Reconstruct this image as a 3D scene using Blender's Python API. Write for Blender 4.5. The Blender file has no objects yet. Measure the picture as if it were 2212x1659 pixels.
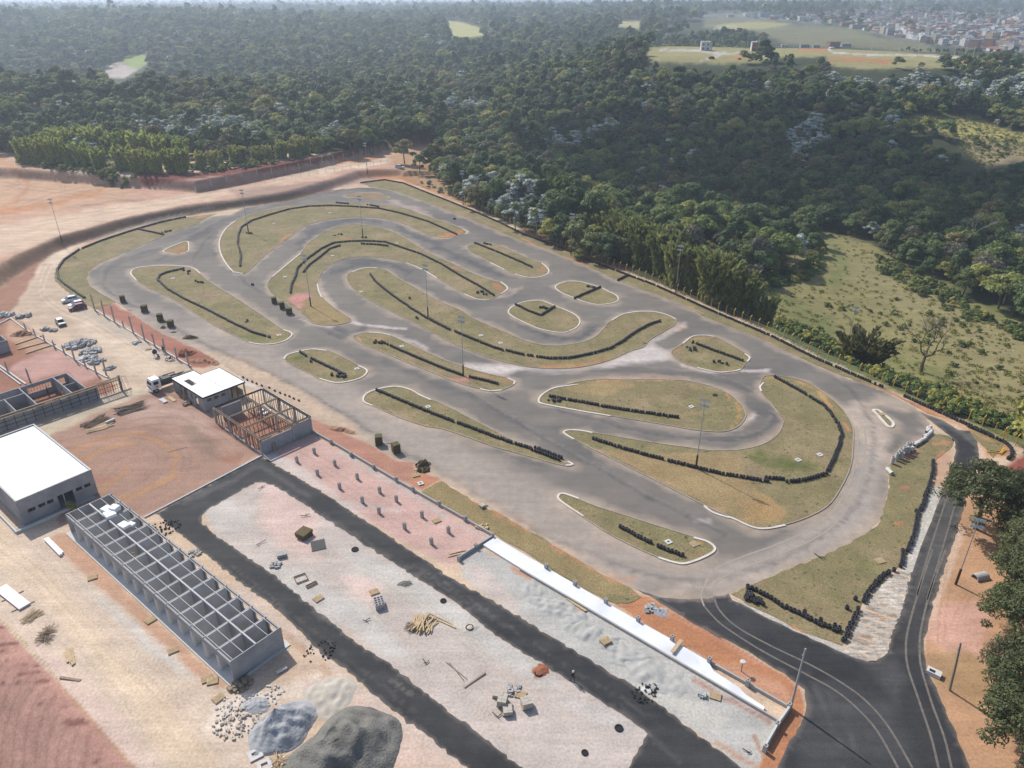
# Kart circuit under construction, seen from a drone: Blender 4.5 script
SUN_E, SKY_E, EXPO, HAZE, CLOUD = 4.4, .14, 0.10, .00025, True
import bpy, bmesh, math, random
import numpy as np
from mathutils import Vector, Matrix
from mathutils.geometry import delaunay_2d_cdt
R = random.Random(7)
C = bpy.context.scene.collection
PI = math.pi
# ------------------------------------------------------------------ camera model
TH = math.radians(27.4); F = 1590.0; CH = 68.0
cs, sn = math.cos(TH), math.sin(TH)
REG = dict(T1=(0, 0), T2=(800, 0), T3=(1760, 0), L1=(0, 500), M1=(600, 450), M2=(1200, 500), R1=(1760, 500),
           R2=(1760, 1000), L2=(0, 800), L3=(0, 1320), C3=(600, 1320), C4=(1300, 1320), C5=(1760, 1320), C2=(600, 950))
REG8 = dict(N1=(0, 720), N2=(360, 880), N3=(0, 1060), N5=(1700, 0))
def px(reg, *v):
    """region-local survey numbers -> list of (x, y) in one common survey frame"""
    if reg == 'F': ox, oy, s = 0, 0, 1
    elif reg in REG: ox, oy = REG[reg]; s = .3125
    else: ox, oy = REG8[reg]; s = .1875
    return [(ox * .8641 + v[i] * s, oy * .8641 + v[i + 1] * s) for i in range(0, len(v), 2)]
def G(p, z=0.0):
    u = (p[0] - 1106) / F; w = (829.5 - p[1]) / F
    t = (CH - z) / (sn - w * cs)
    return Vector((u * t, (cs + w * sn) * t, z))
def GG(pts, z=0.0): return [G(p, z) for p in pts]
def g(reg, x, y, z=0.0): return G(px(reg, x, y)[0], z)
def proj(X, Y, Z):
    d = Y * cs - (Z - CH) * sn
    d = np.maximum(d, 1.0)
    v = Y * sn + (Z - CH) * cs
    return 1106 + F * X / d, 829.5 - F * v / d
# ------------------------------------------------------------------ terrain
YS = [0, 230, 330, 380, 430, 480, 520, 560, 600, 680, 750, 850, 950, 1100, 1300, 1500, 1800, 2200, 2600, 3100, 4000, 5200, 7500, 12000]
COLS = {
 -.75: [0, 0, 0, 2, 7, 13, 14, 5, -8, -16, -14, -6, 2, 12, 27, 37, 40, 22, 30, 40, 28, 44, 42, 36],
 -.50: [0, 0, 0, 1, 4, 12, 17, 12, 1, -12, -12, -4, 4, 15, 29, 38, 38, 20, 34, 44, 30, 48, 44, 36],
 -.25: [0, 0, 0, 0, 2, 5, 7, 7, 4, 0, 0, 4, 9, 17, 27, 33, 32, 26, 34, 42, 30, 46, 44, 36],
  .00: [0, 0, 0, -2, -2, 0, 3, 5, 7, 9, 9, 5, 7, 20, 26, 27, 33, 40, 42, 44, 38, 52, 50, 44],
  .18: [0, -2, -9, -8, -2, 8, 18, 28, 32.5, 35.5, 26, 12, 20, 29, 32, 37, 42, 47, 48, 47, 42, 54, 52, 46],
  .36: [0, -7, -14, -9, 0, 11, 20, 28, 32, 33.5, 22, 12, 20, 25, 30, 36, 44, 50, 52, 50, 46, 56, 54, 46],
  .56: [0, -9, -14, -6, 3, 13, 20.5, 27, 30, 30.5, 16, 12, 18, 25, 32, 38, 46, 54, 56, 54, 50, 62, 64, 56],
  .75: [0, -9, -14, -4, 5, 14, 20.5, 26, 28, 28, 15, 12, 18, 25, 32, 38, 46, 54, 56, 54, 50, 62, 64, 56]}
_r = np.array(sorted(COLS)); _tab = np.array([COLS[k] for k in sorted(COLS)], float); _ys = np.array(YS, float)
def seg_signed(X, Y, line):
    """signed distance to a polyline (positive on its left side)"""
    best = np.full(X.shape, 1e9); sg = np.zeros(X.shape)
    for a, b in zip(line[:-1], line[1:]):
        dx, dy = b[0] - a[0], b[1] - a[1]; L2 = dx * dx + dy * dy + 1e-9
        t = np.clip(((X - a[0]) * dx + (Y - a[1]) * dy) / L2, 0, 1)
        qx, qy = X - a[0] - t * dx, Y - a[1] - t * dy
        d = np.sqrt(qx * qx + qy * qy)
        s = np.sign(dx * qy - dy * qx)
        m = d < best
        best = np.where(m, d, best); sg = np.where(m, s, sg)
    return best * sg
def sstep(x): x = np.clip(x, 0, 1); return x * x * (3 - 2 * x)
BANK1 = [(-260, 150)] + [tuple(v[:2]) for v in GG(px('L1', -60, 640, 190, 480, 440, 338, 700, 265, 960, 185, 1300, 110, 1600, 70, 2000, 10) + px('M1', 700, 45, 850, -10, 1100, -25))]
BANK2 = [(-330, 330), (-215, 312)] + [tuple(v[:2]) for v in GG(px('T1', 930, 1300, 1360, 1335, 1700, 1270, 2212, 1160) + px('T2', 480, 1030, 660, 985, 780, 940), 3)]
CUT = [tuple(v[:2]) for v in GG(px('L3', -700, -160, 0, 650, 500, 1180, 940, 1659, 1500, 2400))]
FENCE = [tuple(v[:2]) for v in GG(px('M1', 1100, 0, 1290, 75, 1470, 145) + px('M2', 0, 85, 400, 265, 800, 430, 1200, 580, 1600, 760, 2000, 930) + px('R1', 750, 1080, 1250, 1290, 1600, 1440, 2000, 1620) + px('R2', 1980, 235, 2140, 330))]
def vnoise(X, Y, s, k=0.0):
    return (np.sin(X / s + 1.3 * np.sin(Y / s * .83 + k) + k) * np.cos(Y / s * 1.1 + 1.7 * np.sin(X / s * .6 + 2 * k)))
def H(X, Y):
    X = np.asarray(X, float); Y = np.asarray(Y, float)
    r = np.clip(X / np.maximum(Y, 60), _r[0], _r[-1])
    yy = np.clip(Y, 0, _ys[-1])
    i = np.clip(np.searchsorted(_r, r) - 1, 0, len(_r) - 2); fr = sstep((r - _r[i]) / (_r[i + 1] - _r[i]))
    j = np.clip(np.searchsorted(_ys, yy) - 1, 0, len(_ys) - 2); fy = sstep((yy - _ys[j]) / (_ys[j + 1] - _ys[j]))
    z = (_tab[i, j] * (1 - fr) + _tab[i + 1, j] * fr) * (1 - fy) + (_tab[i, j + 1] * (1 - fr) + _tab[i + 1, j + 1] * fr) * fy
    out = seg_signed(X, Y, FENCE)              # beyond the fence the land falls away
    site = 1 - sstep((out - 2) / 14.0)
    site = np.where(Y > 345, 0, site)
    z = z * np.where(z < 0, 1 - site, 1)
    z = z - 2.5 * sstep((out - 6) / 25) * (1 - sstep((Y - 180) / 110)) * sstep((X - 60) / 30)
    b1 = seg_signed(X, Y, BANK1); b2 = seg_signed(X, Y, BANK2)
    lft = 1 - sstep((X + 62) / 45)
    z = z + 3.0 * sstep(b1 / 4.5) * lft * (1 - sstep((Y - 420) / 150))
    z = z + 4.0 * sstep(b2 / 3.0) * lft * (1 - sstep((Y - 420) / 150))
    c = -seg_signed(X, Y, CUT)
    z = z - 7 * sstep(c / 12.0) * (Y < 130) * (X < 0)
    amp = sstep((Y - 360) / 300)
    amp = amp * (1 - .85 * sstep((X / np.maximum(Y, 60) - .06) / .08) * sstep((Y - 520) / 40) * (1 - sstep((Y - 760) / 80)))
    z = z + amp * (2.2 * vnoise(X, Y, 55) + 1.2 * vnoise(X, Y, 23, 2.)) + sstep((Y - 900) / 800) * 5 * vnoise(X, Y, 190, 1.) + sstep((Y - 3500) / 2500) * 9 * vnoise(X, Y, 700, .5)
    z = z + 0.05 * vnoise(X, Y, 3.1, .3) * (1 - amp)*(b1 > 1)
    return z
def hz(x, y): return float(H(np.array([x]), np.array([y]))[0])
def GT(p, extra=0.0):
    """where the line of sight of survey point p meets the terrain"""
    u = (p[0] - 1106) / F; w = (829.5 - p[1]) / F
    d = Vector((u, cs + w * sn, -sn + w * cs))
    t = np.concatenate([np.arange(40, 900, 1.5), np.arange(900, 9000, 12)])
    zz = CH + d.z * t
    below = zz - extra <= H(d.x * t, d.y * t)
    k = int(np.argmax(below)) if below.any() else len(t) - 1
    return Vector((d.x * t[k], d.y * t[k], hz(d.x * t[k], d.y * t[k])))
# ------------------------------------------------------------------ tagging and mesh helpers
def tag(o, label=None, cat=None, group=None, kind=None):
    if label: o['label'] = label
    if cat: o['category'] = cat
    if group: o['group'] = group
    if kind: o['kind'] = kind
    return o
def thing(name, label, cat, loc=(0, 0, 0), rz=0.0, group=None):
    o = bpy.data.objects.new(name, None); C.objects.link(o)
    o.location = loc; o.rotation_euler = (0, 0, rz); o.empty_display_size = .3
    return tag(o, label, cat, group)
def mesh_obj(name, me, parent=None):
    o = bpy.data.objects.new(name, me); C.objects.link(o)
    if parent is not None: o.parent = parent
    return o
class MB:
    def __init__(s): s.v = []; s.f = []; s.m = []
    def add(s, vs, fs, mi=0):
        b = len(s.v); s.v += [tuple(v) for v in vs]; s.f += [tuple(b + i for i in f) for f in fs]; s.m += [mi] * len(fs); return s
    def box(s, c, d, rz=0.0, mi=0, rx=0.0):
        hx, hy, hh = d[0] / 2, d[1] / 2, d[2] / 2
        M = Matrix.Translation(c) @ Matrix.Rotation(rz, 4, 'Z') @ Matrix.Rotation(rx, 4, 'X')
        vs = [M @ Vector((x, y, z)) for x in (-hx, hx) for y in (-hy, hy) for z in (-hh, hh)]
        return s.add(vs, [(0, 1, 3, 2), (4, 6, 7, 5), (0, 4, 5, 1), (2, 3, 7, 6), (0, 2, 6, 4), (1, 5, 7, 3)], mi)
    def bar(s, a, b, w, h=None, mi=0):
        """box beam from a to b, w wide, h high"""
        a = Vector(a); b = Vector(b); h = h or w; d = (b - a).normalized()
        up = Vector((0, 0, 1)) if abs(d.z) < .95 else Vector((0, 1, 0))
        sx = d.cross(up).normalized(); sy = sx.cross(d).normalized()
        vs = [p + sx * (i * w / 2) + sy * (j * h / 2) for p in (a, b) for i, j in ((-1, -1), (1, -1), (1, 1), (-1, 1))]
        return s.add(vs, [(0, 3, 2, 1), (4, 5, 6, 7), (0, 1, 5, 4), (1, 2, 6, 5), (2, 3, 7, 6), (3, 0, 4, 7)], mi)
    def wall(s, a, b, z0, z1, t, mi=0):
        a = Vector((a[0], a[1], 0)); b = Vector((b[0], b[1], 0)); zc = Vector((0, 0, (z0 + z1) / 2))
        return s.bar(a + zc, b + zc, t, z1 - z0, mi)
    def tube(s, pts, rad, n=8, mi=0, cap=True):
        pts = [Vector(p) for p in pts]
        rad = [rad] * len(pts) if not isinstance(rad, (list, tuple)) else rad
        vs = []; fs = []
        for i, p in enumerate(pts):
            d = (pts[min(i + 1, len(pts) - 1)] - pts[max(i - 1, 0)]).normalized()
            up = Vector((0, 0, 1)) if abs(d.z) < .9 else Vector((1, 0, 0))
            sx = d.cross(up).normalized(); sy = sx.cross(d)
            for k in range(n):
                a = 2 * PI * k / n; vs.append(p + sx * math.cos(a) * rad[i] + sy * math.sin(a) * rad[i])
        for i in range(len(pts) - 1):
            for k in range(n):
                fs.append((i * n + k, i * n + (k + 1) % n, (i + 1) * n + (k + 1) % n, (i + 1) * n + k))
        if cap: fs += [tuple(range(n - 1, -1, -1)), tuple(range((len(pts) - 1) * n, len(pts) * n))]
        return s.add(vs, fs, mi)
    def lathe(s, prof, n=14, loc=(0, 0, 0), mi=0):
        vs = []; fs = []
        for r, z in prof:
            for k in range(n):
                a = 2 * PI * k / n; vs.append((loc[0] + r * math.cos(a), loc[1] + r * math.sin(a), loc[2] + z))
        for i in range(len(prof) - 1):
            for k in range(n): fs.append((i * n + k, i * n + (k + 1) % n, (i + 1) * n + (k + 1) % n, (i + 1) * n + k))
        return s.add(vs, fs, mi)
    def prism(s, poly, z0, z1, mi=0):
        n = len(poly); vs = [(p[0], p[1], z0) for p in poly] + [(p[0], p[1], z1) for p in poly]
        ar = sum(poly[i][0] * poly[(i + 1) % n][1] - poly[(i + 1) % n][0] * poly[i][1] for i in range(n))
        top = tuple(range(n, 2 * n)); bot = tuple(range(n - 1, -1, -1)); sd = [(i, (i + 1) % n, n + (i + 1) % n, n + i) for i in range(n)]
        if ar < 0: top = top[::-1]; bot = bot[::-1]; sd = [f[::-1] for f in sd]
        return s.add(vs, [top, bot] + sd, mi)
    def mesh(s, name, mats, smooth=False):
        me = bpy.data.meshes.new(name); me.from_pydata(s.v, [], s.f)
        for m in (mats if isinstance(mats, (list, tuple)) else [mats]): me.materials.append(m)
        me.polygons.foreach_set('material_index', s.m)
        if smooth: me.polygons.foreach_set('use_smooth', [True] * len(s.f))
        me.update(); return me
    def build(s, name, mats, parent=None, smooth=False): return mesh_obj(name, s.mesh(name, mats, smooth), parent)
def bevel(o, w=.03, seg=2):
    m = o.modifiers.new('bevel', 'BEVEL'); m.width = w; m.segments = seg; m.limit_method = 'ANGLE'; return o
def copy_tree(o, parent=None):
    c = o.copy(); C.objects.link(c); c.parent = parent
    for ch in list(o.children): copy_tree(ch, c)
    return c
# ------------------------------------------------------------------ materials
def mat(name, c1, c2=None, scale=1.0, rough=.85, bump=.0, bscale=None, metal=0.0, c3=None, scale3=.1, world=True, detail=4.0, spec=.3):
    m = bpy.data.materials.new(name); m.use_nodes = True
    N = m.node_tree.nodes; L = m.node_tree.links; b = N['Principled BSDF']
    b.inputs['Roughness'].default_value = rough; b.inputs['Metallic'].default_value = metal
    b.inputs['Specular IOR Level'].default_value = spec
    b.inputs['Base Color'].default_value = (*c1, 1)
    if c2 is not None or bump:
        co = N.new('ShaderNodeNewGeometry').outputs['Position'] if world else N.new('ShaderNodeTexCoord').outputs['Object']
    if c2 is not None:
        n = N.new('ShaderNodeTexNoise'); n.inputs['Scale'].default_value = scale; n.inputs['Detail'].default_value = detail; n.inputs['Roughness'].default_value = .65
        L.new(co, n.inputs['Vector'])
        cr = N.new('ShaderNodeMapRange'); cr.inputs['From Min'].default_value = .33; cr.inputs['From Max'].default_value = .67
        L.new(n.outputs['Fac'], cr.inputs['Value'])
        mx = N.new('ShaderNodeMix'); mx.data_type = 'RGBA'
        mx.inputs['A'].default_value = (*c1, 1); mx.inputs['B'].default_value = (*c2, 1)
        L.new(cr.outputs['Result'], mx.inputs['Factor']); out = mx.outputs['Result']
        if c3 is not None:
            n3 = N.new('ShaderNodeTexNoise'); n3.inputs['Scale'].default_value = scale3; n3.inputs['Detail'].default_value = 5; L.new(co, n3.inputs['Vector'])
            r3 = N.new('ShaderNodeMapRange'); r3.inputs['From Min'].default_value = .5; r3.inputs['From Max'].default_value = .68; L.new(n3.outputs['Fac'], r3.inputs['Value'])
            m3 = N.new('ShaderNodeMix'); m3.data_type = 'RGBA'; m3.inputs['B'].default_value = (*c3, 1)
            L.new(out, m3.inputs['A']); L.new(r3.outputs['Result'], m3.inputs['Factor']); out = m3.outputs['Result']
        L.new(out, b.inputs['Base Color'])
    if bump:
        nb = N.new('ShaderNodeTexNoise'); nb.inputs['Scale'].default_value = bscale or scale * 2; nb.inputs['Detail'].default_value = 5; L.new(co, nb.inputs['Vector'])
        bp = N.new('ShaderNodeBump'); bp.inputs['Strength'].default_value = 1; bp.inputs['Distance'].default_value = bump
        L.new(nb.outputs['Fac'], bp.inputs['Height']); L.new(bp.outputs['Normal'], b.inputs['Normal'])
    return m
def paint_mat(name, base=None, rough=.92, streak=None, bump=.06, bscale=1.2, var=.22, vscale=.5, fine=3.0, tuft=None, grain=.25, soft=False, stones=0.0, ruts=0.0):
    """ground shader: base tones by noise, then the soil colours stored on the mesh (attribute 'soil'), edges broken up by noise"""
    m = bpy.data.materials.new(name); m.use_nodes = True
    N = m.node_tree.nodes; L = m.node_tree.links; b = N['Principled BSDF']
    b.inputs['Roughness'].default_value = rough; b.inputs['Specular IOR Level'].default_value = .2
    pos = N.new('ShaderNodeNewGeometry').outputs['Position']
    def noise(sc, det=5, rg=.65, vec=None):
        n = N.new('ShaderNodeTexNoise'); n.inputs['Scale'].default_value = sc; n.inputs['Detail'].default_value = det; n.inputs['Roughness'].default_value = rg
        L.new(vec or pos, n.inputs['Vector']); return n.outputs['Fac']
    def rng(s, a, bb, c=0., d=1.):
        r = N.new('ShaderNodeMapRange'); r.inputs[1].default_value = a; r.inputs[2].default_value = bb; r.inputs[3].default_value = c; r.inputs[4].default_value = d
        L.new(s, r.inputs[0]); return r.outputs[0]
    def mix(f, a, bb, typ='MIX'):
        x = N.new('ShaderNodeMix'); x.data_type = 'RGBA'; x.blend_type = typ
        for s, k in ((f, 'Factor'), (a, 'A'), (bb, 'B')):
            if hasattr(s, 'node'): L.new(s, x.inputs[k])
            elif k == 'Factor': x.inputs[k].default_value = s
            else: x.inputs[k].default_value = (*s, 1)
        return x.outputs['Result']
    def math_(op, a, bb):
        x = N.new('ShaderNodeMath'); x.operation = op; x.use_clamp = True
        for s, i in ((a, 0), (bb, 1)):
            if hasattr(s, 'node'): L.new(s, x.inputs[i])
            else: x.inputs[i].default_value = s
        return x.outputs[0]
    at = N.new('ShaderNodeAttribute'); at.attribute_name = 'soil'
    soil = at.outputs['Color']; al = at.outputs['Alpha']
    nbig = noise(vscale, 6, .7)
    if base is not None:
        col = mix(rng(nbig, .35, .65), base[0], base[1])
        if len(base) > 2: col = mix(rng(noise(vscale * .22, 4), .48, .64), col, base[2])
        if tuft is not None: col = mix(rng(noise(tuft[1], 3, .6), .60, .70), col, tuft[0])
        fac = rng(math_('ADD', al, rng(nbig, .2, .8, -.28, .28)), .3, .7) if not soft else math_('MULTIPLY', al, rng(noise(.7, 6, .75), .3, .7, .66, 1.34))
        fac = math_('MULTIPLY', fac, rng(al, 0., .12))
        col = mix(fac, col, soil)
    else: col = soil
    # speckle and blotches multiply the earth's own tone
    v = rng(noise(vscale * .6, 6, .7), .3, .7, 1 - var, 1 + var)
    col = mix(1., col, v, 'MULTIPLY')
    f2 = rng(noise(fine, 3, .7), .3, .7, 1 - grain, 1 + grain)
    col = mix(1., col, f2, 'MULTIPLY')
    if streak is not None:
        mp = N.new('ShaderNodeMapping'); mp.inputs['Rotation'].default_value = (0, 0, streak[0]); mp.inputs['Scale'].default_value = (streak[1], streak[2], 1)
        L.new(pos, mp.inputs['Vector'])
        s = rng(noise(1.0, 4, .6, mp.outputs[0]), .35, .65, 1 - streak[3], 1 + streak[3])
        col = mix(1., col, s, 'MULTIPLY')
    if ruts:      # wheel ruts and scrapes in two directions
        for rz_, off in ((2.46, 0.), (.84, 7.)):
            mp = N.new('ShaderNodeMapping'); mp.inputs['Rotation'].default_value = (0, 0, -rz_); mp.inputs['Scale'].default_value = (.045, .55, 1); mp.inputs['Location'].default_value = (off, off, 0)
            L.new(pos, mp.inputs['Vector'])
            col = mix(1., col, rng(noise(1.0, 5, .7, mp.outputs[0]), .32, .68, 1 - ruts, 1 + ruts), 'MULTIPLY')
    if stones:    # scattered small stones and crumbs
        for sc_, a_, lo_ in ((3.1, .655, 1 - stones), (5.3, .66, 1 + stones * .55), (9.0, .64, 1 - stones * .8)):
            gate = rng(noise(.055 * sc_, 4, .7), .48, .60)
            k_ = math_('MULTIPLY', rng(noise(sc_, 1.5, .5), a_, a_ + .05), gate)
            col = mix(k_, col, mix(1., col, (lo_, lo_, lo_), 'MULTIPLY'))
    L.new(col, b.inputs['Base Color'])
    bp = N.new('ShaderNodeBump'); bp.inputs['Strength'].default_value = 1; bp.inputs['Distance'].default_value = bump
    L.new(noise(bscale, 6, .7), bp.inputs['Height']); L.new(bp.outputs['Normal'], b.inputs['Normal'])
    return m
# ------------------------------------------------------------------ painting soil on meshes
def spoly(PX, PY, poly):
    """signed distance (px) to polygon, positive inside"""
    n = len(poly); inside = np.zeros(PX.shape, bool); best = np.full(PX.shape, 1e18)
    for i in range(n):
        ax, ay = poly[i]; bx, by = poly[(i + 1) % n]
        c = ((ay > PY) != (by > PY)) & (PX < (bx - ax) * (PY - ay) / (by - ay + 1e-12) + ax)
        inside ^= c
        dx, dy = bx - ax, by - ay
        t = np.clip(((PX - ax) * dx + (PY - ay) * dy) / (dx * dx + dy * dy + 1e-9), 0, 1)
        best = np.minimum(best, (PX - ax - t * dx) ** 2 + (PY - ay - t * dy) ** 2)
    d = np.sqrt(best); return np.where(inside, d, -d)
def sline(PX, PY, line):
    best = np.full(PX.shape, 1e18)
    for (ax, ay), (bx, by) in zip(line[:-1], line[1:]):
        dx, dy = bx - ax, by - ay
        t = np.clip(((PX - ax) * dx + (PY - ay) * dy) / (dx * dx + dy * dy + 1e-9), 0, 1)
        best = np.minimum(best, (PX - ax - t * dx) ** 2 + (PY - ay - t * dy) ** 2)
    return np.sqrt(best)
WARP = 1.0
def apply_paint(X, Y, Z, zones, rgba):
    PX, PY = proj(X, Y, Z)
    def fr(sx, k): return vnoise(X, Y, sx, k) + .6 * vnoise(Y, X, sx * .43, k + 1.7) + .4 * vnoise(X, Y, sx * .19, k + .6) + .25 * vnoise(Y, X, sx * .08, k)
    wx, wy = fr(4.2, .4), fr(3.7, 2.9)
    PX0, PY0 = PX, PY
    for zn in zones:
        kind, col, amt, shp, fe = zn[:5]
        lim = zn[5] if len(zn) > 5 else None
        xs = [p[0] for p in shp]; ys = [p[1] for p in shp]; mg = fe * 2 + 12
        wa = min(fe * .55, 7.0) * WARP; PX = PX0 + wx * wa; PY = PY0 + wy * wa * .8
        sel = (PX > min(xs) - mg) & (PX < max(xs) + mg) & (PY > min(ys) - mg) & (PY < max(ys) + mg)
        if lim: sel &= (Y > lim[0]) & (Y < lim[1])
        idx = np.nonzero(sel)[0]
        if not len(idx): continue
        if kind == 'poly': a = sstep(spoly(PX[idx], PY[idx], shp) / (2 * fe) + .5)
        else: a = 1 - sstep(sline(PX[idx], PY[idx], shp) / fe)
        a = a * amt
        o = rgba[idx]
        na = o[:, 3] + a * (1 - o[:, 3])
        w = (a / np.maximum(na, 1e-6))[:, None]
        w = np.where(o[:, 3:4] < 1e-4, 1.0, w)
        o[:, :3] = o[:, :3] * (1 - w) + np.array(col) * w; o[:, 3] = na
        rgba[idx] = o
    return rgba
def set_soil(me, rgba):
    at = me.color_attributes.new('soil', 'FLOAT_COLOR', 'POINT'); at.data.foreach_set('color', rgba.astype(np.float32).ravel())
def smooth(poly, n=4, closed=True):
    out = []; N_ = len(poly)
    for i in range(N_ if closed else N_ - 1):
        gt = lambda k: Vector(poly[k % N_][:2]) if closed else Vector(poly[min(max(k, 0), N_ - 1)][:2])
        p0, p1, p2, p3 = gt(i - 1), gt(i), gt(i + 1), gt(i + 2)
        for k in range(n):
            t = k / n
            out.append(.5 * ((2 * p1) + (p2 - p0) * t + (2 * p0 - 5 * p1 + 4 * p2 - p3) * t * t + (3 * p1 - p0 - 3 * p2 + p3) * t ** 3))
    if not closed: out.append(Vector(poly[-1][:2]))
    return [(p.x, p.y) for p in out]
def dens(poly, step):
    out = []; n = len(poly)
    for i in range(n):
        a = Vector(poly[i][:2]); b = Vector(poly[(i + 1) % n][:2]); k = max(1, int((b - a).length / step))
        out += [tuple(a.lerp(b, j / k)) for j in range(k)]
    return out
def sheet(name, poly, z, m, step=1.0, zones=(), rag=0.0, zf=None, base_a=0.0, edge=None, holes=()):
    """a flat piece of ground with outline poly (metres), finely tessellated so soil can vary over it"""
    b = dens(poly, step)
    if rag: b = [(x + R.gauss(0, rag), y + R.gauss(0, rag)) for x, y in b]
    xs = [p[0] for p in b]; ys = [p[1] for p in b]
    gx, gy = np.meshgrid(np.arange(min(xs), max(xs), step), np.arange(min(ys), max(ys), step))
    gx = gx.ravel() + np.random.RandomState(3).uniform(-.2, .2, gx.size) * step; gy = gy.ravel() + np.random.RandomState(4).uniform(-.2, .2, gy.size) * step
    d = spoly(gx, gy, b); k = d > step * .5
    pts = [Vector(p) for p in b] + [Vector((float(x), float(y))) for x, y in zip(gx[k], gy[k])]
    n = len(b)
    vs, _, fs, *_r2 = delaunay_2d_cdt(pts, [(i, (i + 1) % n) for i in range(n)], [list(range(n))], 1, 1e-4)
    X = np.array([v.x for v in vs]); Y = np.array([v.y for v in vs])
    Z = np.full(X.shape, float(z)) + (zf(X, Y) if zf else 0)
    me = bpy.data.meshes.new(name); me.from_pydata(list(zip(X, Y, Z)), [], [tuple(f) for f in fs])
    if len(me.polygons) and me.polygons[0].normal.z < 0: me.flip_normals()
    me.polygons.foreach_set('use_smooth', [True] * len(me.polygons))
    me.materials.append(m)
    rgba = np.zeros((len(X), 4)); rgba[:, 3] = base_a
    rgba = apply_paint(X, Y, Z, zones, rgba)
    if edge:      # dirt dragged in along the rims
        dd = np.abs(spoly(X, Y, b))
        for hp in holes:
            hx = [p[0] for p in hp]; hy = [p[1] for p in hp]
            sel = np.nonzero((X > min(hx) - 3) & (X < max(hx) + 3) & (Y > min(hy) - 3) & (Y < max(hy) + 3))[0]
            if len(sel): dd[sel] = np.minimum(dd[sel], np.maximum(-spoly(X[sel], Y[sel], hp), 0))
        wob = 1 + .7 * vnoise(X, Y, 3.3) + .5 * vnoise(Y, X, 1.4, 1.)
        a = edge[2] * (1 - sstep(dd / (edge[1] * np.maximum(wob, .15))))
        na = rgba[:, 3] + a * (1 - rgba[:, 3]); w = np.where(na > 1e-5, a / np.maximum(na, 1e-6), 0)[:, None]
        rgba[:, :3] = rgba[:, :3] * (1 - w) + np.array(edge[0]) * w; rgba[:, 3] = na
    set_soil(me, rgba)
    return tag(mesh_obj(name, me), kind='structure')
def ribbon(name, line, w, z, m, h=0.0, closed=False):
    """a strip of width w along a line; h > 0 makes a raised kerb"""
    P = [Vector(p[:2]) for p in line]; n = len(P); vs = []; fs = []
    for i in range(n):
        a = P[i - 1] if (closed or i) else P[i]; b = P[(i + 1) % n] if (closed or i < n - 1) else P[i]
        d = (b - a).normalized(); s = Vector((-d.y, d.x)) * (w / 2)
        for q, zz in ((P[i] + s, z - .1 if h else z), (P[i] + s, z + h), (P[i] - s, z + h), (P[i] - s, z - .1 if h else z)):
            vs.append((q.x, q.y, zz))
    for i in range(n if closed else n - 1):
        j = (i + 1) % n
        for k in ((0, 1, 2) if h else (1,)): fs.append((i * 4 + k, i * 4 + k + 1, j * 4 + k + 1, j * 4 + k))
    me = bpy.data.meshes.new(name); me.from_pydata(vs, [], [f[::-1] for f in fs]); me.materials.append(m)
    return mesh_obj(name, me)
# ================================================================== THE GROUND
TAN = (.50, .375, .27); TANL = (.60, .475, .36); ORANGE = (.42, .18, .075); PINK = (.44, .27, .19); PINKL = (.56, .42, .355)
REDB = (.27, .13, .085); BROWN = (.20, .125, .08); CUTRED = (.15, .045, .03); GREY = (.40, .385, .355); GREYL = (.52, .49, .45)
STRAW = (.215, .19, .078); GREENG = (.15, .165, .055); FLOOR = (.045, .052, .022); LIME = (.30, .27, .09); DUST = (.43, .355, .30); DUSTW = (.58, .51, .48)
Z = []
def zp(col, amt, shp, fe, *a): Z.append(('poly', col, amt, shp, fe, *a))
def zl(col, amt, shp, fe, *a): Z.append(('line', col, amt, shp, fe, *a))
FARL = (330, 9000); NEAR = (0, 420)
# earthworks upper left
zp(PINK, 1, px('F', -300, 320, 0, 325, 40, 350, 200, 385, 300, 385, 420, 395, 560, 372, 700, 345, 900, 300, 935, 320, 925, 350, 840, 395, 700, 405, 500, 430, 300, 490, 150, 545, 0, 610, -300, 720), 8, NEAR)
zp((.45, .285, .18), .8, px('T1', -300, 1080, 0, 1070, 300, 1170, 700, 1240, 900, 1330, 700, 1400, 300, 1480, 0, 1500, -300, 1500), 14, NEAR)
zl(ORANGE, .8, px('T1', -100, 1480, 100, 1455, 400, 1400, 620, 1340, 720, 1300), 10, NEAR)
zl(ORANGE, .6, px('T1', 0, 1110, 150, 1200, 200, 1290, 100, 1400, -100, 1480), 7, NEAR)
zl(BROWN, .5, px('T1', 560, 1430, 800, 1390, 1010, 1380), 3, NEAR)
zp((.54, .40, .29), .9, px('T1', -300, 1640, 0, 1560, 500, 1470, 900, 1400, 1400, 1330, 1800, 1270, 2300, 1150, 2300, 1210, 1900, 1290, 1500, 1370, 1000, 1470, 600, 1580, 300, 1680, -300, 1850), 7, NEAR)
zp(TAN, .9, px('T2', -100, 1150, 300, 1070, 650, 1020, 770, 1060, 560, 1110, 330, 1140, -100, 1215), 6, NEAR)
zl(ORANGE, .85, px('T2', 120, 1120, 330, 1090, 560, 1050, 740, 990), 9, NEAR)
zl(TANL, .9, px('T2', 0, 1190, 250, 1155, 470, 1125), 4, NEAR)
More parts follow.
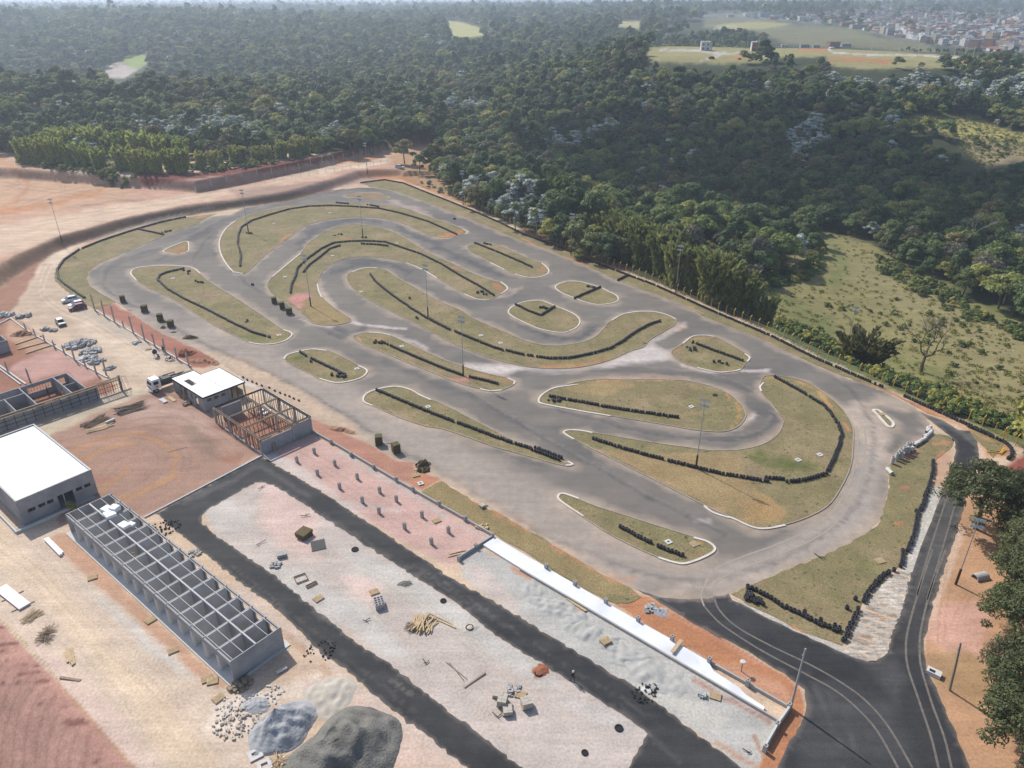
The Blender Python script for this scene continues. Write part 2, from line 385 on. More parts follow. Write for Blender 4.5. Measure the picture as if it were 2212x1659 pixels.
# dark cut bank and brown bank
zp(CUTRED, 1, px('T1', 910, 1170, 1320, 1200, 1800, 1125, 2212, 1080, 2212, 1130, 1800, 1190, 1350, 1240, 1000, 1300), 4, NEAR)
zp(CUTRED, 1, px('T2', -20, 1080, 480, 985, 660, 930, 760, 950, 740, 1000, 650, 1010, 480, 1035, -20, 1120), 4, NEAR)
zp((.33, .20, .15), .9, px('T1', 1050, 1270, 1350, 1235, 1800, 1195, 2212, 1130, 2212, 1165, 1700, 1275, 1360, 1330, 1150, 1310), 3, NEAR)
zp(BROWN, 1, px('L1', -200, 500, 0, 440, 200, 340, 480, 230, 800, 140, 1200, 65, 1600, 10, 1800, -20, 2300, -110, 2300, -30, 1800, 30, 1500, 75, 1200, 120, 960, 185, 700, 265, 440, 338, 190, 480, 0, 600, -200, 740), 4, NEAR)
zp((.30, .20, .155), .8, px('M1', -100, 60, 400, 20, 850, -30, 1050, -20, 900, 10, 700, 50, 400, 90, 0, 130), 5, NEAR)
zp(ORANGE, .8, px('M1', 800, -30, 960, -70, 1150, -30, 1300, 40, 1500, 130, 1450, 140, 1250, 50, 1050, -5), 5, NEAR)
zp(REDB, .9, px('L1', -200, 740, 0, 600, 200, 470, 330, 400, 300, 450, 230, 530, 190, 620, 100, 740, 60, 800, -200, 860), 6, NEAR)
zp(TANL, .95, px('L1', 1480, 45, 1100, 125, 900, 185, 640, 275, 520, 330, 420, 410, 370, 480, 360, 560, 250, 560, 240, 500, 330, 400, 480, 320, 700, 262, 960, 182, 1300, 85), 4, NEAR)
# pit yard, posts, lots
zp((.44, .335, .245), 1, px('L1', 100, 740, 190, 640, 240, 540, 330, 420, 380, 470, 400, 590, 500, 660, 640, 760, 1310, 1150, 1250, 1200, 950, 1310, 860, 1270, 760, 1180, 600, 1090, 480, 940, 330, 870, 150, 820), 8)
zp(TANL, .7, px('L1', 450, 780, 640, 850, 900, 1020, 1200, 1150, 1000, 1240, 800, 1120, 560, 900), 16)
zp(GREY, .35, px('L1', 480, 640, 640, 780, 1200, 1090, 1280, 1150, 1100, 1090, 800, 930, 560, 790, 430, 680), 8)
zl((.36, .30, .25), .55, px('L1', 150, 770, 260, 800, 360, 860), 3)
zp((.31, .135, .095), 1, px('L1', 650, 740, 700, 715, 790, 720, 900, 780, 1100, 895, 1290, 1000, 1480, 1070, 1560, 1110, 1400, 1165, 1310, 1145), 5)
zp((.25, .10, .065), .85, px('L1', 1230, 1040, 1290, 1030, 1420, 1070, 1540, 1105, 1420, 1150, 1330, 1150, 1280, 1090), 5)
zp(REDB, 1, px('L1', -200, 780, 60, 790, 150, 850, 300, 970, 480, 1100, 690, 1230, 800, 1290, 760, 1340, -200, 1560), 6)
zp((.44, .28, .19), .8, px('L1', 60, 800, 200, 900, 330, 990, 420, 1050, 200, 1040, 60, 960, 30, 860), 8)
zp((.42, .25, .21), .95, px('L1', 80, 1140, 200, 1080, 380, 1020, 500, 1110, 690, 1220, 560, 1270, 460, 1190, 230, 1250, 60, 1190), 7)
zp((.45, .37, .27), 1, px('L2', 60, 820, 330, 690, 680, 545, 950, 470, 1050, 480, 1040, 520, 760, 620, 350, 795, 240, 880), 4)
zp((.315, .195, .145), 1, px('L2', 250, 880, 350, 790, 560, 700, 780, 600, 1060, 500, 1180, 480, 1440, 620, 1820, 930, 1400, 1170, 1010, 1365, 900, 1400, 640, 1400, 400, 1420), 7)
zp((.40, .275, .225), .8, px('L2', 800, 640, 1050, 560, 1300, 600, 1450, 700, 1600, 850, 1450, 800, 1200, 700, 950, 700), 14)
for q in ((500, 900, 700, 820, 950, 795, 1150, 860, 1230, 960, 1180, 1080, 1000, 1180, 850, 1240), (560, 960, 740, 890, 930, 860), (700, 1190, 800, 1080, 870, 1020), (870, 1270, 1050, 1180, 1240, 1060)):
    zl((.37, .205, .105), .8, px('L2', *q), 9)
zp((.20, .14, .105), .7, px('L2', 1270, 740, 1340, 725, 1420, 790, 1480, 880, 1500, 980, 1400, 940, 1300, 850), 10)
zp((.33, .16, .11), .6, px('L2', 640, 1090, 760, 1070, 780, 1110, 680, 1130), 5)
zp(REDB, .7, px('L2', 1480, 940, 1690, 930, 1640, 1000, 1540, 1000), 5)
zp((.29, .145, .10), 1, px('N2', 790, 850, 1360, 1190, 1935, 930, 1340, 640), 6)
# strip behind the frame building, path by its back, soil along the track
zp(GREYL, .9, px('C2', -20, -40, 60, 20, 480, 240, 500, 280, 640, 330, 830, 410, 700, 390, 480, 290, 300, 170, 0, 20), 4)
zp((.36, .185, .13), 1, px('C2', 490, 270, 640, 320, 840, 415, 1090, 550, 1200, 570, 1200, 620, 1390, 690, 1260, 765, 1090, 690, 920, 590, 630, 440, 500, 360), 4)
zp((.42, .19, .10), .8, px('C2', 1190, 640, 1390, 695, 1260, 760, 1180, 720), 5)
# road and lots lower left
zp((.54, .425, .33), 1, px('L3', -300, -300, 0, -180, 170, 30, 490, 0, 560, 130, 1000, 640, 1600, 1110, 1900, 1150, 2000, 1300, 2100, 1400, 2000, 1900, 900, 1900, 940, 1659, 500, 1180, 0, 650, -300, 200), 8)
zp((.58, .445, .31), .8, px('L3', -300, -60, 0, 0, 330, 330, 700, 720, 1100, 1150, 1400, 1500, 1600, 1800, 1300, 1800, 900, 1240, 500, 760, 250, 480, 0, 250, -300, -60), 22)
zp(GREYL, .85, px('L3', 560, 370, 640, 420, 900, 640, 1200, 900, 1330, 1040, 1250, 1020, 1000, 830, 760, 600), 14)
zp((.45, .27, .18), .95, px('L3', 480, 20, 640, 180, 980, 560, 1270, 830, 1600, 1100, 1500, 1110, 1330, 1000, 1200, 860, 1000, 700, 800, 500, 640, 360, 440, 200, 330, 60), 7)
zp(PINKL, .8, px('L3', 150, 700, 400, 900, 600, 1100, 900, 1400, 1100, 1659, 950, 1659, 700, 1420, 500, 1170, 300, 940), 9)
zp(REDB, .35, px('L3', 1900, 680, 1990, 690, 2110, 850, 2090, 880, 1990, 790), 6)
zp((.63, .53, .44), .8, px('L3', 1500, 1180, 1900, 1130, 2212, 1000, 2212, 1200, 1900, 1180, 1700, 1400, 1400, 1420), 10)
zp(PINKL, .8, px('C3', 400, 1040, 700, 1060, 900, 1160, 1300, 1400, 1560, 1659, 1100, 1659, 1050, 1450, 800, 1300, 500, 1220), 8)
zp((.45, .29, .18), .6, px('C3', 560, 870, 640, 950, 720, 1040, 560, 1010, 545, 930), 6)
zl(REDB, .55, px('C3', 290, 690, 400, 760, 460, 870), 6)
zp((.50, .40, .335), .9, px('C3', -20, 350, 300, 620, 560, 880, 800, 1050, 1250, 1420, 1560, 1659, 1450, 1640, 1100, 1360, 750, 1090, 480, 840, 200, 620, -20, 450), 6)
zp((.42, .235, .185), 1, px('L3', -700, -160, 0, 640, 500, 1170, 945, 1659, 1500, 2400, -700, 2400), 3)
zp((.43, .255, .205), .7, px('L3', -100, 900, 300, 1100, 600, 1450, 800, 1700, 300, 1800, -100, 1500), 16)
for x, y, l in ((30, 690, 120), (60, 775, 130), (110, 800, 150), (90, 850, 260), (200, 900, 160), (210, 930, 140), (250, 960, 120), (260, 1000, 150), (330, 1060, 340), (390, 1130, 130), (420, 1150, 120), (430, 1200, 170), (480, 1230, 180), (560, 1330, 150), (600, 1350, 150), (650, 1410, 120), (700, 1480, 130), (740, 1510, 180), (760, 1560, 150), (800, 1610, 200), (820, 1640, 160)):
    zl((.16, .07, .055), .85, px('L3', x + 15, y - 6, x - l * .4, y + 4, x - l, y + 14), 2.2)
for k in range(22): zl((.27, .13, .095), .38, px('L3', -60, 940 + k * 34, 120 + k * 28, 950 + k * 34.5, 260 + k * 28, 965 + k * 35), 2.6)
zl((.34, .25, .09), .8, px('L3', 0, 625, 120, 740, 330, 960, 500, 1170, 700, 1420, 950, 1680), 3.0)
# the parking ground
zp((.45, .385, .342), 1, px('F', 430, 1090, 560, 1036, 620, 1060, 731, 1135, 800, 1180, 893, 1240, 1050, 1350, 1210, 1450, 1323, 1528, 1402, 1582, 1392, 1600, 1350, 1700, 1150, 1700, 987, 1552, 837, 1433, 693, 1328, 581, 1236, 469, 1162), 4)
zp((.46, .435, .395), .85, px('C3', 700, 130, 900, 170, 1200, 350, 1500, 540, 1700, 700, 2100, 980, 2212, 1100, 2000, 1050, 1700, 860, 1400, 640, 1100, 460, 850, 330), 16)
zp((.47, .445, .405), .8, px('C3', 150, 260, 500, 300, 700, 480, 1000, 620, 1200, 900, 1000, 880, 700, 640, 400, 440), 16)
zp((.47, .445, .41), .6, px('L2', 1420, 1330, 1600, 1250, 1750, 1330, 1700, 1450, 1520, 1440), 14)
zp((.56, .40, .345), .75, px('L2', 1780, 1120, 2000, 1200, 2212, 1350, 2212, 1659, 1950, 1600, 1800, 1400), 16)
zp((.57, .42, .37), .8, px('C3', 700, 330, 850, 340, 1000, 440, 900, 520, 780, 460), 9)
zp((.46, .43, .40), .7, px('C4', 200, 1150, 600, 1250, 860, 1420, 700, 1400, 500, 1350), 12)
for q in ((2020, 980, 2130, 960), (2040, 1030, 2100, 1020)): zl((.38, .14, .07), .9, px('C3', *q), 6)
zl((.34, .32, .31), .6, px('C3', 1110, 390, 1240, 400), 10)
# pink lot with stubs, grey crushed stone
zp((.475, .315, .27), 1, px('C2', 140, 520, 500, 385, 640, 460, 1090, 700, 1560, 970, 1740, 1085, 1510, 1245, 1430, 1280, 1100, 1100, 800, 915, 330, 620), 5)
zp(GREYL, .65, px('C2', 150, 520, 260, 500, 420, 600, 600, 740, 760, 860, 860, 950, 760, 890, 500, 720, 300, 610), 9)
zl(GREY, .8, px('C2', 700, 500, 900, 620, 1100, 740, 1300, 860, 1440, 940), 7)
zl(GREY, .55, px('C2', 1500, 1000, 1720, 1080), 6)
zl((.44, .41, .38), .5, px('C2', 700, 840, 900, 870, 1080, 900), 9)
zp(GREY, 1, px('C4', -420, 200, -260, 140, 0, 290, 600, 620, 1200, 1000, 1500, 1165, 1780, 1330, 1700, 1530, 1640, 1659, 1530, 1659, 1200, 1400, 800, 1110, 300, 810, 0, 610, -250, 450, -400, 330), 5)
zp((.50, .40, .35), .7, px('C4', -420, 250, -280, 260, -100, 420, 0, 500, 0, 600, -250, 450), 10)
zl(ORANGE, .8, px('C4', -60, 290, 60, 360, 140, 410), 9)
zl(ORANGE, .5, px('C4', 260, 520, 420, 580), 6)
zp((.54, .51, .45), .7, px('C4', 820, 1080, 900, 1120, 1200, 1200, 1420, 1330, 1350, 1420, 1200, 1380, 1050, 1260), 14)
zl((.30, .10, .055), .7, px('C4', 1200, 1050, 1420, 1180, 1600, 1290, 1720, 1340), 9)
zl(ORANGE, .7, px('C4', 1350, 1490, 1500, 1580, 1640, 1640), 8)
zl((.30, .12, .06), .8, px('C4', 1610, 1440, 1680, 1560), 7)
zp((.385, .175, .088), 1, px('C4', 660, 530, 720, 510, 800, 465, 870, 460, 960, 500, 1060, 570, 1200, 655, 1400, 765, 1600, 885, 1850, 1035, 1940, 1120, 1975, 1220, 1960, 1300, 1900, 1450, 1760, 1700, 1640, 1700, 1700, 1530, 1860, 1240, 1305, 920, 800, 630), 4)
zp((.48, .27, .18), .7, px('C4', 1330, 950, 1500, 940, 1800, 1080, 1880, 1180, 1850, 1220, 1600, 1090), 10)
zl((.47, .25, .16), .6, px('C4', 1000, 560, 1300, 740, 1700, 960), 8)
zl(GREYL, .5, px('C4', 860, 560, 920, 540, 1020, 590), 7)
# right-hand bank and slopes
zp((.42, .245, .14), 1, px('C5', 1750, -300, 1760, 0, 1620, 450, 1570, 580, 1520, 850, 1530, 950, 1600, 1100, 1840, 1700, 3000, 1700, 3000, -600), 5)
zp((.53, .31, .245), .8, px('C5', 1600, 560, 1850, 500, 2000, 600, 1900, 860, 1700, 880, 1560, 760), 14)
zp((.56, .42, .33), .7, px('C5', 1740, 0, 1800, 30, 1680, 420, 1600, 640, 1570, 700, 1600, 500, 1690, 230), 8)
zp((.30, .20, .10), .7, px('C5', 1540, 880, 1800, 820, 2000, 1000, 1900, 1250, 1750, 1120, 1600, 1080), 14)
zp((.24, .075, .06), 1, px('R2', 2060, 480, 2212, 380, 2500, 400, 2500, 900, 2212, 760, 2000, 600), 7)
zp((.42, .23, .13), 1, px('R2', 1500, 60, 1700, 140, 1900, 230, 2100, 290, 2130, 400, 1950, 400, 1890, 290, 1750, 180, 1600, 130), 7)
zp((.45, .28, .19), .9, px('R2', 1580, 400, 1700, 350, 1720, 480, 1640, 640, 1560, 560), 8)
# outside the fence
zp((.36, .22, .12), .9, px('T2', 470, 1090, 760, 1010, 800, 1090, 850, 1250, 1000, 1340, 1050, 1420, 1000, 1430, 800, 1330, 600, 1220), 5, NEAR)
zp((.33, .15, .08), .7, px('M2', 300, 190, 700, 350, 1050, 480, 1000, 500, 700, 400, 300, 250), 5, NEAR)
zp(STRAW, 1, px('R1', 380, 560, 650, 350, 790, 200, 880, 220, 1150, 300, 1400, 450, 1700, 590, 1800, 680, 2212, 820, 2500, 930, 2500, 1850, 2212, 1700, 1700, 1480, 1300, 1290, 900, 1080, 470, 860), 8, (100, 420))
zp((.235, .20, .10), .7, px('R1', 900, 380, 1300, 500, 1700, 700, 2200, 950, 2300, 1400, 1800, 1300, 1700, 1000, 1200, 700), 30, NEAR)
for q in ((460, 660, 700, 760, 860, 850), (1200, 1080, 1500, 1150, 1700, 1250), (830, 260, 960, 400, 900, 560), (1500, 560, 1720, 640, 1900, 800), (2000, 760, 2212, 850), (620, 800, 900, 930)):
    zl(GREENG, .75, px('R1', *q), 26, NEAR)
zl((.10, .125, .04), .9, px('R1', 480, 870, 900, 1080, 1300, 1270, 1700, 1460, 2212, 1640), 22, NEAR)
# far clearings
zp(LIME, 1, px('T3', 1320, 830, 1420, 800, 1560, 790, 1760, 810, 1900, 815, 2050, 880, 2300, 930, 2300, 1100, 2100, 1090, 1960, 1170, 1850, 1060, 1760, 960, 1600, 890, 1400, 910), 6, (350, 560))
zp((.28, .21, .14), .7, px('T3', 1800, 950, 2200, 1000, 2212, 1100, 1960, 1160, 1850, 1060), 8, (350, 560))
FIELD = px('T3', -420, 330, -180, 300, 0, 320, 350, 330, 850, 320, 1050, 325, 1400, 360, 1700, 385, 2050, 410, 2500, 450, 2500, 520, 2070, 470, 1400, 470, 1100, 480, 860, 450, 840, 390, 500, 400, 300, 440, 0, 440, -420, 430)
zp((.27, .245, .105), 1, FIELD, 4, (480, 760))
zl((.42, .16, .07), .9, px('T3', 870, 420, 1000, 410, 1300, 425), 8, (480, 760))
zl((.42, .17, .08), .9, px('T3', 640, 340, 860, 355), 5, (480, 760))
zl((.42, .17, .08), .9, px('T3', 150, 400, 340, 385), 5, (480, 760))
zl((.42, .17, .08), .9, px('T3', 1740, 415, 1960, 430), 4, (480, 760))
zl((.44, .40, .36), 1, px('T3', -300, 345, -60, 350, 130, 372, 250, 368), 4, (480, 800))
zl((.44, .40, .36), 1, px('T3', 150, 365, 60, 395, -20, 420), 4, (480, 800))
zl((.48, .44, .40), 1, px('T3', 850, 335, 900, 365, 1100, 378, 1500, 382, 1900, 408, 2000, 430, 2080, 465), 3.2, (480, 800))
zp((.34, .29, .10), 1, px('T1', -300, 640, 0, 690, 180, 640, 300, 610, 330, 640, 120, 740, 0, 790, -300, 860), 6, (380, 640))
zp((.42, .36, .31), 1, px('T1', 720, 480, 800, 430, 940, 380, 1020, 370, 1030, 420, 960, 480, 860, 540, 740, 540), 2, (640, 1300))
zp((.22, .28, .07), 1, px('T1', 800, 420, 860, 390, 1030, 375, 1020, 430, 960, 475, 900, 470), 2, (640, 1300))
zl((.24, .15, .12), .9, px('T1', 790, 450, 880, 440), 5, (640, 1300))
zp((.36, .34, .12), 1, px('T2', 860, 140, 960, 150, 1100, 190, 1210, 240, 1000, 260, 900, 250), 2, (850, 2600))
zp((.34, .32, .14), 1, px('T2', 2040, 150, 2212, 140, 2212, 200, 2060, 190), 2, (850, 2600))
zl((.30, .12, .09), 1, px('T2', 1780, 180, 1960, 185), 5, (850, 2600))
zp((.16, .15, .07), 1, px('T3', 0, 130, 300, 110, 600, 170, 1000, 190, 1200, 260, 1500, 290, 1700, 380, 1000, 320, 800, 330, 560, 300, 300, 190, 0, 200), 5, (700, 1600))
zp((.30, .28, .10), 1, px('T3', 60, 180, 200, 160, 430, 150, 600, 165, 400, 200, 150, 215), 3, (700, 1600))
zl((.40, .36, .30), 1, px('T3', 60, 205, 190, 175, 270, 200), 1.6, (700, 1600))
TOWN = px('T3', -300, 100, 0, 92, 300, 80, 600, 100, 800, 105, 1100, 60, 1300, 45, 1500, 70, 1800, 65, 2212, 70, 2800, 70, 2800, 430, 2150, 400, 1800, 330, 1400, 280, 1150, 230, 950, 160, 760, 170, 500, 140, 200, 125, 0, 130, -300, 130)
zp((.15, .15, .125), 1, TOWN, 5, (800, 2700))
def rut(col, amt, gap, w, reg, *v):
    ln = smooth(px(reg, *v), 4, False)
    for k in (-1, 1):
        off = []
        for i, p in enumerate(ln):
            a = ln[max(i - 1, 0)]; b = ln[min(i + 1, len(ln) - 1)]; dx, dy = b[0] - a[0], b[1] - a[1]; L_ = math.hypot(dx, dy) + 1e-6
            off.append((p[0] - dy / L_ * gap * k, p[1] + dx / L_ * gap * k))
        Z.append(('line', col, amt, off, w))
D1, D2, D3 = (.24, .145, .10), (.40, .30, .215), (.64, .53, .42)
for a in ((D1, .5, 8, 3, 'L2', 420, 870, 700, 800, 1000, 770, 1220, 850, 1300, 980, 1220, 1120, 1000, 1230), (D1, .45, 8, 3, 'L2', 560, 1000, 760, 880, 1000, 850, 1120, 950, 1060, 1090, 850, 1220), (D1, .4, 8, 3, 'L2', 640, 1180, 760, 1020, 940, 950, 1030, 1020), (D1, .5, 8, 3, 'L2', 900, 720, 1200, 700, 1480, 800, 1640, 950), (D1, .4, 8, 3, 'L2', 1000, 620, 1250, 640, 1400, 760),
          (D2, .6, 10, 3.4, 'L3', -100, 60, 200, 260, 500, 560, 850, 900, 1200, 1250, 1500, 1600), (D3, .6, 11, 4, 'L3', -100, 160, 150, 330, 420, 600, 760, 960, 1100, 1330, 1350, 1659), (D2, .5, 10, 3, 'L3', 100, -20, 330, 200, 620, 480, 1000, 860, 1300, 1180), (D2, .5, 9, 3, 'L3', 300, 620, 560, 900, 820, 1200, 1000, 1500), (D3, .5, 9, 4, 'L3', 0, 90, 380, 460, 700, 760, 1100, 1120),
          (D2, .55, 5, 2.4, 'L1', 170, 760, 290, 800, 430, 870, 600, 980, 800, 1120, 1000, 1230), (D2, .5, 5, 2.4, 'L1', 300, 480, 280, 600, 330, 720, 460, 800, 700, 900, 1000, 1080), (D3, .5, 5, 2.5, 'L1', 360, 430, 300, 540, 300, 660, 420, 760, 620, 840, 900, 1010, 1150, 1160), (D2, .5, 4, 2.2, 'L1', 120, 770, 260, 830, 380, 930),
          (D1, .4, 4, 2.2, 'T1', -60, 1330, 120, 1270, 170, 1180, 60, 1090), (D1, .4, 4, 2.2, 'T1', -60, 1250, 200, 1300, 500, 1330, 800, 1360), (D2, .5, 4, 2.2, 'T1', -60, 1600, 300, 1540, 800, 1450, 1300, 1370, 1800, 1280, 2200, 1190), (D1, .35, 4, 2, 'T1', 100, 1440, 420, 1340, 700, 1290), (D1, .35, 4, 2, 'T1', 150, 1130, 260, 1220, 420, 1260, 430, 1320),
          (D2, .45, 7, 3, 'C3', 300, 180, 700, 420, 1100, 760, 1500, 1120, 1900, 1500), (D2, .4, 7, 3, 'C3', 560, 200, 900, 300, 1300, 560, 1700, 900, 2100, 1200), ((.40, .385, .36), .5, 7, 4, 'C3', 400, 260, 800, 560, 1200, 900, 1600, 1280), ((.36, .22, .175), .5, 6, 3, 'C2', 420, 480, 700, 640, 1000, 820, 1300, 1000), ((.36, .22, .175), .4, 6, 3, 'C2', 500, 600, 800, 800, 1150, 1040),
          ((.33, .14, .07), .6, 6, 3, 'C4', 860, 520, 1100, 640, 1400, 800, 1700, 970), ((.33, .19, .11), .5, 7, 3, 'C5', 1700, 300, 1660, 560, 1640, 800), ((.33, .19, .11), .45, 7, 3, 'C5', 1760, 1150, 1850, 1350, 1990, 1600), ((.33, .19, .11), .45, 6, 3, 'C5', 1850, 420, 1780, 560, 1720, 700)):
    rut(*a)
for q in ((1600, 150, 1700, 165), (1100, 95, 1180, 110), (1900, 110, 2000, 125), (560, 130, 640, 150), (250, 95, 330, 100)): zl((.34, .32, .14), .9, px('T2', *q), 3.2, (900, 3000))
# ---- the sheet of land itself
def build_ground():
    ys = np.concatenate([np.arange(18, 42, 1.), np.arange(42, 140, .42), np.arange(140, 360, .75), 360 * (9500 / 360) ** np.linspace(0, 1, 240)])
    rs = np.concatenate([np.linspace(-1.0, -.62, 60)[:-1], np.linspace(-.62, .62, 540), np.linspace(.62, 1., 60)[1:]])
    rr, yy = np.meshgrid(rs, ys); X = (rr * (yy * .92 + 45)).ravel(); Y = yy.ravel()
    X = X + np.random.RandomState(1).uniform(-.05, .05, X.size); Zz = H(X, Y)
    me = bpy.data.meshes.new('ground'); nr, nc = rr.shape
    i = np.arange((nr - 1) * nc).reshape(nr - 1, nc)[:, :-1].ravel()
    f = np.stack([i, i + 1, i + nc + 1, i + nc], 1)
    me.vertices.add(X.size); me.vertices.foreach_set('co', np.stack([X, Y, Zz], 1).astype(np.float32).ravel())
    me.loops.add(f.size); me.loops.foreach_set('vertex_index', f.ravel().astype(np.int32))
    me.polygons.add(len(f)); me.polygons.foreach_set('loop_start', np.arange(0, f.size, 4).astype(np.int32))
    me.polygons.foreach_set('use_smooth', np.ones(len(f), bool)); me.update(calc_edges=True)
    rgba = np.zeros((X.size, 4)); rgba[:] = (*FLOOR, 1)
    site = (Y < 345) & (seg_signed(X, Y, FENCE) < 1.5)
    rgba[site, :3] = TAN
    apply_paint(X, Y, Zz, Z, rgba)
    set_soil(me, rgba)
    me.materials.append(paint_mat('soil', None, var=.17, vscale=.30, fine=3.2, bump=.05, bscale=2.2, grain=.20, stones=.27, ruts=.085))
    return tag(mesh_obj('ground', me), kind='structure')
build_ground()
# ================================================================== TRACK
ASPH = paint_mat('old_asphalt', [(.152, .136, .119), (.190, .169, .146), (.120, .111, .103)], rough=.85, bump=.006, bscale=14, var=.09, vscale=.12, fine=5, grain=.09, soft=True, ruts=.06)
FRESH = paint_mat('fresh_asphalt', [(.030, .030, .033), (.040, .040, .042), (.048, .047, .047)], rough=.8, bump=.012, bscale=10, var=.16, vscale=.3, fine=6, grain=.22, soft=True, ruts=.16, stones=.3)
LAWN = paint_mat('dry_lawn', [(.222, .180, .092), (.172, .152, .072), (.250, .190, .108)], bump=.07, bscale=2.2, var=.22, vscale=.32, fine=4.5, tuft=((.065, .085, .028), 1.1), grain=.36)
KERB = mat('kerb_concrete', (.31, .265, .215), (.38, .335, .28), 1.2, .9, c3=(.27, .19, .14), scale3=.25)
KERBW = mat('white_kerb_paint', (.56, .51, .45), (.64, .60, .54), 2.0, .8, c3=(.50, .40, .33), scale3=.5)
out_track = px('L1', 830, 715, 780, 690, 690, 640, 620, 590, 597, 545, 620, 490, 690, 440, 810, 385, 1110, 255, 1380, 155, 1450, 115, 1600, 100) + \
    px('M1', 70, 170, 250, 125, 420, 105, 570, 85, 725, 62, 830, 52, 960, 55, 1080, 80, 1300, 160, 1500, 240, 1730, 330, 1930, 420) + \
    px('M2', 470, 340, 760, 475, 980, 570, 1210, 655, 1480, 760) + px('R1', 0, 810, 200, 890, 400, 970, 560, 1040, 780, 1150, 960, 1220, 1090, 1265, 1240, 1320, 1400, 1400, 1520, 1480, 1560, 1560) + \
    px('R2', 1560, 190, 1530, 250, 1440, 310, 1330, 395, 1285, 430, 1270, 520, 1275, 600, 1255, 730, 1210, 840, 1150, 900, 1040, 970, 830, 1075, 620, 1150, 400, 1250, 185, 1335) + \
    px('C4', 1290, 488, 1130, 495, 960, 480, 810, 432) + px('C2', 2212, 1195, 2000, 1060, 1740, 900, 1560, 790, 1390, 690, 1300, 625, 1200, 570, 1090, 548, 960, 480, 830, 412, 640, 325, 500, 260, 300, 130) + \
    px('L1', 1690, 1240, 1500, 1110, 1300, 1000, 1130, 930, 1000, 850, 900, 775)
tz = []
def dz(col, amt, fe, *a): tz.append(('poly', col, amt, px(*a), fe))
def dl(col, amt, fe, *a): tz.append(('line', col, amt, px(*a), fe))
dz(DUST, .5, 26, 'F', 330, 670, 480, 700, 620, 760, 830, 860, 1100, 1010, 1300, 1100, 1500, 1220, 1650, 1200, 1800, 1110, 1900, 980, 1900, 1200, 1650, 1300, 1300, 1260, 1000, 1080, 700, 930, 450, 780)
dz((.50, .36, .25), .72, 12, 'F', 410, 745, 520, 770, 640, 830, 720, 890, 800, 950, 760, 960, 640, 890, 520, 830)
dz((.52, .37, .26), .6, 9, 'C2', 1200, 560, 1400, 650, 1700, 820, 2000, 990, 2300, 1180, 2300, 1240, 1900, 1010, 1500, 790, 1250, 640)
dz((.52, .30, .18), .7, 8, 'C4', 100, 60, 300, 200, 600, 340, 800, 410, 760, 440, 400, 280, 150, 130)
dl((.50, .27, .15), .6, 7, 'C4', 620, 330, 780, 350)
dz(DUST, .4, 20, 'L1', 640, 600, 800, 640, 1200, 900, 1400, 980, 1200, 980, 900, 780)
dz(DUSTW, .72, 7, 'M2', -100, 1120, 100, 1130, 350, 1160, 700, 1165, 880, 1120, 1000, 1050, 1080, 1010, 1200, 990, 1330, 1060, 1350, 1110, 1100, 1130, 800, 1165, 500, 1200, 100, 1180, -100, 1170)
dl(DUSTW, .8, 6, 'M2', 1400, 1140, 1600, 1185, 1800, 1185, 2000, 1180)
dl((.40, .28, .20), .6, 7, 'M2', 640, 1260, 900, 1235, 1200, 1215, 1450, 1240)
dl(DUSTW, .8, 8, 'M2', 1720, 1590, 1830, 1520, 1900, 1480)
dl((.42, .27, .18), .7, 6, 'M2', 1330, 830, 1420, 880, 1360, 900)
dl(DUSTW, .5, 10, 'M2', 1200, 960, 1330, 900, 1400, 860)
dl((.45, .36, .31), .7, 9, 'M1', 560, 760, 620, 870, 720, 950, 790, 980)
dl(DUSTW, .75, 4, 'M1', 750, 975, 900, 1010, 1150, 1030)
dl(DUSTW, .7, 4, 'M1', 420, 960, 540, 1010, 640, 1020)
dl(DUSTW, .5, 8, 'M1', 1040, 1080, 1200, 1110, 1300, 1160)
dz(DUSTW, .7, 5, 'M1', 1600, 1310, 1800, 1290, 2000, 1310, 1850, 1350, 1700, 1340)
dl((.42, .33, .29), .6, 10, 'M1', 1060, 140, 1250, 220, 1360, 290)
dl((.40, .31, .26), .5, 8, 'M1', 1700, 820, 1850, 790, 1950, 740)
dl((.52, .40, .30), .8, 12, 'R1', 950, 1450, 1050, 1560, 1120, 1700)
dl((.46, .36, .28), .6, 18, 'R1', 1040, 1420, 1200, 1380, 1400, 1440)
dz((.45, .365, .30), .75, 14, 'R2', 960, 50, 1100, 20, 1200, 120, 1300, 260, 1260, 420, 1150, 500, 1050, 300)
dz((.35, .305, .27), .6, 18, 'R2', 1050, 250, 1250, 420, 1240, 700, 1100, 900, 700, 1080, 300, 1250, 0, 1250, 400, 1030, 800, 850, 1000, 600)
dl(DUSTW, .5, 8, 'R2', -50, 830, 40, 830)
dl(DUST, .5, 16, 'C4', 1000, 440, 1400, 380, 1700, 280)
for q in (('L1', 1100, 420, 1260, 300, 1450, 200), ('L1', 1330, 420, 1380, 340, 1450, 250)): dl((.06, .06, .062), .5, 6, *q)
for q in (('M1', 400, 480, 560, 320, 760, 270, 950, 280), ('M1', 640, 640, 780, 570, 1000, 570, 1150, 620), ('M2', 300, 880, 500, 960, 700, 950, 800, 880), ('M1', 1100, 330, 1400, 480, 1800, 660), ('M1', 640, 1030, 760, 1080, 850, 1020)):
    dl((.075, .077, .083), .75, 14, *q)
dl((.08, .08, .082), .5, 16, 'M1', 1000, 1260, 1300, 1380, 1600, 1500)
dl((.08, .08, .082), .4, 16, 'C2', 1540, 400, 1800, 480, 2050, 560)
dl((.10, .10, .10), .5, 14, 'M2', 0, 1420, 300, 1560, 600, 1600)
dl((.085, .085, .087), .5, 10, 'R2', 0, 260, 200, 290, 380, 230)
TRACK_LATER = True
